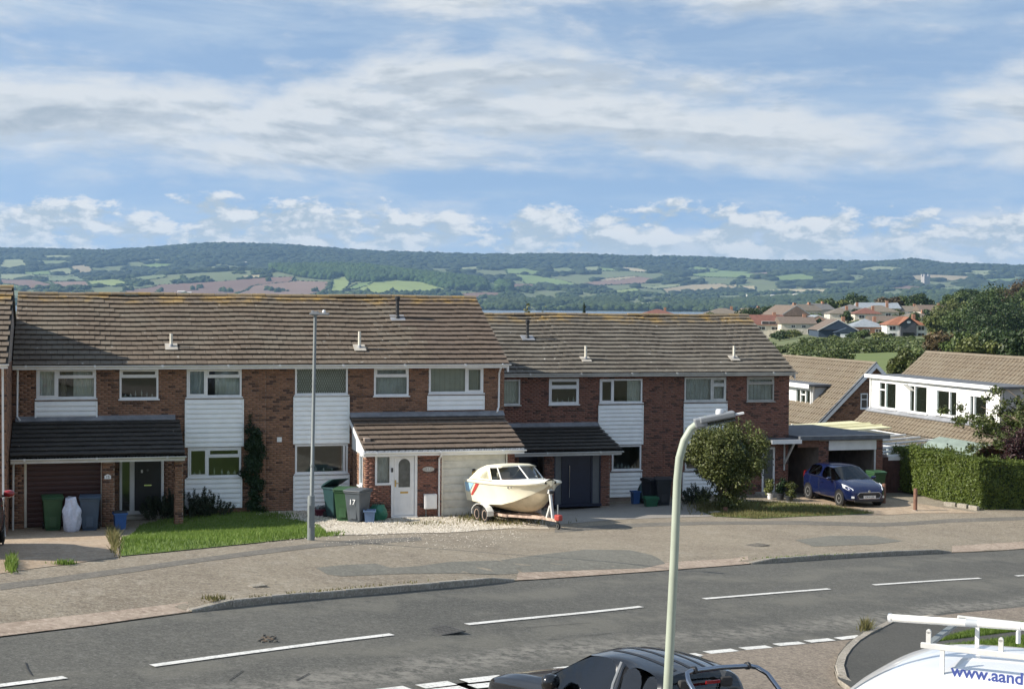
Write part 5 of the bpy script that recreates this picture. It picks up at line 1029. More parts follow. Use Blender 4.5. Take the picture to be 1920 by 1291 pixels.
    for x, hw, zt, ze in ((.90, .64, 1.90, 1.86), (.5, .70, 1.94, 1.87), (-.1, .74, 1.92, 1.85), (-.45, .76, 1.84, 1.76), (-.75, .79, 1.66, 1.58), (-1.0, .82, 1.46, 1.44)): cs.append([(x, -hw, ze), (x, -hw*.85, (zt+ze)/2+.015), (x, -hw*.45, zt), (x, 0, zt+.01), (x, hw*.45, zt), (x, hw*.85, (zt+ze)/2+.015), (x, hw, ze)])
    cn.add([q for r in cs for q in r], [(i*7+k, i*7+k+1, i*7+8+k, i*7+7+k) for i in range(5) for k in range(6)])
    cp = cn.build('canopy', M['canvas'], boat, world=False, smooth=True, fix=True); so = cp.modifiers.new('thick', 'SOLIDIFY'); so.thickness = .012
    for s in (-1, 1):
        q = MB().add([(.70, s*.85, 1.45), (.30, s*.73, 1.86), (-.1, s*.75, 1.85), (-.45, s*.77, 1.76), (-.75, s*.80, 1.58), (-1.0, s*.83, 1.44)], [tuple(range(6))]).build('side_curtain', M['canvas'], cp, world=False); so = q.modifiers.new('thick', 'SOLIDIFY'); so.thickness = .01
        v = [(.52, s*.86, 1.50), (.26, s*.79, 1.76), (.0, s*.82, 1.64), (-.18, s*.85, 1.50)]; MB().add([(a, b+s*.015, c) for a, b, c in v], [(0, 1, 2, 3)]).build('side_pane', M['perspex'], cp, world=False)
    MB().box(.1, .5, -.55, -.1, .95, 1.42).box(.42, .52, -.55, -.1, 1.42, 1.7).build('helm_seat', M['canvas'], boat, world=False, bevel=.04); MB().box(.7, .95, -.6, .6, 1.2, 1.5).build('dashboard', M['rust'], boat, world=False, bevel=.03)
    MB().box(-1.62, -1.37, -.16, .16, 1.15, 1.55).box(-1.56, -1.42, -.06, .06, .5, 1.16).lathe([(.0, -.02), (.11, 0), (0, .02)], (-1.60, 0, .55), 10, 'x').build('outboard_motor', M['cream'], boat, world=False, bevel=.03)
    MB().tube([(-1.2, -.6, 1.43), (-1.2, -.6, 1.62), (-1.25, -.45, 1.66)], .02, 6).build('rod_holder', M['brass'], boat, world=False)
boat_parts()
def tyre_wheel(parent, c, R=.25, w=.16, axis='y', rim='steel', spokes=0, name='wheel', side=-1, rimr=.62):
    """wheel > tyre is the mesh itself, rim its child"""
    hw = w/2; t = MB().lathe([(R*rimr, -hw*.85), (R*.9, -hw), (R*.98, -hw*.75), (R, -hw*.4), (R, hw*.4), (R*.98, hw*.75), (R*.9, hw), (R*rimr, hw*.85), (R*rimr, -hw*.85)], (0, 0, 0), 28, axis).build(name, M['rubber'], parent, world=False, smooth='auto', loc=(0, 0, 0)); t.location = c
    r = MB(); rr_ = R*rimr; o = side*hw
    r.lathe([(rr_, -hw*.8), (rr_*1.02, o*.9), (rr_*.9, o*.86), (rr_*.86, o*.3), (rr_*.86, -o*.5), (0, -o*.5)], (0, 0, 0), 28, axis) if not spokes else r.lathe([(rr_*1.01, -hw*.8), (rr_*1.02, o*.92), (rr_*.90, o*.9), (rr_*.88, -hw*.6 if side > 0 else hw*.6)], (0, 0, 0), 28, axis)
    if spokes:
        for k in range(spokes):
            a = 2*math.pi*k/spokes; ca, sa = math.cos(a), math.sin(a); cen = Vector((ca*rr_*.5, o*.72, sa*rr_*.5)); r.obox(cen, Vector((ca, 0, sa))*rr_*.44, Vector((-sa, 0, ca))*rr_*.10, Vector((0, hw*.12, 0)))
        r.lathe([(0, o*.55), (rr_*.2, o*.6), (rr_*.2, o*.85), (0, o*.88)], (0, 0, 0), 14, axis)
    else: r.lathe([(rr_*.86, o*.3), (rr_*.4, o*.55), (rr_*.22, o*.6), (0, o*.65)], (0, 0, 0), 20, axis)
    q = r.build('rim', M[rim], t, world='rel', smooth='auto', loc=(0, 0, 0), fix=True); q.location = (0, 0, 0)
    return t
trl = thing('boat_trailer', AX, 'rusty white twin-axle boat trailer under the cream boat', 'trailer', RZB); trl.rotation_euler = (0, -math.atan(slope), RZB)
for x in (-.28, .28):
    for s in (-1, 1): tyre_wheel(trl, (x, s*.86, .25), .255, .16, rim='rust', side=s)
mb = MB()
for s in (-1, 1):
    pr = [(.62*math.cos(a)*1.0, .25+.36*math.sin(a)) for a in [math.pi*i/8 for i in range(9)]]; pr = [(max(-.58, min(.58, x)), z) for x, z in pr]; f = MB().prism(pr+[(x*.97, z-.02) for x, z in pr[::-1]], 'y', s*.86-.11 if s > 0 else s*.86-.11, s*.86+.11); f.build('mudguard', M['rust' if s > 0 else 'white_dull'], trl, world=False, fix=True)
MB().box(-1.3, 1.2, -.62, -.55, .24, .32).box(-1.3, 1.2, .55, .62, .24, .32).box(-.31, -.25, -.8, .8, .20, .27).box(.25, .31, -.8, .8, .20, .27).box(-1.0, -.93, -.6, .6, .25, .33).obox((1.85, -.28, .29), Vector((.68, .28, 0)), (-.012, .03, 0), (0, 0, .035)).obox((1.85, .28, .29), Vector((.68, -.28, 0)), (.012, .03, 0), (0, 0, .035)).box(.4, 3.35, -.04, .04, .25, .33).build('chassis', M['rust'], trl, world=False)
for i in range(6): MB().tube([(-.9+i*.35, -.30, .335), (-.9+i*.35, .30, .335)], .03, 8).build('roller', M['black'], trl, world=False)
MB().obox((3.0, 0, .70), Vector((-.08, 0, .40)), (0, .035, 0), (.035, 0, .01)).obox((2.80, 0, .50), Vector((.12, 0, .20)), (0, .03, 0), (.025, 0, -.02)).box(2.86, 2.98, -.07, .07, 1.08, 1.2).build('winch_post', M['white_dull'], trl, world=False); MB().lathe([(.05, -.07), (.05, .07)], (3.0, 0, 1.12), 12, 'y').build('winch', M['black'], trl, world=False)
MB().obox((3.42, 0, .38), (.14, 0, 0), (0, .08, 0), (0, 0, .09)).build('hitch_cover', M['red_cover'], trl, world=False, bevel=.04); MB().tube([(3.22, .10, .75), (3.22, .10, .12)], .024, 8).build('jockey_leg', M['steel'], trl, world=False); tyre_wheel(trl, (3.22, .10, .10), .10, .06, name='jockey_wheel', rim='steel')
# ------------------------------------------------------------------ vehicles: a body lofted from cross sections, glass cut from the same skin
def paint(name, col, metal=.3, rough=.25):
    m, t, b = mat_base(name); b.inputs['Base Color'].default_value = (*col, 1); b.inputs['Metallic'].default_value = metal; b.inputs['Roughness'].default_value = rough; b.inputs['Coat Weight'].default_value = .8; b.inputs['Coat Roughness'].default_value = .03
    geo = t.node('ShaderNodeNewGeometry'); t.put(b.inputs['Base Color'], t.mix(t.mapr(t.noise(geo.outputs['Position'], 2.5, 5, .6), .3, .75, 0, .25), col, tuple(.6*q+.02 for q in col))); return m
M['blue_car'] = paint('dark_blue_car_paint', (.004, .011, .062), .3); M['red_car'] = paint('red_car_paint', (.30, .012, .012), .1); M['black_car'] = paint('black_car_paint', (.010, .011, .014), .2, .2); M['white_van'] = paint('white_van_paint', (.76, .77, .78), 0, .3)
M['lens'] = mat('headlamp_lens', (.78, .80, .82), .08, .2, var=.1, scale=25, coat=1); M['trim'] = mat('black_trim', (.018, .018, .02), .45, var=.15); M['plate'] = mat('number_plate_white', (.72, .72, .70), .4, var=.05); M['alloy'] = mat('alloy_wheel', (.55, .55, .55), .3, .7, var=.08); M['tail'] = mat('tail_lamp_red', (.25, .01, .012), .15, var=.1, coat=1)
def ring(st, cr=0):
    x, w, zb, zm, zl, zt, wt = st; f = max(0, min(1, (zt-zl)/.35)); return [(x, 0, zb), (x, w*.90, zb), (x, w*.985, zb+.10), (x, w, zm), (x, w*.975, zl), (x, w*(.962*(1-f)+.95*f)*(1 if f > .3 else .97), zl+.03*max(.4, f)), (x, wt*1.03+(w-wt)*.12*f, zt-.075*max(.15, f)), (x, wt*.93, zt-.022*max(.3, f)-cr*f), (x, wt*.5, zt-cr*.2*f), (x, 0, zt+.01+cr*.25*f)]
def loft(root, S, paint_m, glass, sub=2, name='body', cr=0):
    """glass: (name, station range, ring range); everything else is body"""
    glass = [q for g in glass for q in ([(*g, -1), (*g, 1)] if g[0] == "side_window" else [g])]
    R_ = [ring(s, cr) for s in S]; n = len(R_[0]); full = [[(x, -y, z) for x, y, z in r[::-1]]+[(x, y, z) for x, y, z in r[1:-1]] for r in R_]; m = len(full[0])
    idx = lambda k: k if k < n else m-k      # both sides share ring numbers
    V = [q for r in full for q in r]; body = []; gl = {g[0]+str(i): [] for i, g in enumerate(glass)}
    for i in range(len(S)-1):
        for k in range(m):
            f = (i*m+k, i*m+(k+1) % m, (i+1)*m+(k+1) % m, (i+1)*m+k); ja, jb = n-1-k if k < n-1 else k-n+1, n-2-k if k < n-1 else k-n+2
            lo = min(ja, jb); hit = None; right = k < n-1
            for gi, g in enumerate(glass):
                if g[1][0] <= i < g[1][1] and g[2][0] <= lo < g[2][1] and (len(g) < 4 or (g[3] < 0) == right): hit = g[0]+str(gi)
            (gl[hit] if hit else body).append(f)
    for r_, e in ((0, 1), (len(S)-1, -1)): body.append(tuple(r_*m+k for k in (range(m-1, -1, -1) if e > 0 else range(m))))
    def mk(nm, F_, mt, solid=0):
        used = sorted({a for f in F_ for a in f}); mp = {a: i for i, a in enumerate(used)}; mb = MB().add([V[a] for a in used], [tuple(mp[a] for a in f) for f in F_]); o = mb.build(nm, mt, root, world=False, smooth=True, sub=sub, fix=False); return o
    b = mk(name, body, paint_m)
    for gi, g in enumerate(glass):
        F_ = gl[g[0]+str(gi)]
        if F_: mk(g[0], F_, M['glass_dark'])
    return b
def patch(root, pts, m, name, th=.012, n=None):
    """thin solid lying on the skin, given by its outline"""
    P_ = [Vector(p) for p in pts]; nr = n or (P_[1]-P_[0]).cross(P_[2]-P_[0]).normalized(); nr = Vector(nr); k = len(P_); mb = MB().add([p+nr*th for p in P_]+[p-nr*th for p in P_], [tuple(range(k)), tuple(range(2*k-1, k-1, -1))]+[(i, i+k, (i+1) % k+k, (i+1) % k) for i in range(k)]); return mb.build(name, M[m], root, world=False, fix=True, bevel=.006)
def hatchback(loc, rz, pm, label, group=None, plate=None):
    c = thing('hatchback_car', loc, label, 'car', rz, group)
    S = [(-1.90, .56, .40, .55, .78, .82, .46), (-1.86, .72, .28, .55, .90, .95, .56), (-1.78, .80, .23, .58, .97, 1.04, .60), (-1.68, .825, .22, .6, .985, 1.12, .60), (-1.36, .845, .21, .6, .985, 1.40, .555), (-1.22, .85, .21, .6, .985, 1.445, .555), (-.9, .855, .21, .6, .98, 1.475, .56), (-.36, .86, .21, .6, .965, 1.49, .565), (-.28, .86, .21, .6, .96, 1.488, .565), (.1, .86, .21, .6, .945, 1.47, .56), (.34, .86, .21, .6, .935, 1.43, .55), (1.0, .86, .21, .6, .91, 1.06, .62), (1.12, .86, .21, .6, .90, .99, .64), (1.5, .845, .21, .58, .83, .90, .60), (1.78, .80, .21, .55, .75, .81, .52), (1.94, .70, .23, .52, .67, .71, .42), (2.02, .58, .27, .48, .60, .62, .34), (2.05, .45, .32, .45, .54, .56, .28)]
    loft(c, S, M[pm], [('rear_window', (3, 4), (6, 9)), ('side_window', (4, 7), (5, 6)), ('side_window', (8, 11), (5, 6)), ('windscreen', (10, 12), (6, 9))])
    MB().box(-1.6, 1.5, -.7, .7, .25, .32).box(-1.3, .9, -.68, .68, .55, .62).build('floor_pan', M['trim'], c, world=False)
    for x in (-.75, .15):
        for s in (-.36, .36): MB().box(x-.22, x+.25, s-.22, s+.22, .5, .68).obox((x-.28, s, .92), (.08, 0, .03), (0, .2, 0), (-.08, 0, .30)).build('seat', M['dark_in'], c, world=False, bevel=.05)
    MB().tube([(.62, .36, .95), (.60, .36, .98)], .17, 16).build('steering_wheel', M['trim'], c, world=False); MB().box(.75, 1.1, -.7, .7, .7, .93).build('dashboard', M['trim'], c, world=False, bevel=.05)
    for s in (-1, 1):
        for x in (-1.24, 1.25):
            MB().lathe([(.345, 0), (.345, .03), (.30, .035), (.30, 0)], (0, 0, 0), 28, 'y').build('wheel_arch', M['trim'], c, world=False, loc=(0, 0, 0)).location = (x, s*.855-(.03 if s > 0 else 0), .31)
            tyre_wheel(c, (x, s*.775, .30), .30, .19, rim='alloy', spokes=7, side=s)
        patch(c, [(1.36, s*.80, .86), (1.62, s*.745, .82), (1.88, s*.615, .71), (1.96, s*.60, .655), (1.80, s*.745, .645), (1.52, s*.825, .72)], 'lens', 'headlamp', .035, (.55, s*.75, .35))
        patch(c, [(1.93, s*.70, .36), (1.99, s*.60, .36), (1.99, s*.60, .44), (1.93, s*.70, .44)], 'lens', 'fog_lamp', .02, (.8, s*.5, 0))
        patch(c, [(-1.84, s*.70, .80), (-1.72, s*.80, .82), (-1.60, s*.82, 1.06), (-1.72, s*.70, 1.10)], 'tail', 'tail_lamp', .03, (-.6, s*.8, .2))
        m_ = MB().lathe([(.0, -.10), (.07, -.08), (.095, 0), (.08, .09), (.02, .11)], (0, 0, 0), 12, 'y').build('door_mirror', M[pm], c, world=False, smooth=True, loc=(0, 0, 0)); m_.location = (.66, s*.98, 1.0); m_.scale = (.75, 1, .8); MB().box(.62, .70, min(s*.84, s*.95), max(s*.84, s*.95), .94, .98).build('mirror_arm', M['trim'], c, world=False)
        MB().tube([(-.34, s*.868, .40), (-.36, s*.868, .7), (-.33, s*.862, .96)], .006, 4).tube([(.98, s*.872, .36), (1.0, s*.872, .7), (.92, s*.862, .90)], .006, 4).tube([(-.34, s*.868, .40), (-.2, s*.868, .30), (.9, s*.87, .30), (.98, s*.872, .36)], .006, 4).build('door_seam', M['trim'], c, world=False)
        MB().tube([(-.22, s*.872, .80), (-.04, s*.876, .80)], .016, 6).build('door_handle', M[pm], c, world=False)
        MB().tube([(-1.3, s*.84, .99), (-.3, s*.852, .972), (.9, s*.852, .93)], .010, 6).build('window_trim', M['trim'], c, world=False)
    gr = MB().prism([(-.50, .50), (-.42, .36), (.42, .36), (.50, .50), (.40, .575), (-.40, .575)], 'x', 1.99, 2.062).build('grille', M['trim'], c, world=False, fix=True, bevel=.01)
    for k in range(4): MB().box(2.062, 2.07, -.42, .42, .385+k*.045, .395+k*.045).build('grille_bar', M['black'], gr, world=False)
    MB().tube([(2.06, -.51, .50), (2.06, -.43, .355), (2.06, .43, .355), (2.06, .51, .50), (2.05, .41, .585), (2.05, -.41, .585), (2.06, -.51, .50)], .010, 6).build('grille_surround', M['chrome'], gr, world=False)
    MB().box(1.98, 2.04, -.62, .62, .22, .30).build('lower_grille', M['trim'], c, world=False, bevel=.02)
    pl = MB().box(2.072, 2.085, -.26, .26, .36, .47).build('number_plate', M['plate'], c, world=False)
    if plate: text(plate, .088, (2.0875, 0, .415), (math.pi/2, 0, math.pi/2), 'trim', pl, world=False)
    MB().lathe([(.055, 0), (.05, .012)], (0, 0, 0), 16, 'x').build('badge', M['chrome'], c, world=False, loc=(0, 0, 0)).location = (2.045, 0, .62)
    for s in (-.5, .15): MB().tube([(1.12, s, 1.0), (.95, s+.38, 1.085)], .010, 6).build('wiper', M['trim'], c, world=False)
    return c
fp = Vector((29.10, 53.95, 0)); fp.z = G(fp.x, fp.y)+.012
ford = hatchback(fp, -math.pi/2+.02, 'blue_car', 'dark blue hatchback parked on the drive before the open garage', plate='CK14 LZE'); ford.rotation_euler = (math.atan((G(29.1+.8, 53.95)-G(29.1-.8, 53.95))/1.6)*1, -math.atan((G(29.1, 52.7)-G(29.1, 55.2))/2.5), -math.pi/2+.02)
p = pg(-4, 1041); rp_ = Vector((p.x-.86, p.y+1.3, 0)); rp_.z = G(rp_.x, rp_.y)+.012
rc = hatchback(rp_, math.pi/2, 'red_car', 'red car cut off at the left edge on the driveway'); rc.rotation_euler = (0, -math.atan((G(rp_.x, rp_.y+1.2)-G(rp_.x, rp_.y-1.2))/2.4), math.pi/2)
def lie(o, h, e=1.0):
    """heading h, resting flat on the ground at o"""
    n = Vector((-(G(o.x+e, o.y)-G(o.x-e, o.y))/(2*e), -(G(o.x, o.y+e)-G(o.x, o.y-e))/(2*e), 1)).normalized(); x = (h-n*h.dot(n)).normalized(); y = n.cross(x); return Matrix((x, y, n)).transposed().to_euler()
# black pickup with a polished roll bar
def pickup():
    h = Vector((-.40, .917, 0)).normalized(); ref = Vector((-.80, .60, 1.70)); o = None; d = 13.0
    while d < 21:                     # slide along the sight line until the wheels rest on the side road
        a = at(1256, 1264, d); R3 = lie(a, h).to_matrix(); o = a-R3 @ ref*.88; d += .02
        if o.z <= G(o.x, o.y)-.09: break
    c = thing('pickup_truck', o, 'black double-cab pickup with polished steel roll bar at the bottom edge', 'pickup'); c.rotation_euler = lie(o, h); c.scale = (.88, .88, .88)
    S = [(-1.02, .88, .48, .85, 1.08, 1.16, .76), (-.98, .89, .46, .85, 1.10, 1.22, .76), (-.88, .90, .45, .85, 1.12, 1.64, .68), (-.78, .90, .45, .85, 1.12, 1.72, .665), (-.5, .905, .45, .85, 1.12, 1.765, .66), (-.10, .91, .45, .85, 1.115, 1.78, .655), (-.02, .91, .45, .85, 1.11, 1.78, .655), (.35, .91, .45, .85, 1.10, 1.765, .65), (.62, .91, .45, .85, 1.10, 1.70, .64), (1.25, .91, .45, .85, 1.09, 1.24, .74), (1.4, .91, .45, .85, 1.08, 1.17, .76), (2.0, .90, .45, .85, 1.02, 1.10, .74), (2.4, .86, .45, .8, .92, .98, .66), (2.58, .74, .5, .75, .82, .85, .55), (2.62, .6, .55, .7, .74, .76, .4)]
    pb_ = loft(c, S, M['black_car'], [('rear_window', (1, 3), (7, 9)), ('side_window', (4, 5), (5, 6)), ('side_window', (6, 9), (5, 6)), ('windscreen', (8, 10), (6, 9)), ('side_window', (3, 4), (5, 6))], cr=.03)
    MB().box(-.85, 1.3, -.78, .78, .5, .6).build('floor_pan', M['dark_in'], c, world=False)
    for x in (-.55, .35):
        for s in (-.38, .38): MB().box(x-.22, x+.22, s-.24, s+.24, .75, .95).obox((x-.26, s, 1.2), (.07, 0, .02), (0, .22, 0), (-.06, 0, .30)).box(x-.36, x-.27, s-.12, s+.12, 1.5, 1.64).build('seat', M['dark_in'], c, world=False, bevel=.04)
    tb = MB().box(-2.55, -1.03, -.88, -.80, .55, 1.08).box(-2.55, -1.03, .80, .88, .55, 1.08).box(-2.60, -2.55, -.88, .88, .55, 1.08).box(-1.10, -1.03, -.80, .80, .55, 1.06).box(-2.55, -1.1, -.80, .80, .62, .68).build('load_bed', M['black_car'], c, world=False, bevel=.03)
    MB().box(-2.56, -1.04, -.90, -.78, 1.082, 1.10).box(-2.56, -1.04, .78, .90, 1.082, 1.10).build('bed_rail', M['trim'], c, world=False, bevel=.01)
    M['roll'] = mat('stainless_tube', (.30, .33, .38), .18, 1, var=.05)
    MB().tube([(-2.05, .80, 1.10), (-1.55, .78, 1.50), (-1.25, .74, 1.74), (-1.14, .66, 1.80), (-1.11, .55, 1.82), (-1.10, 0, 1.83), (-1.11, -.55, 1.82), (-1.14, -.66, 1.80), (-1.25, -.74, 1.74), (-1.55, -.78, 1.50), (-2.05, -.80, 1.10)], .032, 14).build('roll_bar', M['roll'], c, world=False, smooth=True)
    for y in (-.5, .5): MB().lathe([(.05, -.02), (.05, .02)], (-1.105, y, 1.825), 12, 'y').build('clamp', M['trim'], c, world=False)
    for s in (-1, 1):
        m_ = MB().lathe([(0, -.13), (.09, -.11), (.12, 0), (.10, .10), (.02, .13)], (0, 0, 0), 14, 'y').build('door_mirror', M['black_car'], c, world=False, smooth=True, loc=(0, 0, 0)); m_.location = (.92, s*1.05, 1.22); m_.scale = (.8, .95, 1.0)
        for x in (-1.65, 1.6): tyre_wheel(c, (x, s*.80, .38), .38, .25, rim='alloy', spokes=6, side=s)
        MB().tube([(-.08, s*.905, 1.14), (-.06, s*.85, 1.42), (-.06, s*.735, 1.70)], .022, 6).build('door_pillar', M['lantern'], c, world=False); MB().tube([(-.8, s*.90, 1.145), (1.2, s*.905, 1.12)], .010, 6).build('window_trim', M['trim'], c, world=False)
        pass
    for y in (-.40, -.14, .14, .40):
        V = []; n = 24
        for i in range(n+1): x = -.70+1.15*i/n; V += [(x, y-.030, 2.0), (x, y-.012, 2.0), (x, y+.012, 2.0), (x, y+.030, 2.0)]
        q = MB().add(V, [(i*4+k, i*4+k+1, i*4+5+k, i*4+4+k) for i in range(n) for k in range(3)]).build('roof_rib', M['trim'], c, world=False); w = q.modifiers.new('wrap', 'SHRINKWRAP'); w.target = pb_; w.wrap_method = 'PROJECT'; w.use_project_z = True; w.use_negative_direction = True; w.use_positive_direction = False; w.offset = .005
    MB().box(-1.0, -.985, -.13, .13, 1.60, 1.64).build('brake_lamp', M['tail'], c, world=False)
pickup()
# white high-roof van with a roof rack
def van():
    h = Vector((-.70, .714, 0)).normalized(); rz = math.atan2(h.y, h.x); nl = Vector((-h.y, h.x, 0))     # nl = van's left
    rf = at(1727, 1207, 14.3); o = Vector((rf.x, rf.y, 0))-h*.55-nl*.72; o.z = G(o.x, o.y)-.06; top = rf.z-o.z-.20
    c = thing('van', o, 'white high-roof van with roof rack, cut off at the right corner', 'van', rz); k = top/2.475
    S = [(-2.9, .90, .4, .9, 1.5*k, 2.38*k, .80), (-2.85, .95, .35, .9, 1.55*k, 2.44*k, .84), (-1.5, .96, .35, .9, 1.55*k, 2.47*k, .84), (-.5, .965, .35, .9, 1.52*k, 2.475*k, .84), (.3, .965, .35, .9, 1.50*k, 2.46*k, .83), (.72, .965, .35, .9, 1.48*k, 2.41*k, .81), (1.05, .965, .35, .9, 1.45*k, 2.28*k, .79), (1.32, .965, .35, .9, 1.42*k, 2.08*k, .77), (1.9, .96, .35, .9, 1.30, 1.52, .78), (2.1, .955, .35, .85, 1.16, 1.26, .78), (2.45, .93, .35, .8, .98, 1.06, .72), (2.65, .84, .4, .7, .85, .89, .6), (2.7, .7, .45, .65, .75, .77, .45)]
    vb = loft(c, S, M['white_van'], [('windscreen', (7, 9), (6, 9))])
    sy = .968
    for s in (-1, 1):
        patch(c, [(.35, s*sy, 1.20*k), (1.62, s*sy, 1.20*k), (1.50, s*(sy-.03), 1.55*k), (1.2, s*(sy-.035), 1.80*k), (.35, s*(sy-.04), 1.86*k)], 'glass_dark', 'door_window', .006, (0, s, .1)); MB().tube([(1.70, s*.965, 1.15*k), (1.52, s*.945, 1.60*k), (1.2, s*.935, 1.88*k), (.30, s*.93, 1.94*k)], .012, 6).build('door_seal', M['trim'], c, world=False); MB().tube([(.28, s*.97, .6), (.28, s*.97, 1.5*k), (.28, s*.935, 2.2*k)], .005, 4).build('door_seam', M['trim'], c, world=False)
        for x in (-1.9, 1.75): tyre_wheel(c, (x, s*.86, .34), .34, .22, rim='alloy', side=s)
        MB().box(1.5, 1.62, min(s*1.02, s*1.25), max(s*1.02, s*1.25), 1.25, 1.62).build('door_mirror', M['trim'], c, world=False, bevel=.03)
    M['sign_blue'] = mat('blue_vinyl', (.06, .09, .30), .4, var=.05)
    # web address on the flank above the door
    r_ = ray(1784, 1256); tt = ((o+nl*1.05)-CAMP).dot(nl)/r_.dot(nl); p = CAMP+r_*tt; loc = Vector(((p-o).dot(h), 1.06, p.z-o.z))
    t = text('www.aand', .150, (0, 0, 0), (0, 0, 0), 'sign_blue', c, align='LEFT', world='rel', ext=0, bold=.004); t.matrix_basis = Matrix.Translation(loc) @ Matrix(((-1, 0, 0), (0, 0, 1), (0, 1, 0))).to_4x4()
    w = t.modifiers.new('wrap', 'SHRINKWRAP'); w.target = vb; w.wrap_method = 'PROJECT'; w.use_project_z = True; w.use_negative_direction = True; w.use_positive_direction = False; w.offset = .004
    return c, o, h, nl, k, t
vn, vo, vh, vnl, vk, vtext = van()
# ------------------------------------------------------------------ chalet houses, shed and canopies on the right
M['dormer_white'] = mat('white_dormer_board', (.78, .78, .76), .5, var=.05, grime=.1); M['cheek'] = mat('grey_cheek_board', (.42, .45, .48), .6, var=.08); M['teal_curtain'] = mat('teal_curtain', (.08, .38, .33), .9, var=.1)
M['felt_green'] = mat('green_roof_felt', (.20, .25, .22), .85, var=.12, bump=.4, bscale=30); M['shed_wood'] = mat('brown_shed_board', (.12, .055, .035), .8, var=.25, scale=5); M['cream_sheet'] = mat('cream_roof_sheet', (.66, .63, .40), .5, var=.06); M['poly'] = mat_glass('clear_roof_sheet', (.85, .9, .88), .85); M['gate'] = mat('dark_brown_fence', (.075, .035, .028), .8, var=.25, scale=6)
def xwindow(root, x, y0, y1, z0, z1, mull=(), trans=(), name='window', curtain=None, m='white', fw=.06):
    """window in a wall that faces -X"""
    mb = MB().box(x-.04, x+.05, y0, y1, z0, z0+fw).box(x-.04, x+.05, y0, y1, z1-fw, z1).box(x-.04, x+.05, y0, y0+fw, z0+fw, z1-fw).box(x-.04, x+.05, y1-fw, y1, z0+fw, z1-fw)
    for q in mull: mb.box(x-.04, x+.05, q-fw/2, q+fw/2, z0+fw, z1-fw)
    for a, b, z in trans: mb.box(x-.04, x+.05, a, b, z-fw/2, z+fw/2)
    w = mb.build(name, M[m], root); MB().box(x+.0, x+.015, y0+.02, y1-.02, z0+.02, z1-.02).build('pane', M['glass'], w); MB().box(x-.10, x-.04, y0-.04, y1+.04, z0-.04, z0).build('sill', M[m], w)
    for a, b, mm in curtain or ():
        V = []; n = max(6, int(abs(b-a)/.04))
        for i in range(n+1): yy = a+(b-a)*i/n; dx = .012*math.sin(i*1.7); V += [(x+.045+dx, yy, z0+.03), (x+.045+dx, yy, z1-.03)]
        MB().add(V, [(2*i, 2*i+2, 2*i+3, 2*i+1) for i in range(n)]).build('curtain', M[mm], w, smooth=True)
    return w
def xtiles(roof, X0, Z0, X1, Z1, y0, y1, rows, tw, m, n_ind, seed, th=.05):
    """courses climbing toward +X; pan tiles with a rolled edge give the ribbed look"""
    r = random.Random(seed); sl = math.hypot(X1-X0, Z1-Z0); g = sl/rows; pt = math.atan2(Z1-Z0, X1-X0); L = g*1.15; up = Vector((math.cos(pt), 0, math.sin(pt))); nr = Vector((-math.sin(pt), 0, math.cos(pt))); cnt = 0; pi = wm(roof).inverted(); key = ('pan', m, tw, round(L, 3))
    if key not in _TM:
        me = bpy.data.meshes.new('tile'); h = tw/2-.004; pr = [(-h, 0), (-h+.05, .035), (-h+.11, .012), (h-.02, .012), (h, .03), (h, -.012), (-h, -.012)]
        b = MB().prism([(p[0], p[1]) for p in pr], 'y', 0, L); me.from_pydata(b.v, [], b.f); me.materials.append(M[m]); bm = bmesh.new(); bm.from_mesh(me); bmesh.ops.recalc_face_normals(bm, faces=bm.faces); bm.to_mesh(me); bm.free(); _TM[key] = me
    me = _TM[key]; rest = []; base = np.array([v.co[:] for v in me.vertices]); faces = [tuple(p.vertices) for p in me.polygons]; mb = MB(); n = int((y1-y0)/tw)
    for k in range(rows):
        for j in range(n):
            y = y0+(j+.5)*(y1-y0)/n; p = Vector((X0, y, Z0))+up*(k*g)+nr*.05; tl = pt-.10
            R_ = Matrix(((0, math.cos(tl), -math.sin(tl)), (-1, 0, 0), (0, math.sin(tl), math.cos(tl))))
            if cnt < n_ind:
                o = bpy.data.objects.new('tile', me); o.matrix_basis = Matrix.Translation(p) @ R_.to_4x4(); COL.objects.link(o); o.parent = roof; o.matrix_parent_inverse = pi; cnt += 1
            else: mb.add([p+R_ @ Vector(v) for v in base], faces)
    if mb.v: mb.build('tiling', M[m], roof)['kind'] = 'stuff'
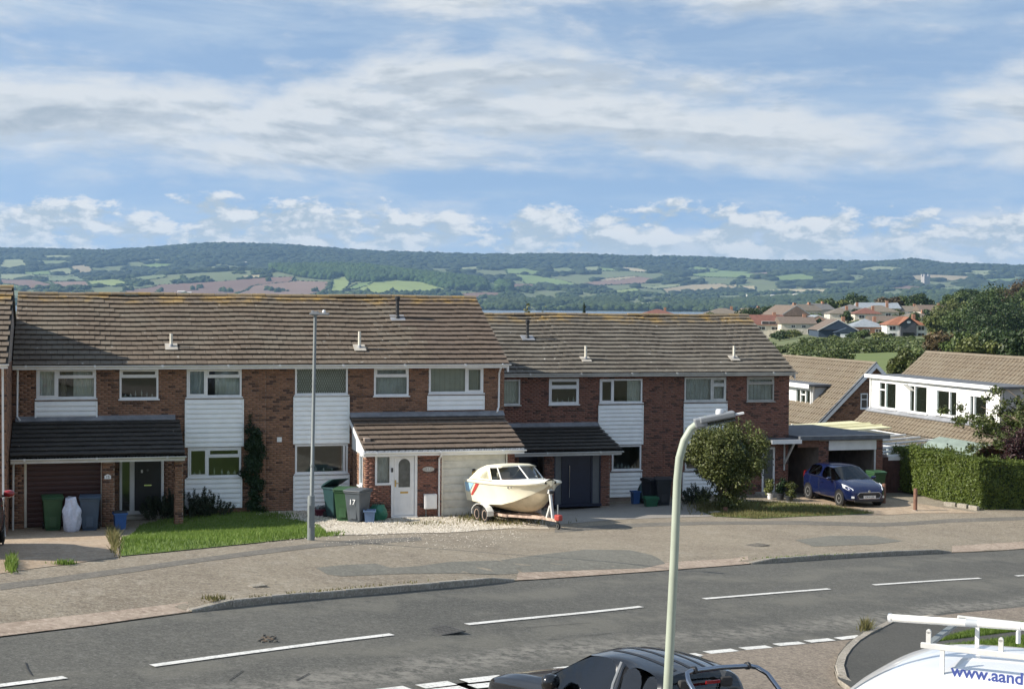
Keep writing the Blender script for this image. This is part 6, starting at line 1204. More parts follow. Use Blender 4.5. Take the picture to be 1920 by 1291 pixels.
def chalet_front():
    c = thing('chalet_house', (42, 60, -1), 'chalet house pair with long white dormer and four windows', 'house'); y0, y1 = 49.5, 68.4; XE, ZE, XR, ZR = 37.35, 1.36, 41.5, 4.96
    MB().box(37.7, 45.3, y0+.2, y1-.15, -1.8, 1.3).prism([(37.7, 1.3), (45.3, 1.3), (41.5, 4.6)], 'y', y1-.35, y1-.15).build('wall', M['dormer_white'], c)
    rf = MB().prism([(XE, ZE-.04), (XR, ZR-.04), (45.65, ZE-.04), (45.65, ZE-.16), (XR, ZR-.2), (XE, ZE-.16)], 'y', y0, y1).build('roof', M['tile_chalet'], c, fix=True)
    sl = (ZR-ZE)/(XR-XE); xd = 38.2; zd = ZE+(xd-XE)*sl
    xtiles(rf, XE-.05, ZE-.03, xd, zd-.02, y0, y1, 4, .30, 'tile_chalet', 170, 3)
    xt = XE+(3.85-ZE)/sl; xtiles(rf, xt-.1, 3.82, XR, ZR, y0, y1, 6, .30, 'tile_chalet', 130, 4); xtiles(rf, xd, zd, xt, 3.86, 68.25, y1, 5, .30, 'tile_chalet', 0, 6)
    MB().prism([(XR-.14, ZR-.02), (XR, ZR+.1), (XR+.14, ZR-.02)], 'y', y0, y1).build('ridge_tiles', M['tile_chalet'], rf)
    ya, yb = 57.0, 68.1; zb, zt = zd-.12, 3.78
    holes = []
    def wpx(xa, ya_, xb, yb_): a, b = onX(xa, (ya_+yb_)/2, xd), onX(xb, (ya_+yb_)/2, xd); t, u = onX((xa+xb)/2, ya_, xd), onX((xa+xb)/2, yb_, xd); return (b.y, a.y, u.z, t.z)
    W_ = [wpx(1649, 716, 1682, 766), wpx(1706, 722, 1740, 774), wpx(1756, 731, 1796, 779), wpx(1819, 741, 1852, 782)]
    mb = MB(); wall_cells(mb, ya, yb, zb, zt, W_, xd, xd+.15, axis='y'); dm = mb.build('dormer', M['dormer_white'], c)
    MB().prism([(xd+.2, zb), (xd+.2, zt), (XE+(zt-ZE)/sl, zt)], 'y', yb-.1, yb).build('dormer_cheek', M['cheek'], c, fix=True); MB().prism([(xd+.2, zb), (xd+.2, zt), (XE+(zt-ZE)/sl, zt)], 'y', ya, ya+.1).build('dormer_cheek', M['cheek'], c, fix=True)
    MB().box(xd+1.6, xd+1.7, ya+.2, yb-.2, zb, zt-.05).build('inner_room', M['plaster'], c)
    MB().box(xd-.16, xt+.35, ya-.2, yb+.25, zt+.002, zt+.10).build('dormer_roof', M['felt'], c); MB().box(xd-.20, xd-.162, ya-.2, yb+.25, zt-.05, zt+.12).build('dormer_fascia', M['white'], c)
    MB().prism([(xd-.18, zd-.05), (xd-.005, zd+.02), (xd-.005, zd+.16), (xd-.2, zd-.0)], 'y', ya-.1, yb+.1).build('flashing', M['lead'], c, fix=True)
    a = W_[0]; xwindow(c, xd, *a, mull=[a[0]+(a[1]-a[0])*.62], trans=[(a[0]+(a[1]-a[0])*.62, a[1], a[3]-.4)], curtain=[(a[0]+.05, a[0]+(a[1]-a[0])*.6, 'teal_curtain')])
    a = W_[1]; w = xwindow(c, xd, *a, mull=[a[0]+(a[1]-a[0])*.70], curtain=[(a[0]+.05, a[0]+.3, 'curtain_grey')]); q = a[0]+(a[1]-a[0])*.72; MB().obox((xd-.22, (q+a[1])/2, a[3]-.12), (.2, 0, -.16), (0, (a[1]-q)/2, 0), (.01, 0, .012)).build('open_sash', M['white'], w)
    a = W_[2]; xwindow(c, xd, *a, mull=[a[0]+(a[1]-a[0])*.36], curtain=[(a[0]+(a[1]-a[0])*.4, a[1]-.05, 'curtain')]); a = W_[3]; xwindow(c, xd, *a, mull=[a[0]+(a[1]-a[0])*.75])
    MB().tube([(XE-.1, y0, ZE-.12), (XE-.1, y1+.05, ZE-.12)], .06, 8).build('gutter', M['white'], c); MB().box(XE-.02, XE+.02, y0, y1, ZE-.3, ZE-.07).build('fascia', M['white'], c)
    MB().tube([(xd-.06, yb-.1, zt), (xd-.06, yb-.1, zd+.1)], .035, 8).build('downpipe', M['white'], c)
    MB().prism([(XE-.05, ZE-.1), (XR, ZR-.06), (XR, ZR-.26), (XE-.05, ZE-.3)], 'y', y1, y1+.05).build('bargeboard', M['white'], c, fix=True)
chalet_front()
def chalet_gable():
    c = thing('chalet_house', (41, 76, -1), 'chalet house with brick gable and white bargeboards behind the garage', 'house'); Y0, Y1 = 72.0, 86; XR, ZR = 40.65, 4.26; XE, ZE = 37.2, 1.02; sl = (ZR-ZE)/(XR-XE); xb = 2*XR-XE
    mb = MB().prism([(XE+.35, -2), (xb-.35, -2), (xb-.35, ZE+.3), (XR, ZR-.12), (XE+.35, ZE+.3)], 'y', Y0+.1, Y1).build('wall', M['mortar'], c, fix=True)
    V = []  # brick gable rows
    rects = []
    for k in range(44):
        z = -.5+k*.1; 
        if z < ZE+.25: a, b = XE+.36, xb-.36
        else: a, b = XE+(z+.1-ZE)/sl+.12, xb-(z+.1-ZE)/sl-.12
        if b-a > .2: rects.append((a, b, z, z+.1))
    wz = rect(1613, 737, 1627, 766, Y0+.1); bricks(c, rects, [wz], Y0+.1, M['brick'], L=.3, H=.1); window(c, wz, Y0+.09, trans=[(-99, 99, wz[3]-.32)])
    rf = MB().prism([(XE, ZE-.05), (XR, ZR-.05), (xb, ZE-.05), (xb, ZE-.17), (XR, ZR-.22), (XE, ZE-.17)], 'y', Y0-.12, Y1).build('roof', M['tile_chalet'], c, fix=True)
    xtiles(rf, XE-.05, ZE-.03, XR, ZR, Y0-.1, Y1, 12, .30, 'tile_chalet', 0, 8); MB().prism([(XR-.14, ZR-.02), (XR, ZR+.1), (XR+.14, ZR-.02)], 'y', Y0-.1, Y1).build('ridge_tiles', M['tile_chalet'], rf)
    for s in (1, -1):
        q = [(XE-.15, ZE-.22), (XR, ZR+.02), (XR, ZR-.24), (XE-.15, ZE-.44)]; q = [(2*XR-x, z) if s < 0 else (x, z) for x, z in q]; MB().prism(q, 'y', Y0-.18, Y0-.13).build('bargeboard', M['white'], c, fix=True)
    MB().prism([(XE-.18, ZE-.12), (XR, ZR+.10), (XR, ZR+.04), (XE-.18, ZE-.20)], 'y', Y0-.2, Y0-.05).build('verge', M['felt'], c, fix=True)
    xd, zt, zb = 38.2, 2.92, 1.42; y0, y1 = 74.3, 83; a, b = onX(1493, 747, xd).y, onX(1521, 747, xd).y; wd = (b, a, onX(1507, 766, xd).z, onX(1507, 729, xd).z)
    mb = MB(); wall_cells(mb, y0, y1, zb, zt, [wd], xd, xd+.12, axis='y'); mb.build('dormer', M['dormer_white'], c); xwindow(c, xd, *wd, mull=[wd[0]+(wd[1]-wd[0])*.34, wd[0]+(wd[1]-wd[0])*.68], trans=[(wd[0]+(wd[1]-wd[0])*.34, wd[0]+(wd[1]-wd[0])*.68, wd[3]-.3)])
    ck = MB().prism([(xd+.15, zb+.1), (xd+.15, zt-.05), (XE+(zt-ZE)/sl+.1, zt-.05)], 'y', y0, y0+.1).build('dormer_cheek', M['cheek'], c, fix=True)
    MB().box(xd-.3, XE+(zt-ZE)/sl+.5, y0-.2, y1, zt, zt+.12).build('dormer_roof', M['felt'], c); MB().box(xd-.34, xd-.302, y0-.2, y1, zt-.1, zt+.13).build('dormer_fascia', M['white'], c); MB().tube([(xd-.05, y0+.1, zt), (xd-.05, y0+.1, zb+.1)], .035, 8).build('downpipe', M['white'], c)
chalet_gable()
def shed():
    x, y0, y1, zr, zb = 36.1, 54.5, 58.2, 1.66, -.7; s = thing('garden_shed', (x, 56, zb), 'brown timber shed with curved green felt roof behind the hedge', 'shed'); pr = [(-1.15, .85), (-.95, 1.18), (-.55, 1.48), (0, zr), (.55, 1.48), (.95, 1.18), (1.15, .85)]
    MB().prism([(x-1.0, zb), (x+1.0, zb), (x+1.0, .95)]+[(x+a*.93, z-.07) for a, z in pr[::-1]]+[(x-1.0, .95)], 'y', y0+.1, y1-.1).build('wall', M['shed_wood'], s, fix=True)
    for k in range(12): MB().box(x-.98, x+.98, y0+.06, y0+.099, zb+k*.15, zb+k*.15+.14).build('board', M['shed_wood'], s)
    r = MB().prism([(x+a, z) for a, z in pr]+[(x+a*.97, z-.05) for a, z in pr[::-1]], 'y', y0-.08, y1+.1).build('roof', M['felt_green'], s, fix=True)
    for a, b in zip(pr, pr[1:]): MB().prism([(x+a[0], a[1]-.01), (x+b[0], b[1]-.01), (x+b[0]*.93, b[1]-.14), (x+a[0]*.93, a[1]-.14)], 'y', y0-.12, y0-.085).build('trim_board', M['shed_wood'], s, fix=True)
shed()
def canopies():
    c = thing('glazed_canopy', (34, 60, -.7), 'white framed clear canopy roof between garage and chalet', 'canopy'); xa, xb, za, zb = 32.6, 37.2, 1.02, 1.28; y0, y1 = 56.6, 63.0; n = 5
    sl = lambda x: za+(zb-za)*(x-xa)/(xb-xa)
    for k in range(n+1):
        y = y0+(y1-y0)*k/n; MB().add([(xa, y-.05, za), (xb, y-.05, zb), (xb, y+.05, zb), (xa, y+.05, za), (xa, y-.05, za+.07), (xb, y-.05, zb+.07), (xb, y+.05, zb+.07), (xa, y+.05, za+.07)], [(0, 3, 2, 1), (4, 5, 6, 7), (0, 1, 5, 4), (1, 2, 6, 5), (2, 3, 7, 6), (3, 0, 4, 7)]).build('rafter', M['white'], c)
        if k < n: MB().add([(xa+.02, y+.051, za+.03), (xb, y+.051, zb+.03), (xb, y+(y1-y0)/n-.051, zb+.03), (xa+.02, y+(y1-y0)/n-.051, za+.03)], [(0, 1, 2, 3)]).build('roof_sheet', M['poly'], c)
    MB().box(xa-.08, xa-.002, y0-.1, y1+.1, za-.12, za+.09).build('eave_beam', M['white'], c); MB().box(xa-.05, xb, y0-.16, y0-.06, za-.14, za+.02).build('end_beam', M['white'], c)
    for y in (y0, y1): MB().box(xa-.05, xa+.03, y-.04, y+.04, -.8, za-.13).build('post', M['white'], c)
    d = thing('cream_canopy', (34.6, 64, -.7), 'cream sheeted canopy roof behind the flat garage roof', 'canopy'); MB().add([(33.2, 63.2, 1.52), (36.6, 63.2, 1.66), (36.6, 67, 1.66), (33.2, 67, 1.52), (33.2, 63.2, 1.46), (36.6, 63.2, 1.60), (36.6, 67, 1.60), (33.2, 67, 1.46)], [(0, 1, 2, 3), (7, 6, 5, 4), (0, 4, 5, 1), (1, 5, 6, 2), (2, 6, 7, 3), (3, 7, 4, 0)]).build('sheet', M['cream_sheet'], d)
    for y in (64.1, 65.2): MB().add([(33.2, y-.04, 1.53), (36.6, y-.04, 1.67), (36.6, y+.04, 1.67), (33.2, y+.04, 1.53), (33.2, y, 1.60), (36.6, y, 1.74)], [(0, 1, 5, 4), (2, 3, 4, 5), (0, 4, 3), (1, 2, 5)]).build('sheet_rib', M['cream_sheet'], d)
    for y in (63.3, 66.9): MB().box(33.3, 33.38, y-.04, y+.04, -.9, 1.56).build('post', M['white'], d)
    g = thing('fence_gate', (33.5, 57.5, -.7), 'dark brown timber gate in shadow beside the garage', 'gate')
    for k in range(20): MB().box(32.1+k*.145, 32.1+k*.145+.138, 56.45, 56.49, -.85, 1.0+.01*(k % 3)).build('board', M['gate'], g)
    MB().box(32.1, 35.0, 56.491, 56.55, -.4, -.3).box(32.1, 35.0, 56.491, 56.55, .7, .8).build('rail', M['gate'], g)
canopies()
wheelie(None, 'bin_green', 'green wheelie bin in the garage mouth behind the blue car', 0.1, loc=Vector((31.3, 55.3, G(31.3, 55.3))))
# ------------------------------------------------------------------ van roof rack and lettering (in the van's own frame)
def van_extras():
    k = vk; z = 2.475*k; rk = thing('roof_rack', vo, 'white roof rack of bars and uprights on the van roof', 'roof rack', math.atan2(vh.y, vh.x))
    for s in (-1, 1):
        MB().box(-2.6, .55, s*.72-.02, s*.72+.02, z+.17, z+.22).build('side_rail', M['white_dull'], rk, world=False, bevel=.004)
        for x in (.35, -.75, -1.9): MB().box(x-.02, x+.02, s*.72-.015, s*.72+.015, z-.10, z+.17).build('foot', M['white_dull'], rk, world=False)
        for x in ((.48, -.18, -.9, -1.7) if s > 0 else ()): MB().box(x-.022, x+.022, s*.72-.012, s*.72+.012, z+.22, z+.33).lathe([(.022, -.012), (.022, .012)], (x, s*.72, z+.33), 12, 'y').build('upright', M['white_dull'], rk, world=False)
    for x in (.50, -.75, -1.9): MB().box(x-.03, x+.03, -.70, .70, z+.175, z+.205).build('cross_bar', M['steel'], rk, world=False)
    A, B = at(1667, 1157, 14.75), at(2010, 1180, 13.9); e = (B-A).normalized(); pt = thing('pipe_tube', A, 'long white pipe carrier tube strapped on the van roof rack', 'pipe'); M['tube_white'] = mat('white_pipe', (.78, .77, .73), .35, var=.04, grime=.08)
    MB().tube([A, A+e*.03, A+e*.031, B], [.040, .040, .0365, .0365], 20).build('tube', M['tube_white'], pt, smooth='auto'); MB().tube([A-e*.004, A+e*.025], .042, 20).build('end_cap', M['white'], pt, smooth='auto')
    L = (B-A).length
    for f in (.435,): MB().tube([A+e*L*f, A+e*L*(f+.065)], .0372, 20).build('grey_label', M['cheek'], pt, smooth='auto')
    for f in (.72,): MB().tube([A+e*L*f, A+e*L*(f+.012)], .041, 20).box((A+e*L*f).x-.015, (A+e*L*f).x+.015, (A+e*L*f).y-.015, (A+e*L*f).y+.015, (A+e*L*f).z-.16, (A+e*L*f).z-.02).build('clip', M['white'], pt)
van_extras()
# ------------------------------------------------------------------ plants: leaves are real small faces spread through each crown
def vnoise(x, y, seed):
    r = np.random.default_rng(seed); g = r.random((64, 64)); xi, yi = np.floor(x).astype(int), np.floor(y).astype(int); fx, fy = x-xi, y-yi; fx, fy = fx*fx*(3-2*fx), fy*fy*(3-2*fy); a, b, c, d = g[xi % 64, yi % 64], g[(xi+1) % 64, yi % 64], g[xi % 64, (yi+1) % 64], g[(xi+1) % 64, (yi+1) % 64]
    return (a*(1-fx)+b*fx)*(1-fy)+(c*(1-fx)+d*fx)*fy
def leaf_mesh(name, C, R_, N, leaf, m, parent, seed, shell=.5, up=.3, asp=.55, core=None, drop=0):
    """C centres, R_ radii (n,3), N leaves per clump"""
    r = np.random.default_rng(seed); P_ = []; Nn = []
    for c, q, n in zip(C, R_, N):
        d = r.normal(size=(n, 3)); d /= np.linalg.norm(d, axis=1)[:, None]; rad = (shell+(1-shell)*r.random(n)**.7)*(1+r.normal(0, .07, n)); p = np.asarray(c)+d*np.asarray(q)*rad[:, None]; P_.append(p); Nn.append(d)
    P_ = np.concatenate(P_); Nn = np.concatenate(Nn); n = len(P_); nn = Nn+r.normal(0, .75, (n, 3))+np.array([0, 0, up]); nn /= np.linalg.norm(nn, axis=1)[:, None]
    t = np.cross(nn, r.normal(size=(n, 3))); t /= np.linalg.norm(t, axis=1)[:, None]; b = np.cross(nn, t); s = leaf*r.uniform(.55, 1.35, n)[:, None]
    V = np.stack([P_-t*s, P_-b*s*asp+nn*s*.12, P_+t*s, P_+b*s*asp+nn*s*.12], 1).reshape(-1, 3)
    return mesh_np(name, V, np.arange(4*n).reshape(-1, 4), m, parent)
def ico(c, r, seed, jit=.15):
    bm = bmesh.new(); bmesh.ops.create_icosphere(bm, subdivisions=2, radius=1); rr = random.Random(seed); V = [(c[0]+v.co.x*r[0]*(1+rr.uniform(-jit, jit)), c[1]+v.co.y*r[1]*(1+rr.uniform(-jit, jit)), c[2]+v.co.z*r[2]*(1+rr.uniform(-jit, jit))) for v in bm.verts]; F_ = [tuple(v.index for v in f.verts) for f in bm.faces]; bm.free(); return V, F_
L_ = lambda n, *c, **k: M.__setitem__(n, mat_leaf(n+'_leaf', list(c), **k))
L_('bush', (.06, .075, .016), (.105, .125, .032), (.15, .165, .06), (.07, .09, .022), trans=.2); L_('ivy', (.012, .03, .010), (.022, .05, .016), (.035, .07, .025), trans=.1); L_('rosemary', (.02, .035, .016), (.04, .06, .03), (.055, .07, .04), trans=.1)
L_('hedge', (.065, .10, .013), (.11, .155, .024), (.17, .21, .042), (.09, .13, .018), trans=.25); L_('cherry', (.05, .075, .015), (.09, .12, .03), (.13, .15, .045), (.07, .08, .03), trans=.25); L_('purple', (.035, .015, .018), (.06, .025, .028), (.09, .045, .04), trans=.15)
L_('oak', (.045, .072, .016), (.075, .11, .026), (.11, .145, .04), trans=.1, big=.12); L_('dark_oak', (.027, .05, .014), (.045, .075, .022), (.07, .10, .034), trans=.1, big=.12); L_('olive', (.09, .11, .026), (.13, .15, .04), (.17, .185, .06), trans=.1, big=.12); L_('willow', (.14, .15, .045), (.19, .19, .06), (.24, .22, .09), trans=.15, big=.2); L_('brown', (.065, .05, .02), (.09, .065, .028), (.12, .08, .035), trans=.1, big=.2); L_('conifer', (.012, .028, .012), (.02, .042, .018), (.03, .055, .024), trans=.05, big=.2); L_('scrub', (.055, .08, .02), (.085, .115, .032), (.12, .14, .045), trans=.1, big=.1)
def crown_clumps(c, r, n, seed, sub=.42, flat=.85):
    rr = np.random.default_rng(seed); d = rr.normal(size=(n, 3)); d /= np.linalg.norm(d, axis=1)[:, None]; d[:, 2] = np.where(d[:, 2] < 0, d[:, 2]*.85, d[:, 2]); C = np.asarray(c)+d*np.asarray(r)*(.35+.38*rr.random(n))[:, None]; R_ = np.asarray(r)*sub*rr.uniform(.65, 1.15, n)[:, None]*np.array([1, 1, flat]); return C, R_
_BL = .048
def round_bush():
    b = pg(1362, 957); B = thing('round_bush', b, 'large rounded evergreen bush on the grass before the end house', 'bush'); r = np.random.default_rng(5); c = np.array([b.x, b.y, b.z+1.95]); C, R_, N = [], [], []
    for i in range(115):
        d = r.normal(size=3); d /= np.linalg.norm(d); k = 1 if d[2] > -.2 else .8; C.append(c+d*np.array([1.48, 1.48, 1.36])*k*r.uniform(.55, 1)); R_.append(np.array([.42, .42, .40])*r.uniform(.7, 1.2)); N.append(260)
    for i in range(16): C.append(np.array([b.x+r.normal(0, .35), b.y+r.normal(0, .35), b.z+.5+r.uniform(-.2, .5)])); R_.append(np.array([.35, .35, .35])); N.append(150)
    leaf_mesh('foliage', C, R_, N, _BL, M['bush'], B, 6, .3, .35)
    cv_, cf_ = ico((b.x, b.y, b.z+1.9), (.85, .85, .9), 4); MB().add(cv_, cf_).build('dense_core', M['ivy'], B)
    C2 = []
    for _ in range(30): u = r.normal(0, .55, 2); C2.append(c+np.array([u[0], u[1], 1.36*math.sqrt(max(.05, 1-(u@u)/2.2))+.08]))
    leaf_mesh('shoots', C2, [np.array([.06, .06, .22])]*30, [22]*30, .045, M['bush'], B, 7, .1, .5)['kind'] = 'stuff'
    mb = MB()
    for i in range(9):
        a = i*.7; e = c+np.array([math.cos(a)*.9, math.sin(a)*.9, .3+.5*math.sin(i*2.1)]); mb.tube([(b.x+.08*math.cos(a), b.y+.08*math.sin(a), b.z-.1), (b.x+.3*math.cos(a), b.y+.3*math.sin(a), b.z+.8), tuple(e)], [.05, .035, .012], 6)
    mb.build('stem', M['bark'], B)
round_bush()
def ivy():
    x0, x1 = onY(450, 880, YA).x, onY(493, 880, YA).x; B = thing('ivy', ((x0+x1)/2, YA-.2, ZA), 'dark ivy column climbing the brick between white claddings', 'ivy'); r = np.random.default_rng(9); C, R_, N = [], [], []
    for i in range(60):
        t = r.random()**.9; z = ZA+t*2.75; w = .40*(1-.55*max(0, t-.55)/.45)*(1 if t > .12 else .8); C.append((x0+.40+r.normal(0, .5)*w*.8+.03, YA-.16-r.random()*.14, z)); R_.append((.17, .12, .2)); N.append(170)
    leaf_mesh('foliage', C, R_, N, .04, M['ivy'], B, 10, .2, .2)
    mb = MB(); top = [onY(468, 770, YA-.03), onY(473, 772, YA-.03), onY(462, 800, YA-.03)]
    for p in top: mb.tube([(x0+.38, YA-.1, ZA), (x0+.36, YA-.05, ZA+1.6), tuple(p)], [.03, .015, .006], 5)
    mb.build('stem', M['bark'], B)
    leaf_mesh('top_leaves', [onY(469, y, YA-.06) for y in range(778, 808, 4)], [(.07, .05, .07)]*8, [14]*8, .03, M['ivy'], B, 12, .1)['kind'] = 'stuff'
ivy()
def spiky(px, w, d, h, n, m, name, label, cat, seed, blade=.16, dens=14):
    b = pg(*px); B = thing(name, b, label, cat); r = np.random.default_rng(seed); mb = MB(); C, R_, N = [], [], []
    for i in range(n):
        a = r.uniform(0, 6.28); q = r.random()**.5; x, y = b.x+math.cos(a)*w*.5*q, b.y+math.sin(a)*d*.5*q; hh = h*(1-.5*q*q)*r.uniform(.7, 1.1); l = r.normal(0, .14, 2)+np.array([math.cos(a), math.sin(a)])*.22*q
        top = (x+l[0], y+l[1], b.z+hh); mb.tube([(x, y, b.z-.03), top], [.010, .004], 4, False)
        for k in range(9): t = .2+.8*k/8; C.append((x+l[0]*t, y+l[1]*t, b.z+hh*t)); R_.append((.05, .05, .07)); N.append(dens)
    leaf_mesh('foliage', C, R_, N, blade*.25, M[m], B, seed+1, .2, .5, .28); mb.build('stem', M['bark'], B)
spiky((350, 969), 1.5, .8, 1.0, 60, 'rosemary', 'rosemary_bush', 'dark spiky rosemary bush beside the lower cladding', 'bush', 21)
spiky((300, 972), .9, .7, .85, 34, 'rosemary', 'rosemary_bush', 'smaller dark spiky bush beside the front door', 'bush', 23)
spiky((395, 966), 1.1, .6, .70, 36, 'rosemary', 'rosemary_bush', 'low spreading rosemary under the kitchen window', 'bush', 24)
spiky((1306, 944), .9, .6, .75, 40, 'rosemary', 'lavender_bush', 'grey spiky plant against the white cladding left of the bush', 'bush', 25)
def potted(px, pw, ph, m, pot, label, seed, h=.45):
    b = pg(*px); B = thing('potted_plant', b, label, 'potted plant'); MB().lathe([(pw*.36, 0), (pw*.5, ph), (pw*.54, ph), (pw*.54, ph-.04), (pw*.44, ph-.03), (pw*.4, ph-.06)], tuple(b), 16).build('pot', M[pot], B, smooth='auto'); r = np.random.default_rng(seed); leaf_mesh('foliage', [(b.x+r.normal(0, pw*.3), b.y+r.normal(0, pw*.3), b.z+ph+h*r.random()) for _ in range(14)], [(.13, .13, .13)]*14, [60]*14, .045, M[m], B, seed, .2)
potted((1444, 935), .26, .24, 'olive', 'white', 'leafy plant in a white pot by the end house door', 31); potted((1463, 937), .34, .28, 'ivy', 'bin_dark', 'dark leafy plant in a black trough beside the white pot', 32, .5); potted((1480, 939), .34, .22, 'bush', 'bin_dark', 'bushy potted plant nearest the blue car', 33, .5)
def hedge():
    x0, y0 = 33.05, 50.45; B = thing('hedge', (34, 52, -.4), 'tall clipped green hedge turning the corner beside the driveway', 'hedge'); r = np.random.default_rng(41)
    P_, N_ = [], []
    def face(n, f, nrm):
        u, v = r.random(n), r.random(n); p = np.array([f(a, b) for a, b in zip(u, v)]); bump = .16*(vnoise(p[:, 0]*2.2+p[:, 1]*2.2+50, p[:, 2]*2.2+9, 71)-.5)+.08*(vnoise(p[:, 0]*6+p[:, 1]*6+80, p[:, 2]*6+30, 72)-.5); dep = -np.abs(r.normal(0, .07, n))+bump*1.3+r.normal(0, .015, n); P_.append(p+np.array(nrm)*dep[:, None]); N_.append(np.repeat([nrm], n, 0))
    zt = lambda x, y: 1.46-.012*(x-33)
    face(17000, lambda a, b: (x0, y0+a*6.6, -.38+b*1.84), (-1, 0, 0)); face(24000, lambda a, b: (x0+a*12, y0, -.42+b*1.80-.1*a), (0, -1, 0)); face(9000, lambda a, b: (x0+b*1.0, y0+a*6.6, 1.46), (0, 0, 1)); face(16000, lambda a, b: (x0+a*12, y0+b*1.1, 1.40-.12*a), (0, 0, 1)); face(1800, lambda a, b: (x0+b, y0+6.6, -.3+1.7*a), (0, 1, 0))
    P0, N0 = np.concatenate(P_), np.concatenate(N_); n = len(P0); nn = N0+r.normal(0, .7, (n, 3))+np.array([0, 0, .3]); nn /= np.linalg.norm(nn, axis=1)[:, None]; t = np.cross(nn, r.normal(size=(n, 3))); t /= np.linalg.norm(t, axis=1)[:, None]; b = np.cross(nn, t); s = .040*r.uniform(.6, 1.3, n)[:, None]
    V = np.stack([P0-t*s, P0-b*s*.55, P0+t*s, P0+b*s*.55], 1).reshape(-1, 3); mesh_np('foliage', V, np.arange(4*n).reshape(-1, 4), M['hedge'], B)
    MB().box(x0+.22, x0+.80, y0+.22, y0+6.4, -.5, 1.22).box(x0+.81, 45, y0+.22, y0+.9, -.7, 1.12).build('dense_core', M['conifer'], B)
    sh = leaf_mesh('shoots', [(x0+.5+r.uniform(-.45, .45), 50.6+r.random()*6.3, 1.50+r.uniform(0, .1)) for _ in range(90)]+[(34+r.random()*10, y0+.6+r.uniform(-.5, .5), 1.42+r.uniform(0, .08)) for _ in range(90)], [(.035, .035, .12)]*180, [10]*180, .034, M['hedge'], B, 43, .1, .6); sh['kind'] = 'stuff'
hedge()
def branchy(name, b, ends, m, label, seed, trunk, leaf, nl, cl):
    B = thing(name, b, label, 'tree'); mb = MB(); C, R_, N = [], [], []; r = np.random.default_rng(seed)
    fork = Vector((b[0]+r.normal(0, .1), b[1]+r.normal(0, .1), b[2]+trunk[1])); MB().tube([b, fork], [trunk[0], trunk[0]*.75], 10).build('trunk', M['bark'], B, smooth=True)
    for e in ends:
        e = Vector(e); mid = fork.lerp(e, .5)+Vector((0, 0, .25)); pts = [fork, mid, e]; mb.tube(pts, [trunk[0]*.5, trunk[0]*.28, .012], 6)
        for k in range(cl): t = .25+.75*(k+.5)/cl; q = (fork.lerp(mid, t*2) if t < .5 else mid.lerp(e, t*2-1)); C.append(tuple(q+Vector(r.normal(0, .16, 3)))); R_.append((.30, .30, .24)); N.append(nl)
    mb.build('limb', M['bark'], B, smooth=True); leaf_mesh('crown', C, R_, N, leaf, m, B, seed+1, .15, .2); return B
cb_ = Vector((40.2, 52.6, 0)); cb_.z = G(cb_.x, cb_.y)
branchy('cherry_tree', cb_, [at(1765, 772, 63.5), at(1792, 800, 62.5), at(1840, 762, 64), at(1862, 742, 64), at(1888, 730, 63.5), at(1905, 770, 63), at(1830, 810, 62), at(1870, 822, 61.5), at(1815, 835, 62), at(1925, 735, 64), at(1950, 790, 63), at(1900, 800, 65), at(1800, 770, 64.5), at(1850, 790, 63.5), at(1880, 775, 62.5), at(1990, 760, 63), at(1770, 845, 63)], M['cherry'], 'leafy cherry tree with long drooping branches behind the hedge', 51, (.13, 1.1), .065, 95, 12)
pb_ = Vector((40.8, 50.6+2.6, 0)); pb_ = at(1912, 905, 60.5); pb_.z = G(pb_.x, pb_.y)
branchy('plum_tree', pb_, [at(1886, 830, 60.5), at(1900, 812, 60.5), at(1915, 805, 60), at(1930, 830, 60), at(1895, 850, 60), at(1948, 815, 60.5), at(1910, 842, 60)], M['purple'], 'small purple-leaved plum tree at the right edge above the hedge', 53, (.07, .7), .05, 90, 9)
# ------------------------------------------------------------------ far land: valley, estuary and hills on one grid of sight lines and distances
FW = Vector((math.sin(YAW), math.cos(YAW), 0)); RT = Vector((math.cos(YAW), -math.sin(YAW), 0))
def horizon(x): return 565.9+.0082*(x-960)
XC = np.array([-2200, -300, 0, 250, 500, 700, 900, 1000, 1150, 1300, 1500, 1700, 1920, 2300, 4200], float)
LOW = {70: [-1.2]*15, 120: [-3, -4, -4, -4, -4.5, -5, -5, -5, -4.5, -4, -1.9, -1.2, -.9, -.5, 0], 200: [-6, -8, -8, -8, -8, -8, -8, -8, -7, -5, -1.2, -.5, -.4, 0, 2], 330: [-8, -11, -11, -11, -11, -11, -11, -11, -9, -7, -2.2, -1.4, -1.2, 0, 3], 500: [-10, -13, -13, -13, -13, -13, -12, -12, -10, -8, -3.4, -3.4, -2.6, 0, 4], 640: [-10, -14, -14, -14, -14, -14, -14, -14, -12, -8, .2, .8, 2.5, 6, 8], 780: [-10, -14, -14, -14, -14, -14, -14, -14, -12, -8, 2.0, 3.0, 5.5, 9, 10], 1150: [-12, -16, -16, -16, -16, -16, -16, -16, -15, -13, -8, -6, -3, 0, 5], 1700: [-15, -17]+[-17]*9+[-16, -15, -13, -8], 2900: [-17.6]*15, 3050: [-20]*15, 4450: [-21]*15}
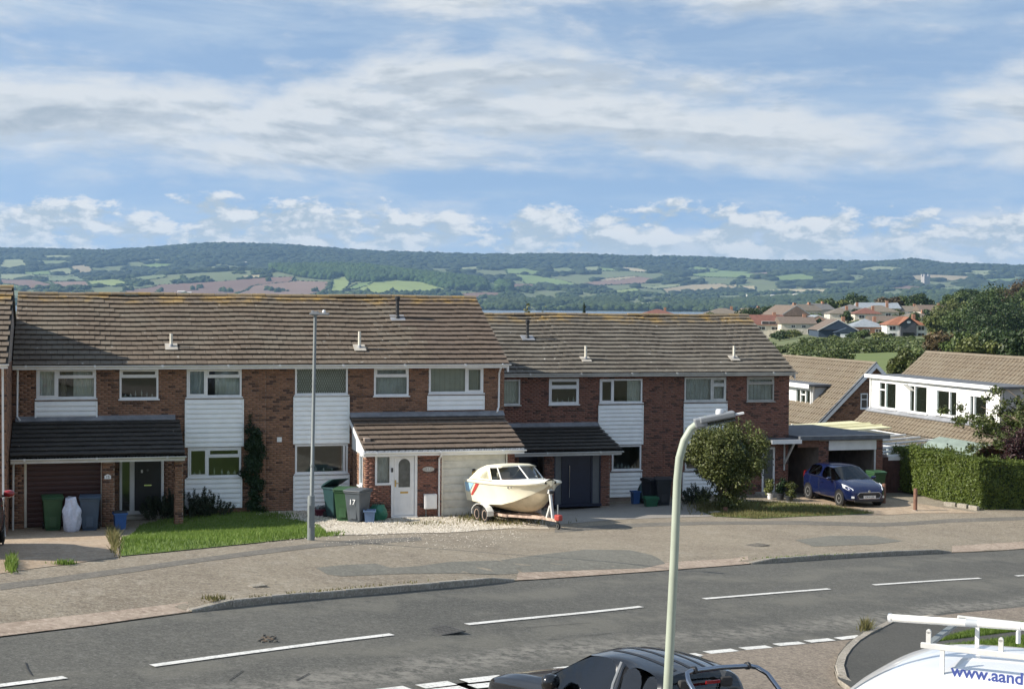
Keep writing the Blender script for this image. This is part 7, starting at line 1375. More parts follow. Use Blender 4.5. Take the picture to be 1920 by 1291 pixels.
HI = {4600: [581, 581, 582, 583, 583, 583, 583, 583, 583.5, 585, 587, 589, 591, 594, 600], 5200: [560, 560, 558, 560, 563, 563, 568, 573, 574, 575, 568, 566, 570, 575, 580], 5900: [545, 545, 541, 540, 545, 549, 557, 566, 566, 567, 556, 553, 558, 562, 566], 6500: [532, 532, 531, 526, 514, 516, 537, 550, 552, 556, 546, 541, 546, 550, 556], 6900: [530, 528, 527, 524, 508, 509, 534, 547, 548, 551, 541, 536, 541, 546, 552], 7400: [524, 522, 520, 521, 519, 521, 532, 538, 538, 540, 530, 526, 532, 538, 545], 8300: [505, 503, 501, 500, 502, 505, 512, 514, 514, 516, 512, 512, 520, 526, 535], 9200: [488, 486, 484, 476, 475, 485, 495, 497, 496, 499, 502, 504, 511, 517, 528]}
SKYX = np.array([-2200, -300, 0, 100, 200, 280, 360, 450, 560, 650, 760, 900, 1000, 1100, 1150, 1300, 1370, 1450, 1560, 1650, 1700, 1730, 1770, 1850, 1920, 2300, 4200], float)
SKYY = np.array([474, 466, 468, 470, 473, 467, 458, 457, 462, 471, 476, 480, 480, 479, 482, 483, 487, 492, 491, 493, 487, 488, 498, 499, 503, 508, 520], float)
DS = np.array(sorted(list(LOW)+list(HI)+[10000, 11500, 15000]), float)
def table():
    T = []
    for d in DS:
        if d in LOW: T.append(np.array(LOW[d], float))
        elif d in HI: T.append(CZ+d*(horizon(XC)-np.array(HI[d], float))/F)
        else:
            y = np.interp(XC, SKYX, SKYY); z = CZ+10000*(horizon(XC)-y)/F; T.append(z if d == 10000 else z-90 if d == 11500 else z-220)
    return np.array(T)
TB = table()
XG = np.unique(np.concatenate([np.linspace(-2200, -300, 30), np.linspace(-300, 2300, 270), np.linspace(2300, 4200, 30)])); DG = np.unique(np.concatenate([np.geomspace(66, 540, 46), np.geomspace(540, 4400, 40), np.linspace(4400, 11500, 150), [13000, 15000]]))
def grid():
    A = np.stack([np.interp(XG, XC, row) for row in TB]); sk_ = np.interp(XG, SKYX, SKYY); i10 = list(DS).index(10000); zs = CZ+10000*(horizon(XG)-sk_)/F; A[i10] = zs; A[i10+1] = zs-90; A[i10+2] = zs-220
    Z = np.stack([np.interp(DG, DS, A[:, j]) for j in range(len(XG))], 1)
    far = DG > 4400; k = np.array([1, 4, 6, 4, 1.])/16
    Zs = Z.copy()
    for _ in range(3):
        P_ = np.pad(Zs, ((2, 2), (2, 2)), mode='edge'); Zs = sum(k[i]*P_[i:i+Zs.shape[0], 2:-2] for i in range(5)); P_ = np.pad(Zs, ((0, 0), (2, 2)), mode='edge'); Zs = sum(k[i]*P_[:, i:i+Zs.shape[1]] for i in range(5))
    Z = np.where(far[:, None], Zs, Z)
    D, X = np.meshgrid(DG, XG, indexing='ij'); U = (X-960)/F; wx, wy = D*(RT.x*U+FW.x), D*(RT.y*U+FW.y)
    n = (vnoise(wx/900, wy/900, 1)-.5)*34+(vnoise(wx/380, wy/380, 2)-.5)*16; fade = np.clip((D-4900)/1200, 0, 1)*np.clip((10200-D)/900, .25, 1); Z = Z+n*fade
    r = np.interp(D, [60, 72], [-.45, 0]); return wx, wy, Z+r, U, D
GX, GY, GZ, GU, GD = grid()
def near_fix():   # meet the street ground at the seam
    for i, d in enumerate(DG):
        if d < 110:
            t = np.clip((d-72)/38, 0, 1); g = Ga(GX[i], GY[i]); GZ[i] = (g-.5)*(1-t)+GZ[i]*t
near_fix()
def Zf(x, d):
    """height of the far land at pixel column x, distance d (bilinear on the grid)"""
    x = np.atleast_1d(np.asarray(x, float)); d = np.atleast_1d(np.asarray(d, float)); i = np.clip(np.searchsorted(DG, d)-1, 0, len(DG)-2); j = np.clip(np.searchsorted(XG, x)-1, 0, len(XG)-2); a = (d-DG[i])/(DG[i+1]-DG[i]); b = (x-XG[j])/(XG[j+1]-XG[j])
    return (GZ[i, j]*(1-b)+GZ[i, j+1]*b)*(1-a)+(GZ[i+1, j]*(1-b)+GZ[i+1, j+1]*b)*a
def wxy(x, d): U = (np.asarray(x, float)-960)/F; d = np.asarray(d, float); return d*(RT.x*U+FW.x), d*(RT.y*U+FW.y)
M['hill'] = mat_ground('hill_pasture', (.095, .12, .045), (.125, .145, .058), None, 1, .002, 0, 1, c3=(.12, .115, .06)); M['hill'].node_tree.nodes['Principled BSDF'].inputs['Roughness'].default_value = 1
def hills():
    n = len(XG); i, j = np.meshgrid(np.arange(len(DG)-1), np.arange(n-1), indexing='ij'); a = (i*n+j).ravel(); o = mesh_np('hills', np.c_[GX.ravel(), GY.ravel(), GZ.ravel()], np.c_[a, a+1, a+n+1, a+n], M['hill'], smooth=True); return tag(o, 'rolling farmland rising to a long wooded ridge beyond the estuary', kind='structure')
HL = hills()
def water():
    m, t, b = mat_base('estuary_water'); b.inputs['Base Color'].default_value = (.10, .13, .16, 1); b.inputs['Roughness'].default_value = .18; geo = t.node('ShaderNodeNewGeometry'); bn = t.node('ShaderNodeBump'); bn.inputs['Strength'].default_value = .3; bn.inputs['Distance'].default_value = 1.0; t.put(bn.inputs['Height'], t.noise(geo.outputs['Position'], .08, 4, .6)); t.l.new(bn.outputs[0], b.inputs['Normal'])
    V = []; 
    for x, d in ((-2200, 2700), (4200, 2700), (4200, 4750), (-2200, 4750)): q = wxy(x, d); V.append((float(q[0]), float(q[1]), -18.2))
    o = MB().add(V, [(0, 1, 2, 3)]).build('estuary_water', m); tag(o, 'strip of pale estuary water below the hills', kind='structure')
water()
# ---- fields laid over the hills, each its own sheet
YT = {}
def depth_at(x, y, lo=4500):
    """first far-land distance seen through a pixel"""
    ds = np.concatenate([np.linspace(lo, 10050, 900)]); zz = Zf(np.full_like(ds, x), ds); yy = horizon(x)-(zz-CZ)*F/ds; k = np.argmax(yy <= y); return float(ds[k]) if yy[k] <= y else 10000.
FC = dict(red=(.155, .088, .058), pink=(.185, .115, .08), tan=(.27, .22, .13), straw=(.34, .29, .17), green=(.13, .185, .05), bright=(.19, .235, .065), pale=(.19, .21, .10), dull=(.12, .15, .06))
for k_, c_ in FC.items(): M['field_'+k_] = mat_ground('field_'+k_, tuple(.9*q for q in c_), tuple(1.1*q for q in c_), None, 1, .004, 0, 1, rough=1)
FIELDS = [('red', [(225, 549), (300, 535), (420, 528), (500, 522), (552, 520), (545, 529), (470, 537), (440, 552), (330, 556)]), ('pink', [(445, 552), (475, 537), (560, 528), (617, 530), (606, 549), (560, 557), (470, 558)]), ('bright', [(618, 549), (624, 521), (650, 520), (655, 532), (640, 548)]), ('bright', [(660, 548), (700, 530), (735, 526), (790, 530), (835, 543), (800, 549), (720, 551)]), ('green', [(648, 545), (668, 533), (700, 529), (690, 538)]), ('red', [(0, 523), (60, 526), (100, 536), (60, 543), (0, 534)]), ('pink', [(95, 530), (160, 529), (170, 537), (110, 542)]), ('pale', [(0, 515), (60, 514), (70, 522), (20, 525), (0, 524)]), ('dull', [(70, 522), (150, 519), (165, 527), (90, 528)]), ('bright', [(160, 529), (210, 525), (240, 532), (215, 538), (170, 534)]), ('green', [(0, 533), (40, 538), (50, 543), (0, 544)]),
  ('tan', [(130, 500), (165, 496), (176, 513), (150, 516)]), ('pale', [(90, 508), (128, 502), (140, 514), (100, 516)]), ('pale', [(0, 488), (45, 487), (55, 500), (20, 506), (0, 505)]), ('dull', [(55, 490), (130, 489), (135, 497), (85, 499)]), ('pale', [(78, 481), (120, 479), (140, 483), (120, 488), (82, 487)]), ('green', [(40, 512), (90, 508), (96, 515), (50, 516)]), ('green', [(265, 499), (290, 494), (320, 496), (320, 504), (280, 506)]), ('pale', [(260, 491), (300, 486), (306, 491), (275, 494)]), ('dull', [(250, 523), (290, 517), (312, 520), (270, 526)]), ('pale', [(380, 503), (400, 500), (414, 504), (390, 509)]), ('straw', [(455, 519), (487, 516), (488, 521), (460, 523)]), ('pale', [(330, 508), (350, 506), (352, 512), (335, 514)]),
  ('pale', [(852, 503), (895, 500), (900, 506), (870, 508)]), ('green', [(890, 528), (915, 528), (945, 540), (950, 546), (915, 548)]), ('red', [(860, 552), (905, 549), (945, 551), (930, 557), (880, 559)]), ('green', [(945, 505), (985, 503), (1015, 510), (1000, 515), (950, 513)]), ('dull', [(1005, 506), (1060, 502), (1090, 509), (1050, 512)]), ('green', [(955, 516), (1000, 517), (1060, 528), (1090, 536), (1060, 540), (985, 532)]), ('red', [(950, 532), (1000, 534), (1010, 540), (960, 541)]), ('pale', [(1090, 503), (1120, 499), (1124, 507), (1098, 510)]), ('green', [(1120, 502), (1155, 505), (1160, 509), (1130, 508)]), ('straw', [(1150, 501), (1195, 504), (1238, 511), (1200, 511), (1165, 507)]), ('pink', [(1090, 533), (1140, 522), (1190, 519), (1236, 525), (1225, 530), (1160, 534), (1110, 536)]), ('straw', [(1110, 528), (1170, 520), (1195, 520), (1150, 528)]), ('straw', [(1088, 541), (1125, 541), (1122, 546), (1090, 545)]), ('bright', [(1145, 547), (1190, 541), (1200, 546), (1160, 551)]), ('tan', [(1240, 543), (1290, 535), (1350, 533), (1390, 541), (1360, 546), (1250, 550)]), ('pale', [(1200, 540), (1260, 533), (1290, 534), (1230, 543)]),
  ('green', [(1280, 506), (1300, 500), (1350, 506), (1340, 511), (1300, 510)]), ('green', [(1280, 515), (1350, 508), (1400, 510), (1440, 518), (1400, 522), (1320, 520)]), ('pink', [(1395, 513), (1450, 511), (1475, 514), (1430, 518)]), ('green', [(1440, 521), (1500, 514), (1535, 524), (1490, 530), (1450, 526)]), ('straw', [(1363, 536), (1380, 535), (1382, 540), (1365, 541)]), ('straw', [(1388, 537), (1415, 537), (1415, 544), (1395, 543)]), ('dull', [(1520, 534), (1560, 527), (1620, 528), (1600, 535), (1550, 538)]), ('pale', [(1590, 507), (1640, 500), (1690, 503), (1720, 509), (1640, 511)]), ('dull', [(1580, 522), (1620, 520), (1645, 526), (1600, 528)]), ('pale', [(1530, 504), (1570, 506), (1580, 513), (1545, 513)]), ('tan', [(1680, 519), (1740, 516), (1830, 520), (1820, 526), (1720, 526)]), ('pale', [(1760, 512), (1830, 512), (1900, 519), (1850, 522)]), ('pale', [(1810, 508), (1870, 508), (1880, 513), (1830, 514)]), ('green', [(1830, 526), (1900, 522), (1920, 530), (1850, 533)]), ('straw', [(1440, 545), (1500, 543), (1550, 544), (1545, 550), (1460, 549)]), ('pale', [(1170, 572), (1230, 567), (1290, 570), (1290, 577), (1190, 579)]), ('green', [(1040, 575), (1085, 572), (1090, 579), (1045, 581)]), ('red', [(1660, 541), (1700, 537), (1740, 540), (1700, 546)]), ('dull', [(1750, 541), (1800, 538), (1830, 544), (1770, 547)])]
FPOLY = []
def fields():
    for kind, px in FIELDS:
        pl = [(x, depth_at(x, y)) for x, y in px]; FPOLY.append(np.array(pl)); bm = bmesh.new(); q = np.array(pl)
        vs = [bm.verts.new((x, d/10, 0)) for x, d in pl]
        try: f = bm.faces.new(vs)
        except ValueError: bm.free(); continue
        for ax, c in ((0, 9.0), (1, 4.5)):
            lo, hi = (q[:, 0] if ax == 0 else q[:, 1]/10).min(), (q[:, 0] if ax == 0 else q[:, 1]/10).max()
            for k in range(1, int((hi-lo)/c)+1):
                co = Vector((0, 0, 0)); co[ax] = lo+k*c; no = Vector((0, 0, 0)); no[ax] = 1; bmesh.ops.bisect_plane(bm, geom=bm.verts[:]+bm.edges[:]+bm.faces[:], plane_co=co, plane_no=no, dist=1e-5)
        X = np.array([v.co.x for v in bm.verts]); D = np.array([v.co.y*10 for v in bm.verts]); Z = Zf(X, D)+3.5; A, B = wxy(X, D)
        for v, a, b, z in zip(bm.verts, A, B, Z): v.co = (a, b, z)
        bmesh.ops.recalc_face_normals(bm, faces=bm.faces)
        for f in bm.faces:
            if f.normal.z < 0: f.normal_flip()
        c = Vector((A.mean(), B.mean(), Z.mean()))
        for v in bm.verts: v.co -= c
        me = bpy.data.meshes.new('field'); bm.to_mesh(me); bm.free(); me.materials.append(M['field_'+kind]); me.shade_smooth(); o = bpy.data.objects.new('field', me); o.location = c; link(o, HL)
fields()
def inside(px, d):
    ins = np.zeros(len(px), bool)
    for P_ in FPOLY:
        lo, hi = P_.min(0), P_.max(0); near = (px > lo[0]-1) & (px < hi[0]+1) & (d > lo[1]-5) & (d < hi[1]+5)
        if not near.any(): continue
        x, y = px[near], d[near]; c = np.zeros(len(x), bool); j = len(P_)-1
        for i in range(len(P_)):
            xi, yi = P_[i]; xj, yj = P_[j]; c ^= ((yi > y) != (yj > y)) & (x < (xj-xi)*(y-yi)/(yj-yi+1e-9)+xi); j = i
        ins[near] |= c
    return ins
_ICO = None
def blobs(name, px, d, rad, hgt, m, seed, label, cat, jit=.25):
    """many small lumpy tree heads on the far land, one mass"""
    global _ICO
    if _ICO is None:
        bm = bmesh.new(); bmesh.ops.create_icosphere(bm, subdivisions=1, radius=1); _ICO = (np.array([v.co[:] for v in bm.verts]), np.array([[v.index for v in f.verts] for f in bm.faces])); bm.free()
    bv, bf = _ICO; r = np.random.default_rng(seed); n = len(px); A, B = wxy(px, d); Z = Zf(px, d); k = 1+r.uniform(-jit, jit, (n, len(bv))); s = rad*r.uniform(.6, 1.4, n); h = hgt*r.uniform(.6, 1.35, n); a = r.uniform(0, 6.28, n)
    rx = bv[None, :, 0]*np.cos(a)[:, None]-bv[None, :, 1]*np.sin(a)[:, None]; ry = bv[None, :, 0]*np.sin(a)[:, None]+bv[None, :, 1]*np.cos(a)[:, None]
    V = np.stack([A[:, None]+rx*k*s[:, None], B[:, None]+ry*k*s[:, None], Z[:, None]+(bv[None, :, 2]*k*.5+.42)*h[:, None]], 2).reshape(-1, 3); Fq = (bf[None]+(np.arange(n)*len(bv))[:, None, None]).reshape(-1, 3)
    o = mesh_np(name, V, Fq, m, per=3); return tag(o, label, cat, kind='stuff')
M['wood_far'] = mat_leaf('far_wood', [(.016, .028, .010), (.023, .038, .013), (.032, .048, .017), (.020, .032, .012)], 0, 1, .0012); M['wood_mid'] = mat_leaf('mid_wood', [(.022, .04, .010), (.035, .056, .014), (.05, .072, .02)], 0, 1, .003)
def woods():
    r = np.random.default_rng(77)
    # distant ridge and slopes
    px = r.uniform(-260, 2240, 60000); d = r.uniform(6900, 10250, 60000); clump = vnoise(px/55+d/900, d/260, 5)+.5*vnoise(px/22, d/120, 6); ridge = np.clip((d-8300)/900, 0, 1)*.6; ok = ~inside(px, d) & (clump+ridge > .72); px, d = px[ok][:20000], d[ok][:20000]
    blobs('ridge_woodland', px, d, 26, 20, M['wood_far'], 1, 'dark mass of woodland covering the far ridge', 'woodland')
    # the wooded knoll in front
    px = r.uniform(510, 955, 26000); d = r.uniform(6050, 6980, 26000); top = np.interp(px, [510, 560, 600, 680, 760, 860, 955], [6750, 6450, 6350, 6250, 6150, 6100, 6200]); ok = (d > top) & ~inside(px, d); px, d = px[ok][:7000], d[ok][:7000]
    M['wood_knoll'] = mat_leaf('knoll_wood', [(.022, .05, .008), (.035, .068, .012), (.05, .085, .018)], 0, 1, .003)
    blobs('knoll_wood', px, d, 15, 26, M['wood_knoll'], 2, 'darker wood crowning the nearer knoll', 'woodland')
    # lower country: belts and clumps
    px = r.uniform(-260, 2240, 90000); d = r.uniform(4640, 6950, 90000); cl = vnoise(px/38+3, d/170, 8)+.6*vnoise(px/15, d/70, 9); ok = ~inside(px, d) & (cl > .86+.16*np.clip((1000-px)/600, 0, 1)*np.clip((d-5000)/1500, 0, 1)); px, d = px[ok][:10000], d[ok][:10000]
    blobs('valley_trees', px, d, 13, 14, M['wood_mid'], 3, 'belts of trees scattered over the farmland beyond the water', 'woodland')
    # wooded shore between the water and the fields, right of centre
    px = r.uniform(930, 1700, 16000); d = r.uniform(4650, 5650, 16000); cl = vnoise(px/60, d/200, 12); ok = ~inside(px, d) & (cl > .36); px, d = px[ok][:6000], d[ok][:6000]
    blobs('shore_woodland', px, d, 13, 19, M['wood_mid'], 4, 'continuous dark woodland along the far shore', 'woodland')
    # hedgerow trees on field edges
    hx, hd = [], []
    for P_ in FPOLY:
        for a, b in zip(P_, np.roll(P_, -1, 0)):
            A, B = np.array(wxy(a[0], a[1])), np.array(wxy(b[0], b[1])); n = int(np.linalg.norm(B-A)/17)
            if n < 1: continue
            t = np.sort(r.random(n)); hx.append(a[0]+(b[0]-a[0])*t+r.normal(0, .4, n)); hd.append(a[1]+(b[1]-a[1])*t+r.normal(0, 5, n))
    blobs('hedgerows', np.concatenate(hx), np.concatenate(hd), 5.5, 6.5, M['wood_mid'], 5, 'hedgerows with small trees bordering the far fields', 'hedgerow')
    # single big trees in the fields left of centre
    T = [(365, 545), (378, 541), (520, 549), (507, 547), (415, 548), (430, 549), (502, 528), (300, 548), (240, 546), (690, 549), (735, 549), (860, 545), (890, 546), (130, 546), (110, 545), (160, 543), (590, 548), (500, 545), (530, 547)]
    px = np.repeat([t[0] for t in T], 5)+r.normal(0, 4, len(T)*5); d = np.repeat([depth_at(*t) for t in T], 5)+r.normal(0, 10, len(T)*5); blobs('field_trees', px, d, 9, 19, M['wood_mid'], 6, 'single large trees standing in the far fields', 'trees')
woods()
# pale far buildings among the trees
M['far_wall'] = mat('far_pale_wall', (.62, .58, .52), .9, var=.1); M['stone_tower'] = mat('grey_stone', (.33, .31, .29), .9, var=.15)
def far_tower():
    d = depth_at(1735, 538); p = at(1735, 540, d); B = thing('church_tower', p, 'pale church tower rising from distant trees at right', 'tower'); w = 12/F*d*.5; h = 26/F*d
    MB().box(p.x-w, p.x+w, p.y-w, p.y+w, p.z-10, p.z+h*.82).build('shaft', M['stone_tower'], B)
    for sx in (-1, 1):
        for sy in (-1, 1): MB().box(p.x+sx*w*.7-w*.3, p.x+sx*w*.7+w*.3, p.y+sy*w*.7-w*.3, p.y+sy*w*.7+w*.3, p.z+h*.82, p.z+h).build('pinnacle', M['stone_tower'], B)
far_tower()
def farm(px, w, h, label):
    d = depth_at(*px); p = at(px[0], px[1], d); p.z = float(Zf([px[0]], [d])[0]); W_, H_ = w/F*d*.5, h/F*d; D_ = W_*.6; B = thing('farm_building', p, label, 'farm building')
    MB().box(p.x-W_, p.x+W_, p.y-D_, p.y+D_, p.z-6, p.z+H_*.65).build('wall', M['far_wall'], B); MB().prism([(p.y-D_*1.1, p.z+H_*.65), (p.y+D_*1.1, p.z+H_*.65), (p.y, p.z+H_)], 'x', p.x-W_, p.x+W_).build('roof', M['far_wall'], B)
for px, w, h, lb in (((462, 497), 16, 6, 'cluster of pale buildings high on the wooded ridge slope'), ((478, 498), 10, 4, 'small pale house next to the ridge buildings'), ((340, 550), 14, 5, 'long pale barn at the foot of the red field'), ((355, 551), 8, 4, 'small white barn beside the long pale barn'), ((1405, 556), 14, 5, 'white farmhouse above the far shore trees'), ((1500, 556), 26, 5, 'long pale shed in the trees beyond the village'), ((1448, 560), 7, 8, 'pale chapel in the far shore trees'), ((1820, 521), 5, 3, 'tiny white farmhouse on the far right slope')): farm(px, w, h, lb)
# ------------------------------------------------------------------ the settlement and trees on the near slope at right
for n, c in dict(roof_red=(.17, .075, .055), roof_orange=(.26, .11, .062), roof_brown=(.15, .115, .09), roof_grey=(.16, .155, .15), roof_slate=(.24, .27, .30), roof_tan=(.17, .145, .115), wall_cream=(.60, .55, .47), wall_white=(.80, .79, .76), wall_brick=(.36, .19, .12), wall_pink=(.42, .27, .20), wall_navy=(.035, .055, .085), wall_dark=(.06, .065, .075), wall_grey=(.42, .42, .40)).items(): M[n] = mat('village_'+n, c, .85, var=.15, scale=1.2)
def village_house(px, d, w, dep, hw, hr, roof, wm_, rm_, label, rz=0., hip=False, win=(), chim=True, base=2.5, gable_m=None):
    """px: foot of the near face; w wide across the view, dep deep; ridge across unless roof == 'front' (gable to the viewer)"""
    d *= 1.5; p = at(px[0], px[1], d); H_ = thing('village_house', p, label, 'house', -YAW+rz, 'houses of the settlement on the slope')
    W_, D_ = w/2, dep; H_.scale = (1.5, 1.5, .95); base *= 2
    MB().box(-W_, W_, 0, D_, -base, hw).build('wall', M[wm_], H_, world=False); e = .35
    if roof == 'hip':
        r_ = min(W_, D_/2); a = max(.05, W_-r_); V = [(-W_-e, -e, hw), (W_+e, -e, hw), (W_+e, D_+e, hw), (-W_-e, D_+e, hw), (-a, D_/2, hw+hr), (a, D_/2, hw+hr)]; rf = MB().add(V, [(0, 1, 5, 4), (1, 2, 5), (2, 3, 4, 5), (3, 0, 4), (3, 2, 1, 0)]).build('roof', M[rm_], H_, world=False)
    elif roof == 'front':
        rf = MB().add([(-W_-e, -e, hw-.1), (W_+e, -e, hw-.1), (0, -e, hw+hr), (-W_-e, D_+e, hw-.1), (W_+e, D_+e, hw-.1), (0, D_+e, hw+hr)], [(0, 2, 5, 3), (1, 4, 5, 2), (0, 3, 4, 1), (0, 1, 2), (3, 5, 4)]).build('roof', M[rm_], H_, world=False)
        MB().prism([(-W_, hw), (W_, hw), (0, hw+hr-.25)], 'y', -e-.06, -e-.02).build('gable', M[gable_m or wm_], H_, world=False)
        for s in (-1, 1): MB().prism([(s*(W_+e), hw-.12), (0, hw+hr+.02), (0, hw+hr-.3), (s*(W_+e), hw-.42)], 'y', -e-.12, -e-.07).build('bargeboard', M['white_dull'], H_, world=False, fix=True)
    else:
        rf = MB().prism([(-e, hw-.1), (D_+e, hw-.1), (D_/2, hw+hr)], 'x', -W_-e, W_+e).build('roof', M[rm_], H_, world=False)
    if chim: MB().box(W_*.45, W_*.45+.7, D_*.45, D_*.45+.6, hw+hr*.5, hw+hr+.9).build('chimney', M['wall_brick'], rf, world=False)
    for (x, z, ww, wh) in win:
        fr = MB().box(x-ww/2, x+ww/2, -.06, -.005, z, z+wh).build('window', M['white'], H_, world=False); MB().box(x-ww/2+.1, x-.04, -.08, -.062, z+.1, z+wh-.1).build('pane', M['dark_in'], fr, world=False); MB().box(x+.04, x+ww/2-.1, -.08, -.062, z+.1, z+wh-.1).build('pane', M['dark_in'], fr, world=False)
    return H_
def village():
    V = village_house
    h = V((1700, 636), 340, 8.9, 7, 5.0, 3.0, 'hip', 'wall_white', 'roof_orange', 'white two-storey house with orange hipped roof and black central gable', win=[(-3.2, 3.2, 1.5, 1.5), (3.2, 3.2, 1.5, 1.5), (-3.2, .6, 1.5, 1.7), (3.2, .4, 1.6, 1.9)])
    MB().box(-1.6, 1.9, -1.0, .2, 0, 5.4).prism([(-1.7, 5.4), (2.0, 5.4), (.15, 7.6)], 'y', -1.0, 2.5).build('black_bay', M['wall_dark'], h, world=False); MB().add([(-2.1, -1.3, 5.2), (.15, -1.3, 7.9), (.15, 3.4, 7.9), (-2.1, 3.4, 5.2), (2.4, -1.3, 5.2), (2.4, 3.4, 5.2)], [(0, 1, 2, 3), (1, 4, 5, 2)]).build('bay_roof', M['roof_orange'], h, world=False); MB().box(-1.1, 1.4, -1.06, -1.01, .2, 2.4).build('glazed_doors', M['glass_dark'], h, world=False); MB().lathe([(.45, 0), (.45, .05)], (.15, -1.07, 6.1), 16, 'y').build('round_window', M['white'], h, world=False)
    h = V((1571, 634), 330, 8.4, 11, 2.9, 3.6, 'front', 'wall_navy', 'roof_brown', 'navy boarded chalet with brown roof and small front porch', win=[(-2.2, 3.2, .9, 1.1), (.2, 3.4, .9, 1.1)], gable_m='wall_navy'); MB().box(-1.0, 3.9, -2.4, -.5, -1, 2.0).prism([(-1.4, 2.0), (4.3, 2.0), (1.5, 3.7)], 'y', -2.6, .2).build('front_porch', M['wall_navy'], h, world=False); MB().box(0, 2.6, -2.46, -2.41, .3, 1.7).build('porch_window', M['white'], h, world=False)
    V((1629, 628), 345, 8.0, 8, 2.9, 2.9, 'hip', 'wall_brick', 'roof_slate', 'brick bungalow with grey slate hipped roof left of the white house', win=[(-.6, 1.0, 1.6, 1.2), (2.2, 1.0, 1.6, 1.2)])
    V((1440, 622), 350, 7.6, 8, 2.6, 3.6, 'side', 'wall_cream', 'roof_red', 'cream house with red mansard roof at the left of the settlement', win=[(-1.5, .7, 1.8, 1.2), (1.6, .7, 1.8, 1.2), (.2, 2.7, 3.4, 1.2)])
    V((1497, 628), 345, 7.8, 9, 4.2, 2.4, 'side', 'wall_cream', 'roof_brown', 'tall cream house with dark windows between red roof and navy chalet', win=[(-1.2, 2.6, 1.0, 1.0), (1.2, 2.6, 1.0, 1.0), (2.6, .6, 1.2, 1.6)])
    V((1492, 604), 380, 8.2, 12, 2.6, 4.2, 'front', 'wall_pink', 'roof_brown', 'pink gabled house rising behind the tall cream house', rz=.25)
    V((1534, 612), 365, 5.6, 8, 2.4, 2.0, 'front', 'wall_pink', 'roof_slate', 'small salmon gable with white bargeboards before the navy chalet', chim=False, win=[(0, .6, 1.4, 1.2)])
    V((1420, 600), 420, 6, 8, 2.6, 2.6, 'side', 'wall_cream', 'roof_tan', 'tan roofed house half hidden by dark trees at far left', rz=.2)
    V((1522, 592), 430, 7.0, 8, 2.4, 2.8, 'side', 'wall_cream', 'roof_tan', 'tan roofed bungalow in the upper row, left of two', rz=.45); V((1548, 590), 435, 6.5, 8, 2.4, 2.8, 'side', 'wall_cream', 'roof_grey', 'grey roofed bungalow in the upper row beside the tan roof', rz=.45)
    V((1580, 598), 420, 7.0, 8, 2.4, 2.5, 'hip', 'wall_cream', 'roof_tan', 'bungalow with tan pyramid roof in the middle row', win=[(0, .8, 2.0, 1.2)]); V((1600, 590), 440, 7.0, 8, 2.4, 2.4, 'hip', 'wall_white', 'roof_grey', 'white bungalow with grey hipped roof behind the tan pyramid', win=[(0, .8, 2.0, 1.1)])
    V((1628, 600), 415, 7.4, 7, 2.7, 2.6, 'hip', 'wall_cream', 'roof_red', 'cream bungalow with bright red hipped roof', win=[(-1.8, .8, 1.6, 1.3), (1.6, .8, 1.6, 1.3)]); V((1652, 596), 430, 10, 8, 2.7, 3.0, 'hip', 'wall_cream', 'roof_tan', 'wide bungalow with tan hipped roof behind the red roof', win=[(-2, .8, 1.6, 1.3), (2, .8, 1.6, 1.3)]); V((1650, 588), 450, 12, 9, 2.6, 2.6, 'side', 'wall_cream', 'roof_slate', 'long house with pale slate roof above the tan hipped one')
    V((1700, 594), 450, 13, 8, 2.7, 2.5, 'side', 'wall_white', 'roof_tan', 'long white bungalow with tan roof above the orange roofed house', win=[(-2.5, .7, 2.2, 1.3), (1.5, .7, 2.2, 1.3)]); V((1728, 604), 430, 8, 8, 2.2, 2.4, 'hip', 'wall_cream', 'roof_tan', 'tan hipped roof half hidden by trees right of the orange roof', rz=.2); V((1752, 592), 440, 8, 8, 2.2, 2.8, 'side', 'wall_cream', 'roof_brown', 'brown roof between the large trees at right'); V((1853, 578), 520, 8, 8, 3.2, 3.0, 'front', 'wall_white', 'roof_tan', 'white gabled house high among the trees at right', rz=-.3)
    V((1668, 612), 380, 9, 8, 1.8, 2.4, 'side', 'wall_grey', 'roof_brown', 'low brown roof behind the slate roofed bungalow', chim=False); V((1925, 655), 240, 5, 6, 2.6, 1.6, 'side', 'wall_cream', 'roof_tan', 'cream outbuilding showing at the far right edge', chim=False)
    V((1235, 596), 480, 9, 8, 2.2, 2.2, 'hip', 'wall_pink', 'roof_red', 'red roof just showing above the terrace ridge', base=6, chim=True); V((1358, 594), 440, 10, 8, 1.6, 2.4, 'hip', 'wall_cream', 'roof_tan', 'tan roof just showing above the right end of the ridge', base=6)
village()
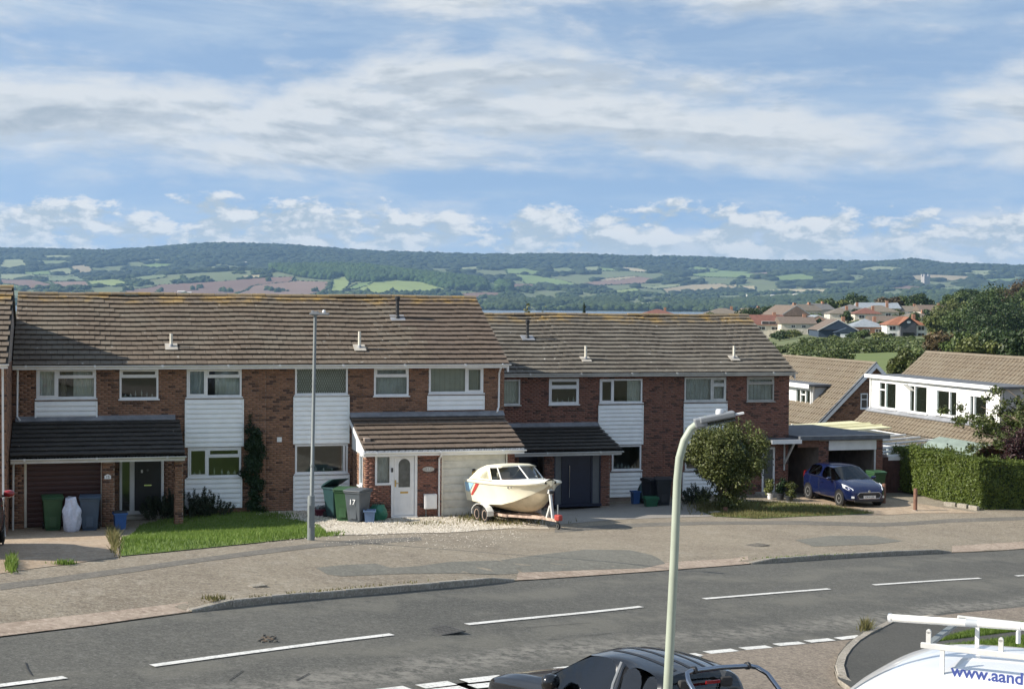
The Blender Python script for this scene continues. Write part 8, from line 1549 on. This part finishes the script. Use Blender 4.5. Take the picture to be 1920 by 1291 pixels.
def tree(px, d, w, h, m, label, seed, name='broadleaf_tree', trunk=.06, n=16, leaves=260, cat='tree', leaf=None, conifer=False, group=None):
    """px: where the trunk meets the ground (often hidden); w, h in metres"""
    if d >= 240 and px[0] > 1390: d *= 1.5; w *= 1.5; h *= 1.22
    p = at(px[0], px[1], d); zt = float(Zf([px[0]], [d])[0]); h += max(0, p.z-zt); p.z = zt-.1; B = thing(name, p, label, cat, 0, group); r = np.random.default_rng(seed); lf = leaf or max(.16, h*.035); th = h*trunk
    MB().tube([p-Vector((0, 0, 3)), p+Vector((0, 0, th)), p+Vector((r.normal(0, .2), r.normal(0, .2), h*.6))], [h*.03, h*.022, h*.008], 7).build('trunk', M['bark'], B, smooth=True)
    if conifer:
        C, R_, N = [], [], []
        for i in range(n*2): t = i/(n*2-1); rad = w*.5*(1-t)**.8*.75+.1; a = i*2.4; C.append((p.x+math.cos(a)*rad*.55, p.y+math.sin(a)*rad*.55, p.z+h*(.06+.9*t))); R_.append((rad*.6+.12, rad*.6+.12, h*.07)); N.append(leaves//2)
    else:
        C, R_ = crown_clumps((p.x, p.y, p.z+th+(h-th)*.46), (w*.5, w*.5, (h-th)*.56), n, seed); N = [leaves]*n
        mb = MB()
        for c in C[:7]: mb.tube([tuple(p+Vector((0, 0, th*.8))), tuple(np.array(c))], [h*.014, h*.004], 5)
        mb.build('limb', M['bark'], B, smooth=True)
    leaf_mesh('crown', C, R_, N, lf, m, B, seed+1, .35, .3); return B
TR = 'trees on the slope behind the houses'
def trees():
    T = lambda *a, **k: tree(*a, **k)
    for i, (x, w, h, lb) in enumerate(((899, 1.5, 3.45, 'dark cypress hard against the nearer roof verge'), (915, 1.4, 3.35, 'second dark cypress from the nearer roof'), (931, 1.5, 3.4, 'third dark cypress, next to the yellow-green tree'), (948, 1.4, 3.2, 'small dark cypress half behind the yellow-green tree'))): T((x, 648), 118, w, h, M['conifer'], lb, 100+i, name='cypress_tree', trunk=.04, n=12, leaves=150, group='row of dark cypresses', leaf=.14)
    T((985, 640), 128, 2.1, 3.6, M['willow'], 'yellow-green bushy tree above the lower roof ridge', 110, n=18, leaves=220, leaf=.13); T((1022, 640), 135, 1.6, 2.9, M['willow'], 'low yellowish shrubby tree right of the yellow-green tree', 111, n=14, leaves=160, leaf=.13)
    T((1095, 604), 250, 1.9, 3.1, M['conifer'], 'single dark conifer standing before the estuary water', 112, name='conifer_tree', conifer=True, n=14, leaves=120, leaf=.16); T((1068, 604), 260, 4, 2.0, M['brown'], 'low brownish treetop beside the single conifer', 113, n=10, leaves=110, leaf=.2)
    T((1195, 606), 300, 3.6, 3.6, M['olive'], 'small treetop above the ridge against the water', 114, n=9, leaves=120, leaf=.2); T((1285, 606), 320, 3.0, 3.0, M['oak'], 'rounded treetop above the ridge near the red roof', 115, n=9, leaves=120, leaf=.2); T((1338, 606), 330, 6, 5.6, M['oak'], 'bushy tree left of the tan roof at the ridge end', 116, n=14, leaves=160, leaf=.25)
    for i, (x, y, d, w, h, m, lb) in enumerate([(1400, 616, 380, 10, 7.0, 'dark_oak', 'dark tree behind the lichened ridge end'), (1432, 612, 400, 10, 7.6, 'dark_oak', 'dark spreading tree above the red mansard roof'), (1462, 608, 410, 9, 6.8, 'dark_oak', 'dark tree between red mansard and pink gable'), (1545, 588, 470, 9, 6.5, 'oak', 'tree behind the upper bungalows, left one'), (1572, 586, 480, 9, 6.0, 'olive', 'spreading pine-like tree behind the upper bungalows'), (1602, 584, 490, 10, 7.5, 'dark_oak', 'dark rounded tree above the grey hipped roof'),
        (1668, 584, 500, 12, 7.0, 'brown', 'brownish tree left of the dark elm above the slate roof'), (1694, 584, 500, 10, 6.6, 'oak', 'tree between the brown tree and the dark elm'), (1724, 584, 490, 10, 8.8, 'dark_oak', 'tall dark elm above the white bungalow'), (1790, 580, 520, 13, 8.5, 'oak', 'broad tree on the skyline right of the tower'), (1822, 576, 530, 13, 8.5, 'dark_oak', 'second broad skyline tree right of the tower'), (1850, 572, 540, 11, 7.0, 'oak', 'third skyline tree behind the white gable'), (1880, 574, 500, 12, 8.0, 'olive', 'olive tree on the skyline near the right edge'), (1908, 566, 470, 14, 10, 'brown', 'bronze-green tall tree at the right edge skyline'), (1930, 590, 430, 12, 10, 'oak', 'green tall tree at the right edge below the bronze one'),
        (1762, 628, 340, 9, 7.2, 'olive', 'olive tree right of the orange roofed house'), (1785, 620, 350, 10, 10, 'olive', 'tall light green tree above the olive one'), (1812, 640, 310, 11, 9.0, 'oak', 'green tree left of the big dark oak'), (1850, 655, 290, 14, 13.5, 'dark_oak', 'big dark oak at right with broad crown'), (1880, 652, 285, 12, 11, 'dark_oak', 'dark lower oak crowding the big one'), (1905, 640, 320, 9, 8, 'brown', 'reddish tree right of the big oak'), (1808, 600, 430, 8, 6.5, 'olive', 'pale tree below the skyline left of the white gable'), (1840, 590, 460, 9, 7, 'olive', 'pale olive tree before the white gable'),
        (1772, 668, 230, 8, 4.6, 'brown', 'brown-leaved low tree behind the chalet ridge'), (1800, 674, 225, 6, 4.2, 'oak', 'low green tree right of the brown-leaved one'), (1832, 676, 220, 8, 5.0, 'olive', 'bushy green tree above the chalet ridge'), (1866, 678, 220, 8, 5.5, 'dark_oak', 'dark bushy tree above the chalet ridge'), (1900, 680, 215, 6, 5.0, 'dark_oak', 'dark tree by the cream outbuilding'), (1698, 690, 150, 3.4, 2.4, 'bush', 'bright green shrub between the two chalet roofs'), (1680, 692, 150, 2.6, 1.6, 'bush', 'low green shrub behind the brick gable')]): T((x, y), d, w, h, M[m], lb, 130+i, group=TR if d > 200 else None, n=26 if h > 6 else 16, leaves=230, leaf=max(.2, d*.0012), name='broadleaf_tree' if h > 3 else 'shrub', cat='tree' if h > 3 else 'shrub')
    GT = ['small green tree behind the red mansard roof', 'small dark tree left of the pink gable', 'small olive tree right of the pink gable', 'small green tree above the salmon gable', 'small dark tree left of the tan pyramid roof', 'small olive tree behind the tan pyramid roof', 'small green tree below the tan pyramid roof', 'small dark tree left of the bright red hipped roof', 'small olive tree above the bright red hipped roof', 'small green tree right of the bright red hipped roof', 'small dark tree left of the orange roof', 'small olive tree above the orange roof, below the white bungalow', 'small green tree just above the black central gable', 'small dark tree right of the long white bungalow', 'small olive tree above the navy chalet roof', 'small green tree right of the navy chalet gable', 'small dark tree between slate and orange roofs']; rg = np.random.default_rng(5)
    for i, (x, y, d) in enumerate([(1452, 618, 372), (1478, 612, 385), (1512, 606, 400), (1528, 600, 425), (1560, 600, 430), (1568, 592, 445), (1590, 604, 405), (1612, 598, 425), (1616, 588, 455), (1640, 606, 400), (1676, 604, 405), (1682, 594, 450), (1712, 606, 400), (1742, 602, 420), (1556, 616, 365), (1606, 616, 365), (1650, 620, 355)]): T((x, y+2), d, 3.4+1.6*rg.random(), 3.0+1.8*rg.random(), M[['oak', 'dark_oak', 'olive'][i % 3]], GT[i], 230+i, n=9, leaves=110, leaf=.45, group='garden trees between the settlement roofs', name='garden_tree')
    for i, (x, y, d, w, h, m, lb) in enumerate([(1480, 632, 320, 7, 2.6, 'olive', 'rounded bush before the tall cream house'), (1462, 634, 315, 6, 2.0, 'dark_oak', 'dark bush below the red mansard house'), (1535, 612, 350, 2.2, 2.6, 'dark_oak', 'small round dark bush before the salmon gable'), (1600, 646, 300, 4, 2.2, 'dark_oak', 'dark bush between navy chalet and slate roof'), (1620, 652, 290, 4, 2.4, 'oak', 'bushy tree before the slate roofed bungalow'), (1645, 656, 285, 4, 2.4, 'olive', 'grey green tree left of the white house'), (1668, 656, 285, 4, 1.8, 'dark_oak', 'dark bush before the white house wall'), (1700, 652, 290, 4, 1.2, 'oak', 'low bush before the black bay'), (1746, 648, 300, 3, 1.8, 'olive', 'bush at the right corner of the white house'), (1555, 655, 260, 5, 1.8, 'scrub', 'low scrub bush in the sloping field'), (1575, 672, 200, 4, 1.6, 'scrub', 'rounded bush in the green field'), (1560, 678, 190, 4, 1.4, 'scrub', 'rounded bush lowest in the green field')]): T((x, y), d, w, h, M[m], lb, 180+i, name='garden_bush', cat='bush', n=10, leaves=150, leaf=max(.16, d*.0009), trunk=.08)
trees()
def scrubland():
    r = np.random.default_rng(91); px = r.uniform(1400, 1780, 5000); d = r.uniform(215, 410, 5000); y = horizon(px)+(CZ-Zf(px, d))*F/d; cl = vnoise(px/26, d/22, 31); ok = (cl > .40) & ~((px > 1545) & (px < 1720) & (d < 270)); px, d = px[ok][:2200], d[ok][:2200]; A, B = wxy(px, d); Z = Zf(px, d); o = leaf_mesh('bramble_scrub', list(zip(A, B, Z+.5)), [(1.5, 1.5, .7)]*len(px), [40]*len(px), .34, M['scrub'], None, 92, .3, .4); tag(o, 'rough bramble scrub covering the slope below the settlement', 'scrub', kind='stuff')
    q = [(1500, 270), (1740, 270), (1760, 140), (1470, 140)]; M['meadow'] = mat_ground('green_meadow', (.10, .14, .032), (.13, .165, .045), None, 1, .05, 0, 1, c3=(.13, .15, .05)); V = []; nx, nd = 24, 18
    for i in range(nd+1):
        for j in range(nx+1): x = 1470+310*j/nx; d = 140+130*i/nd; a, b = wxy(x, d); V.append((float(a), float(b), float(Zf([x], [d])[0])+.06))
    o = mesh_np('meadow', V, [(i*(nx+1)+j, i*(nx+1)+j+1, (i+1)*(nx+1)+j+1, (i+1)*(nx+1)+j) for i in range(nd) for j in range(nx)], M['meadow'], smooth=True); tag(o, 'sunlit green meadow behind the chalet roofs', kind='structure')
scrubland()
# ------------------------------------------------------------------ the air
def haze():
    m = bpy.data.materials.new('haze_air'); m.use_nodes = True; t = m.node_tree; t.nodes.clear(); out = t.nodes.new('ShaderNodeOutputMaterial'); v = t.nodes.new('ShaderNodeVolumePrincipled'); v.inputs['Color'].default_value = (.40, .66, 1, 1); v.inputs['Density'].default_value = HAZE; v.inputs['Anisotropy'].default_value = .1; t.links.new(v.outputs[0], out.inputs['Volume'])
    c = FW*5500; a = 17000; b = 13000; mb = MB(); z0, z1 = -260, 460
    V = [(FW*u+RT*s) for u, s in ((-600, -a), (-600, a), (15500, a), (15500, -a))]; mb.add([(p.x, p.y, z) for z in (z0, z1) for p in V], [(3, 2, 1, 0), (4, 5, 6, 7), (0, 1, 5, 4), (1, 2, 6, 5), (2, 3, 7, 6), (3, 0, 4, 7)])
    o = mb.build('haze', m, fix=True); tag(o, 'thin blue summer haze over the valley', 'haze', kind='stuff')
HAZE = 4.6e-5
haze()
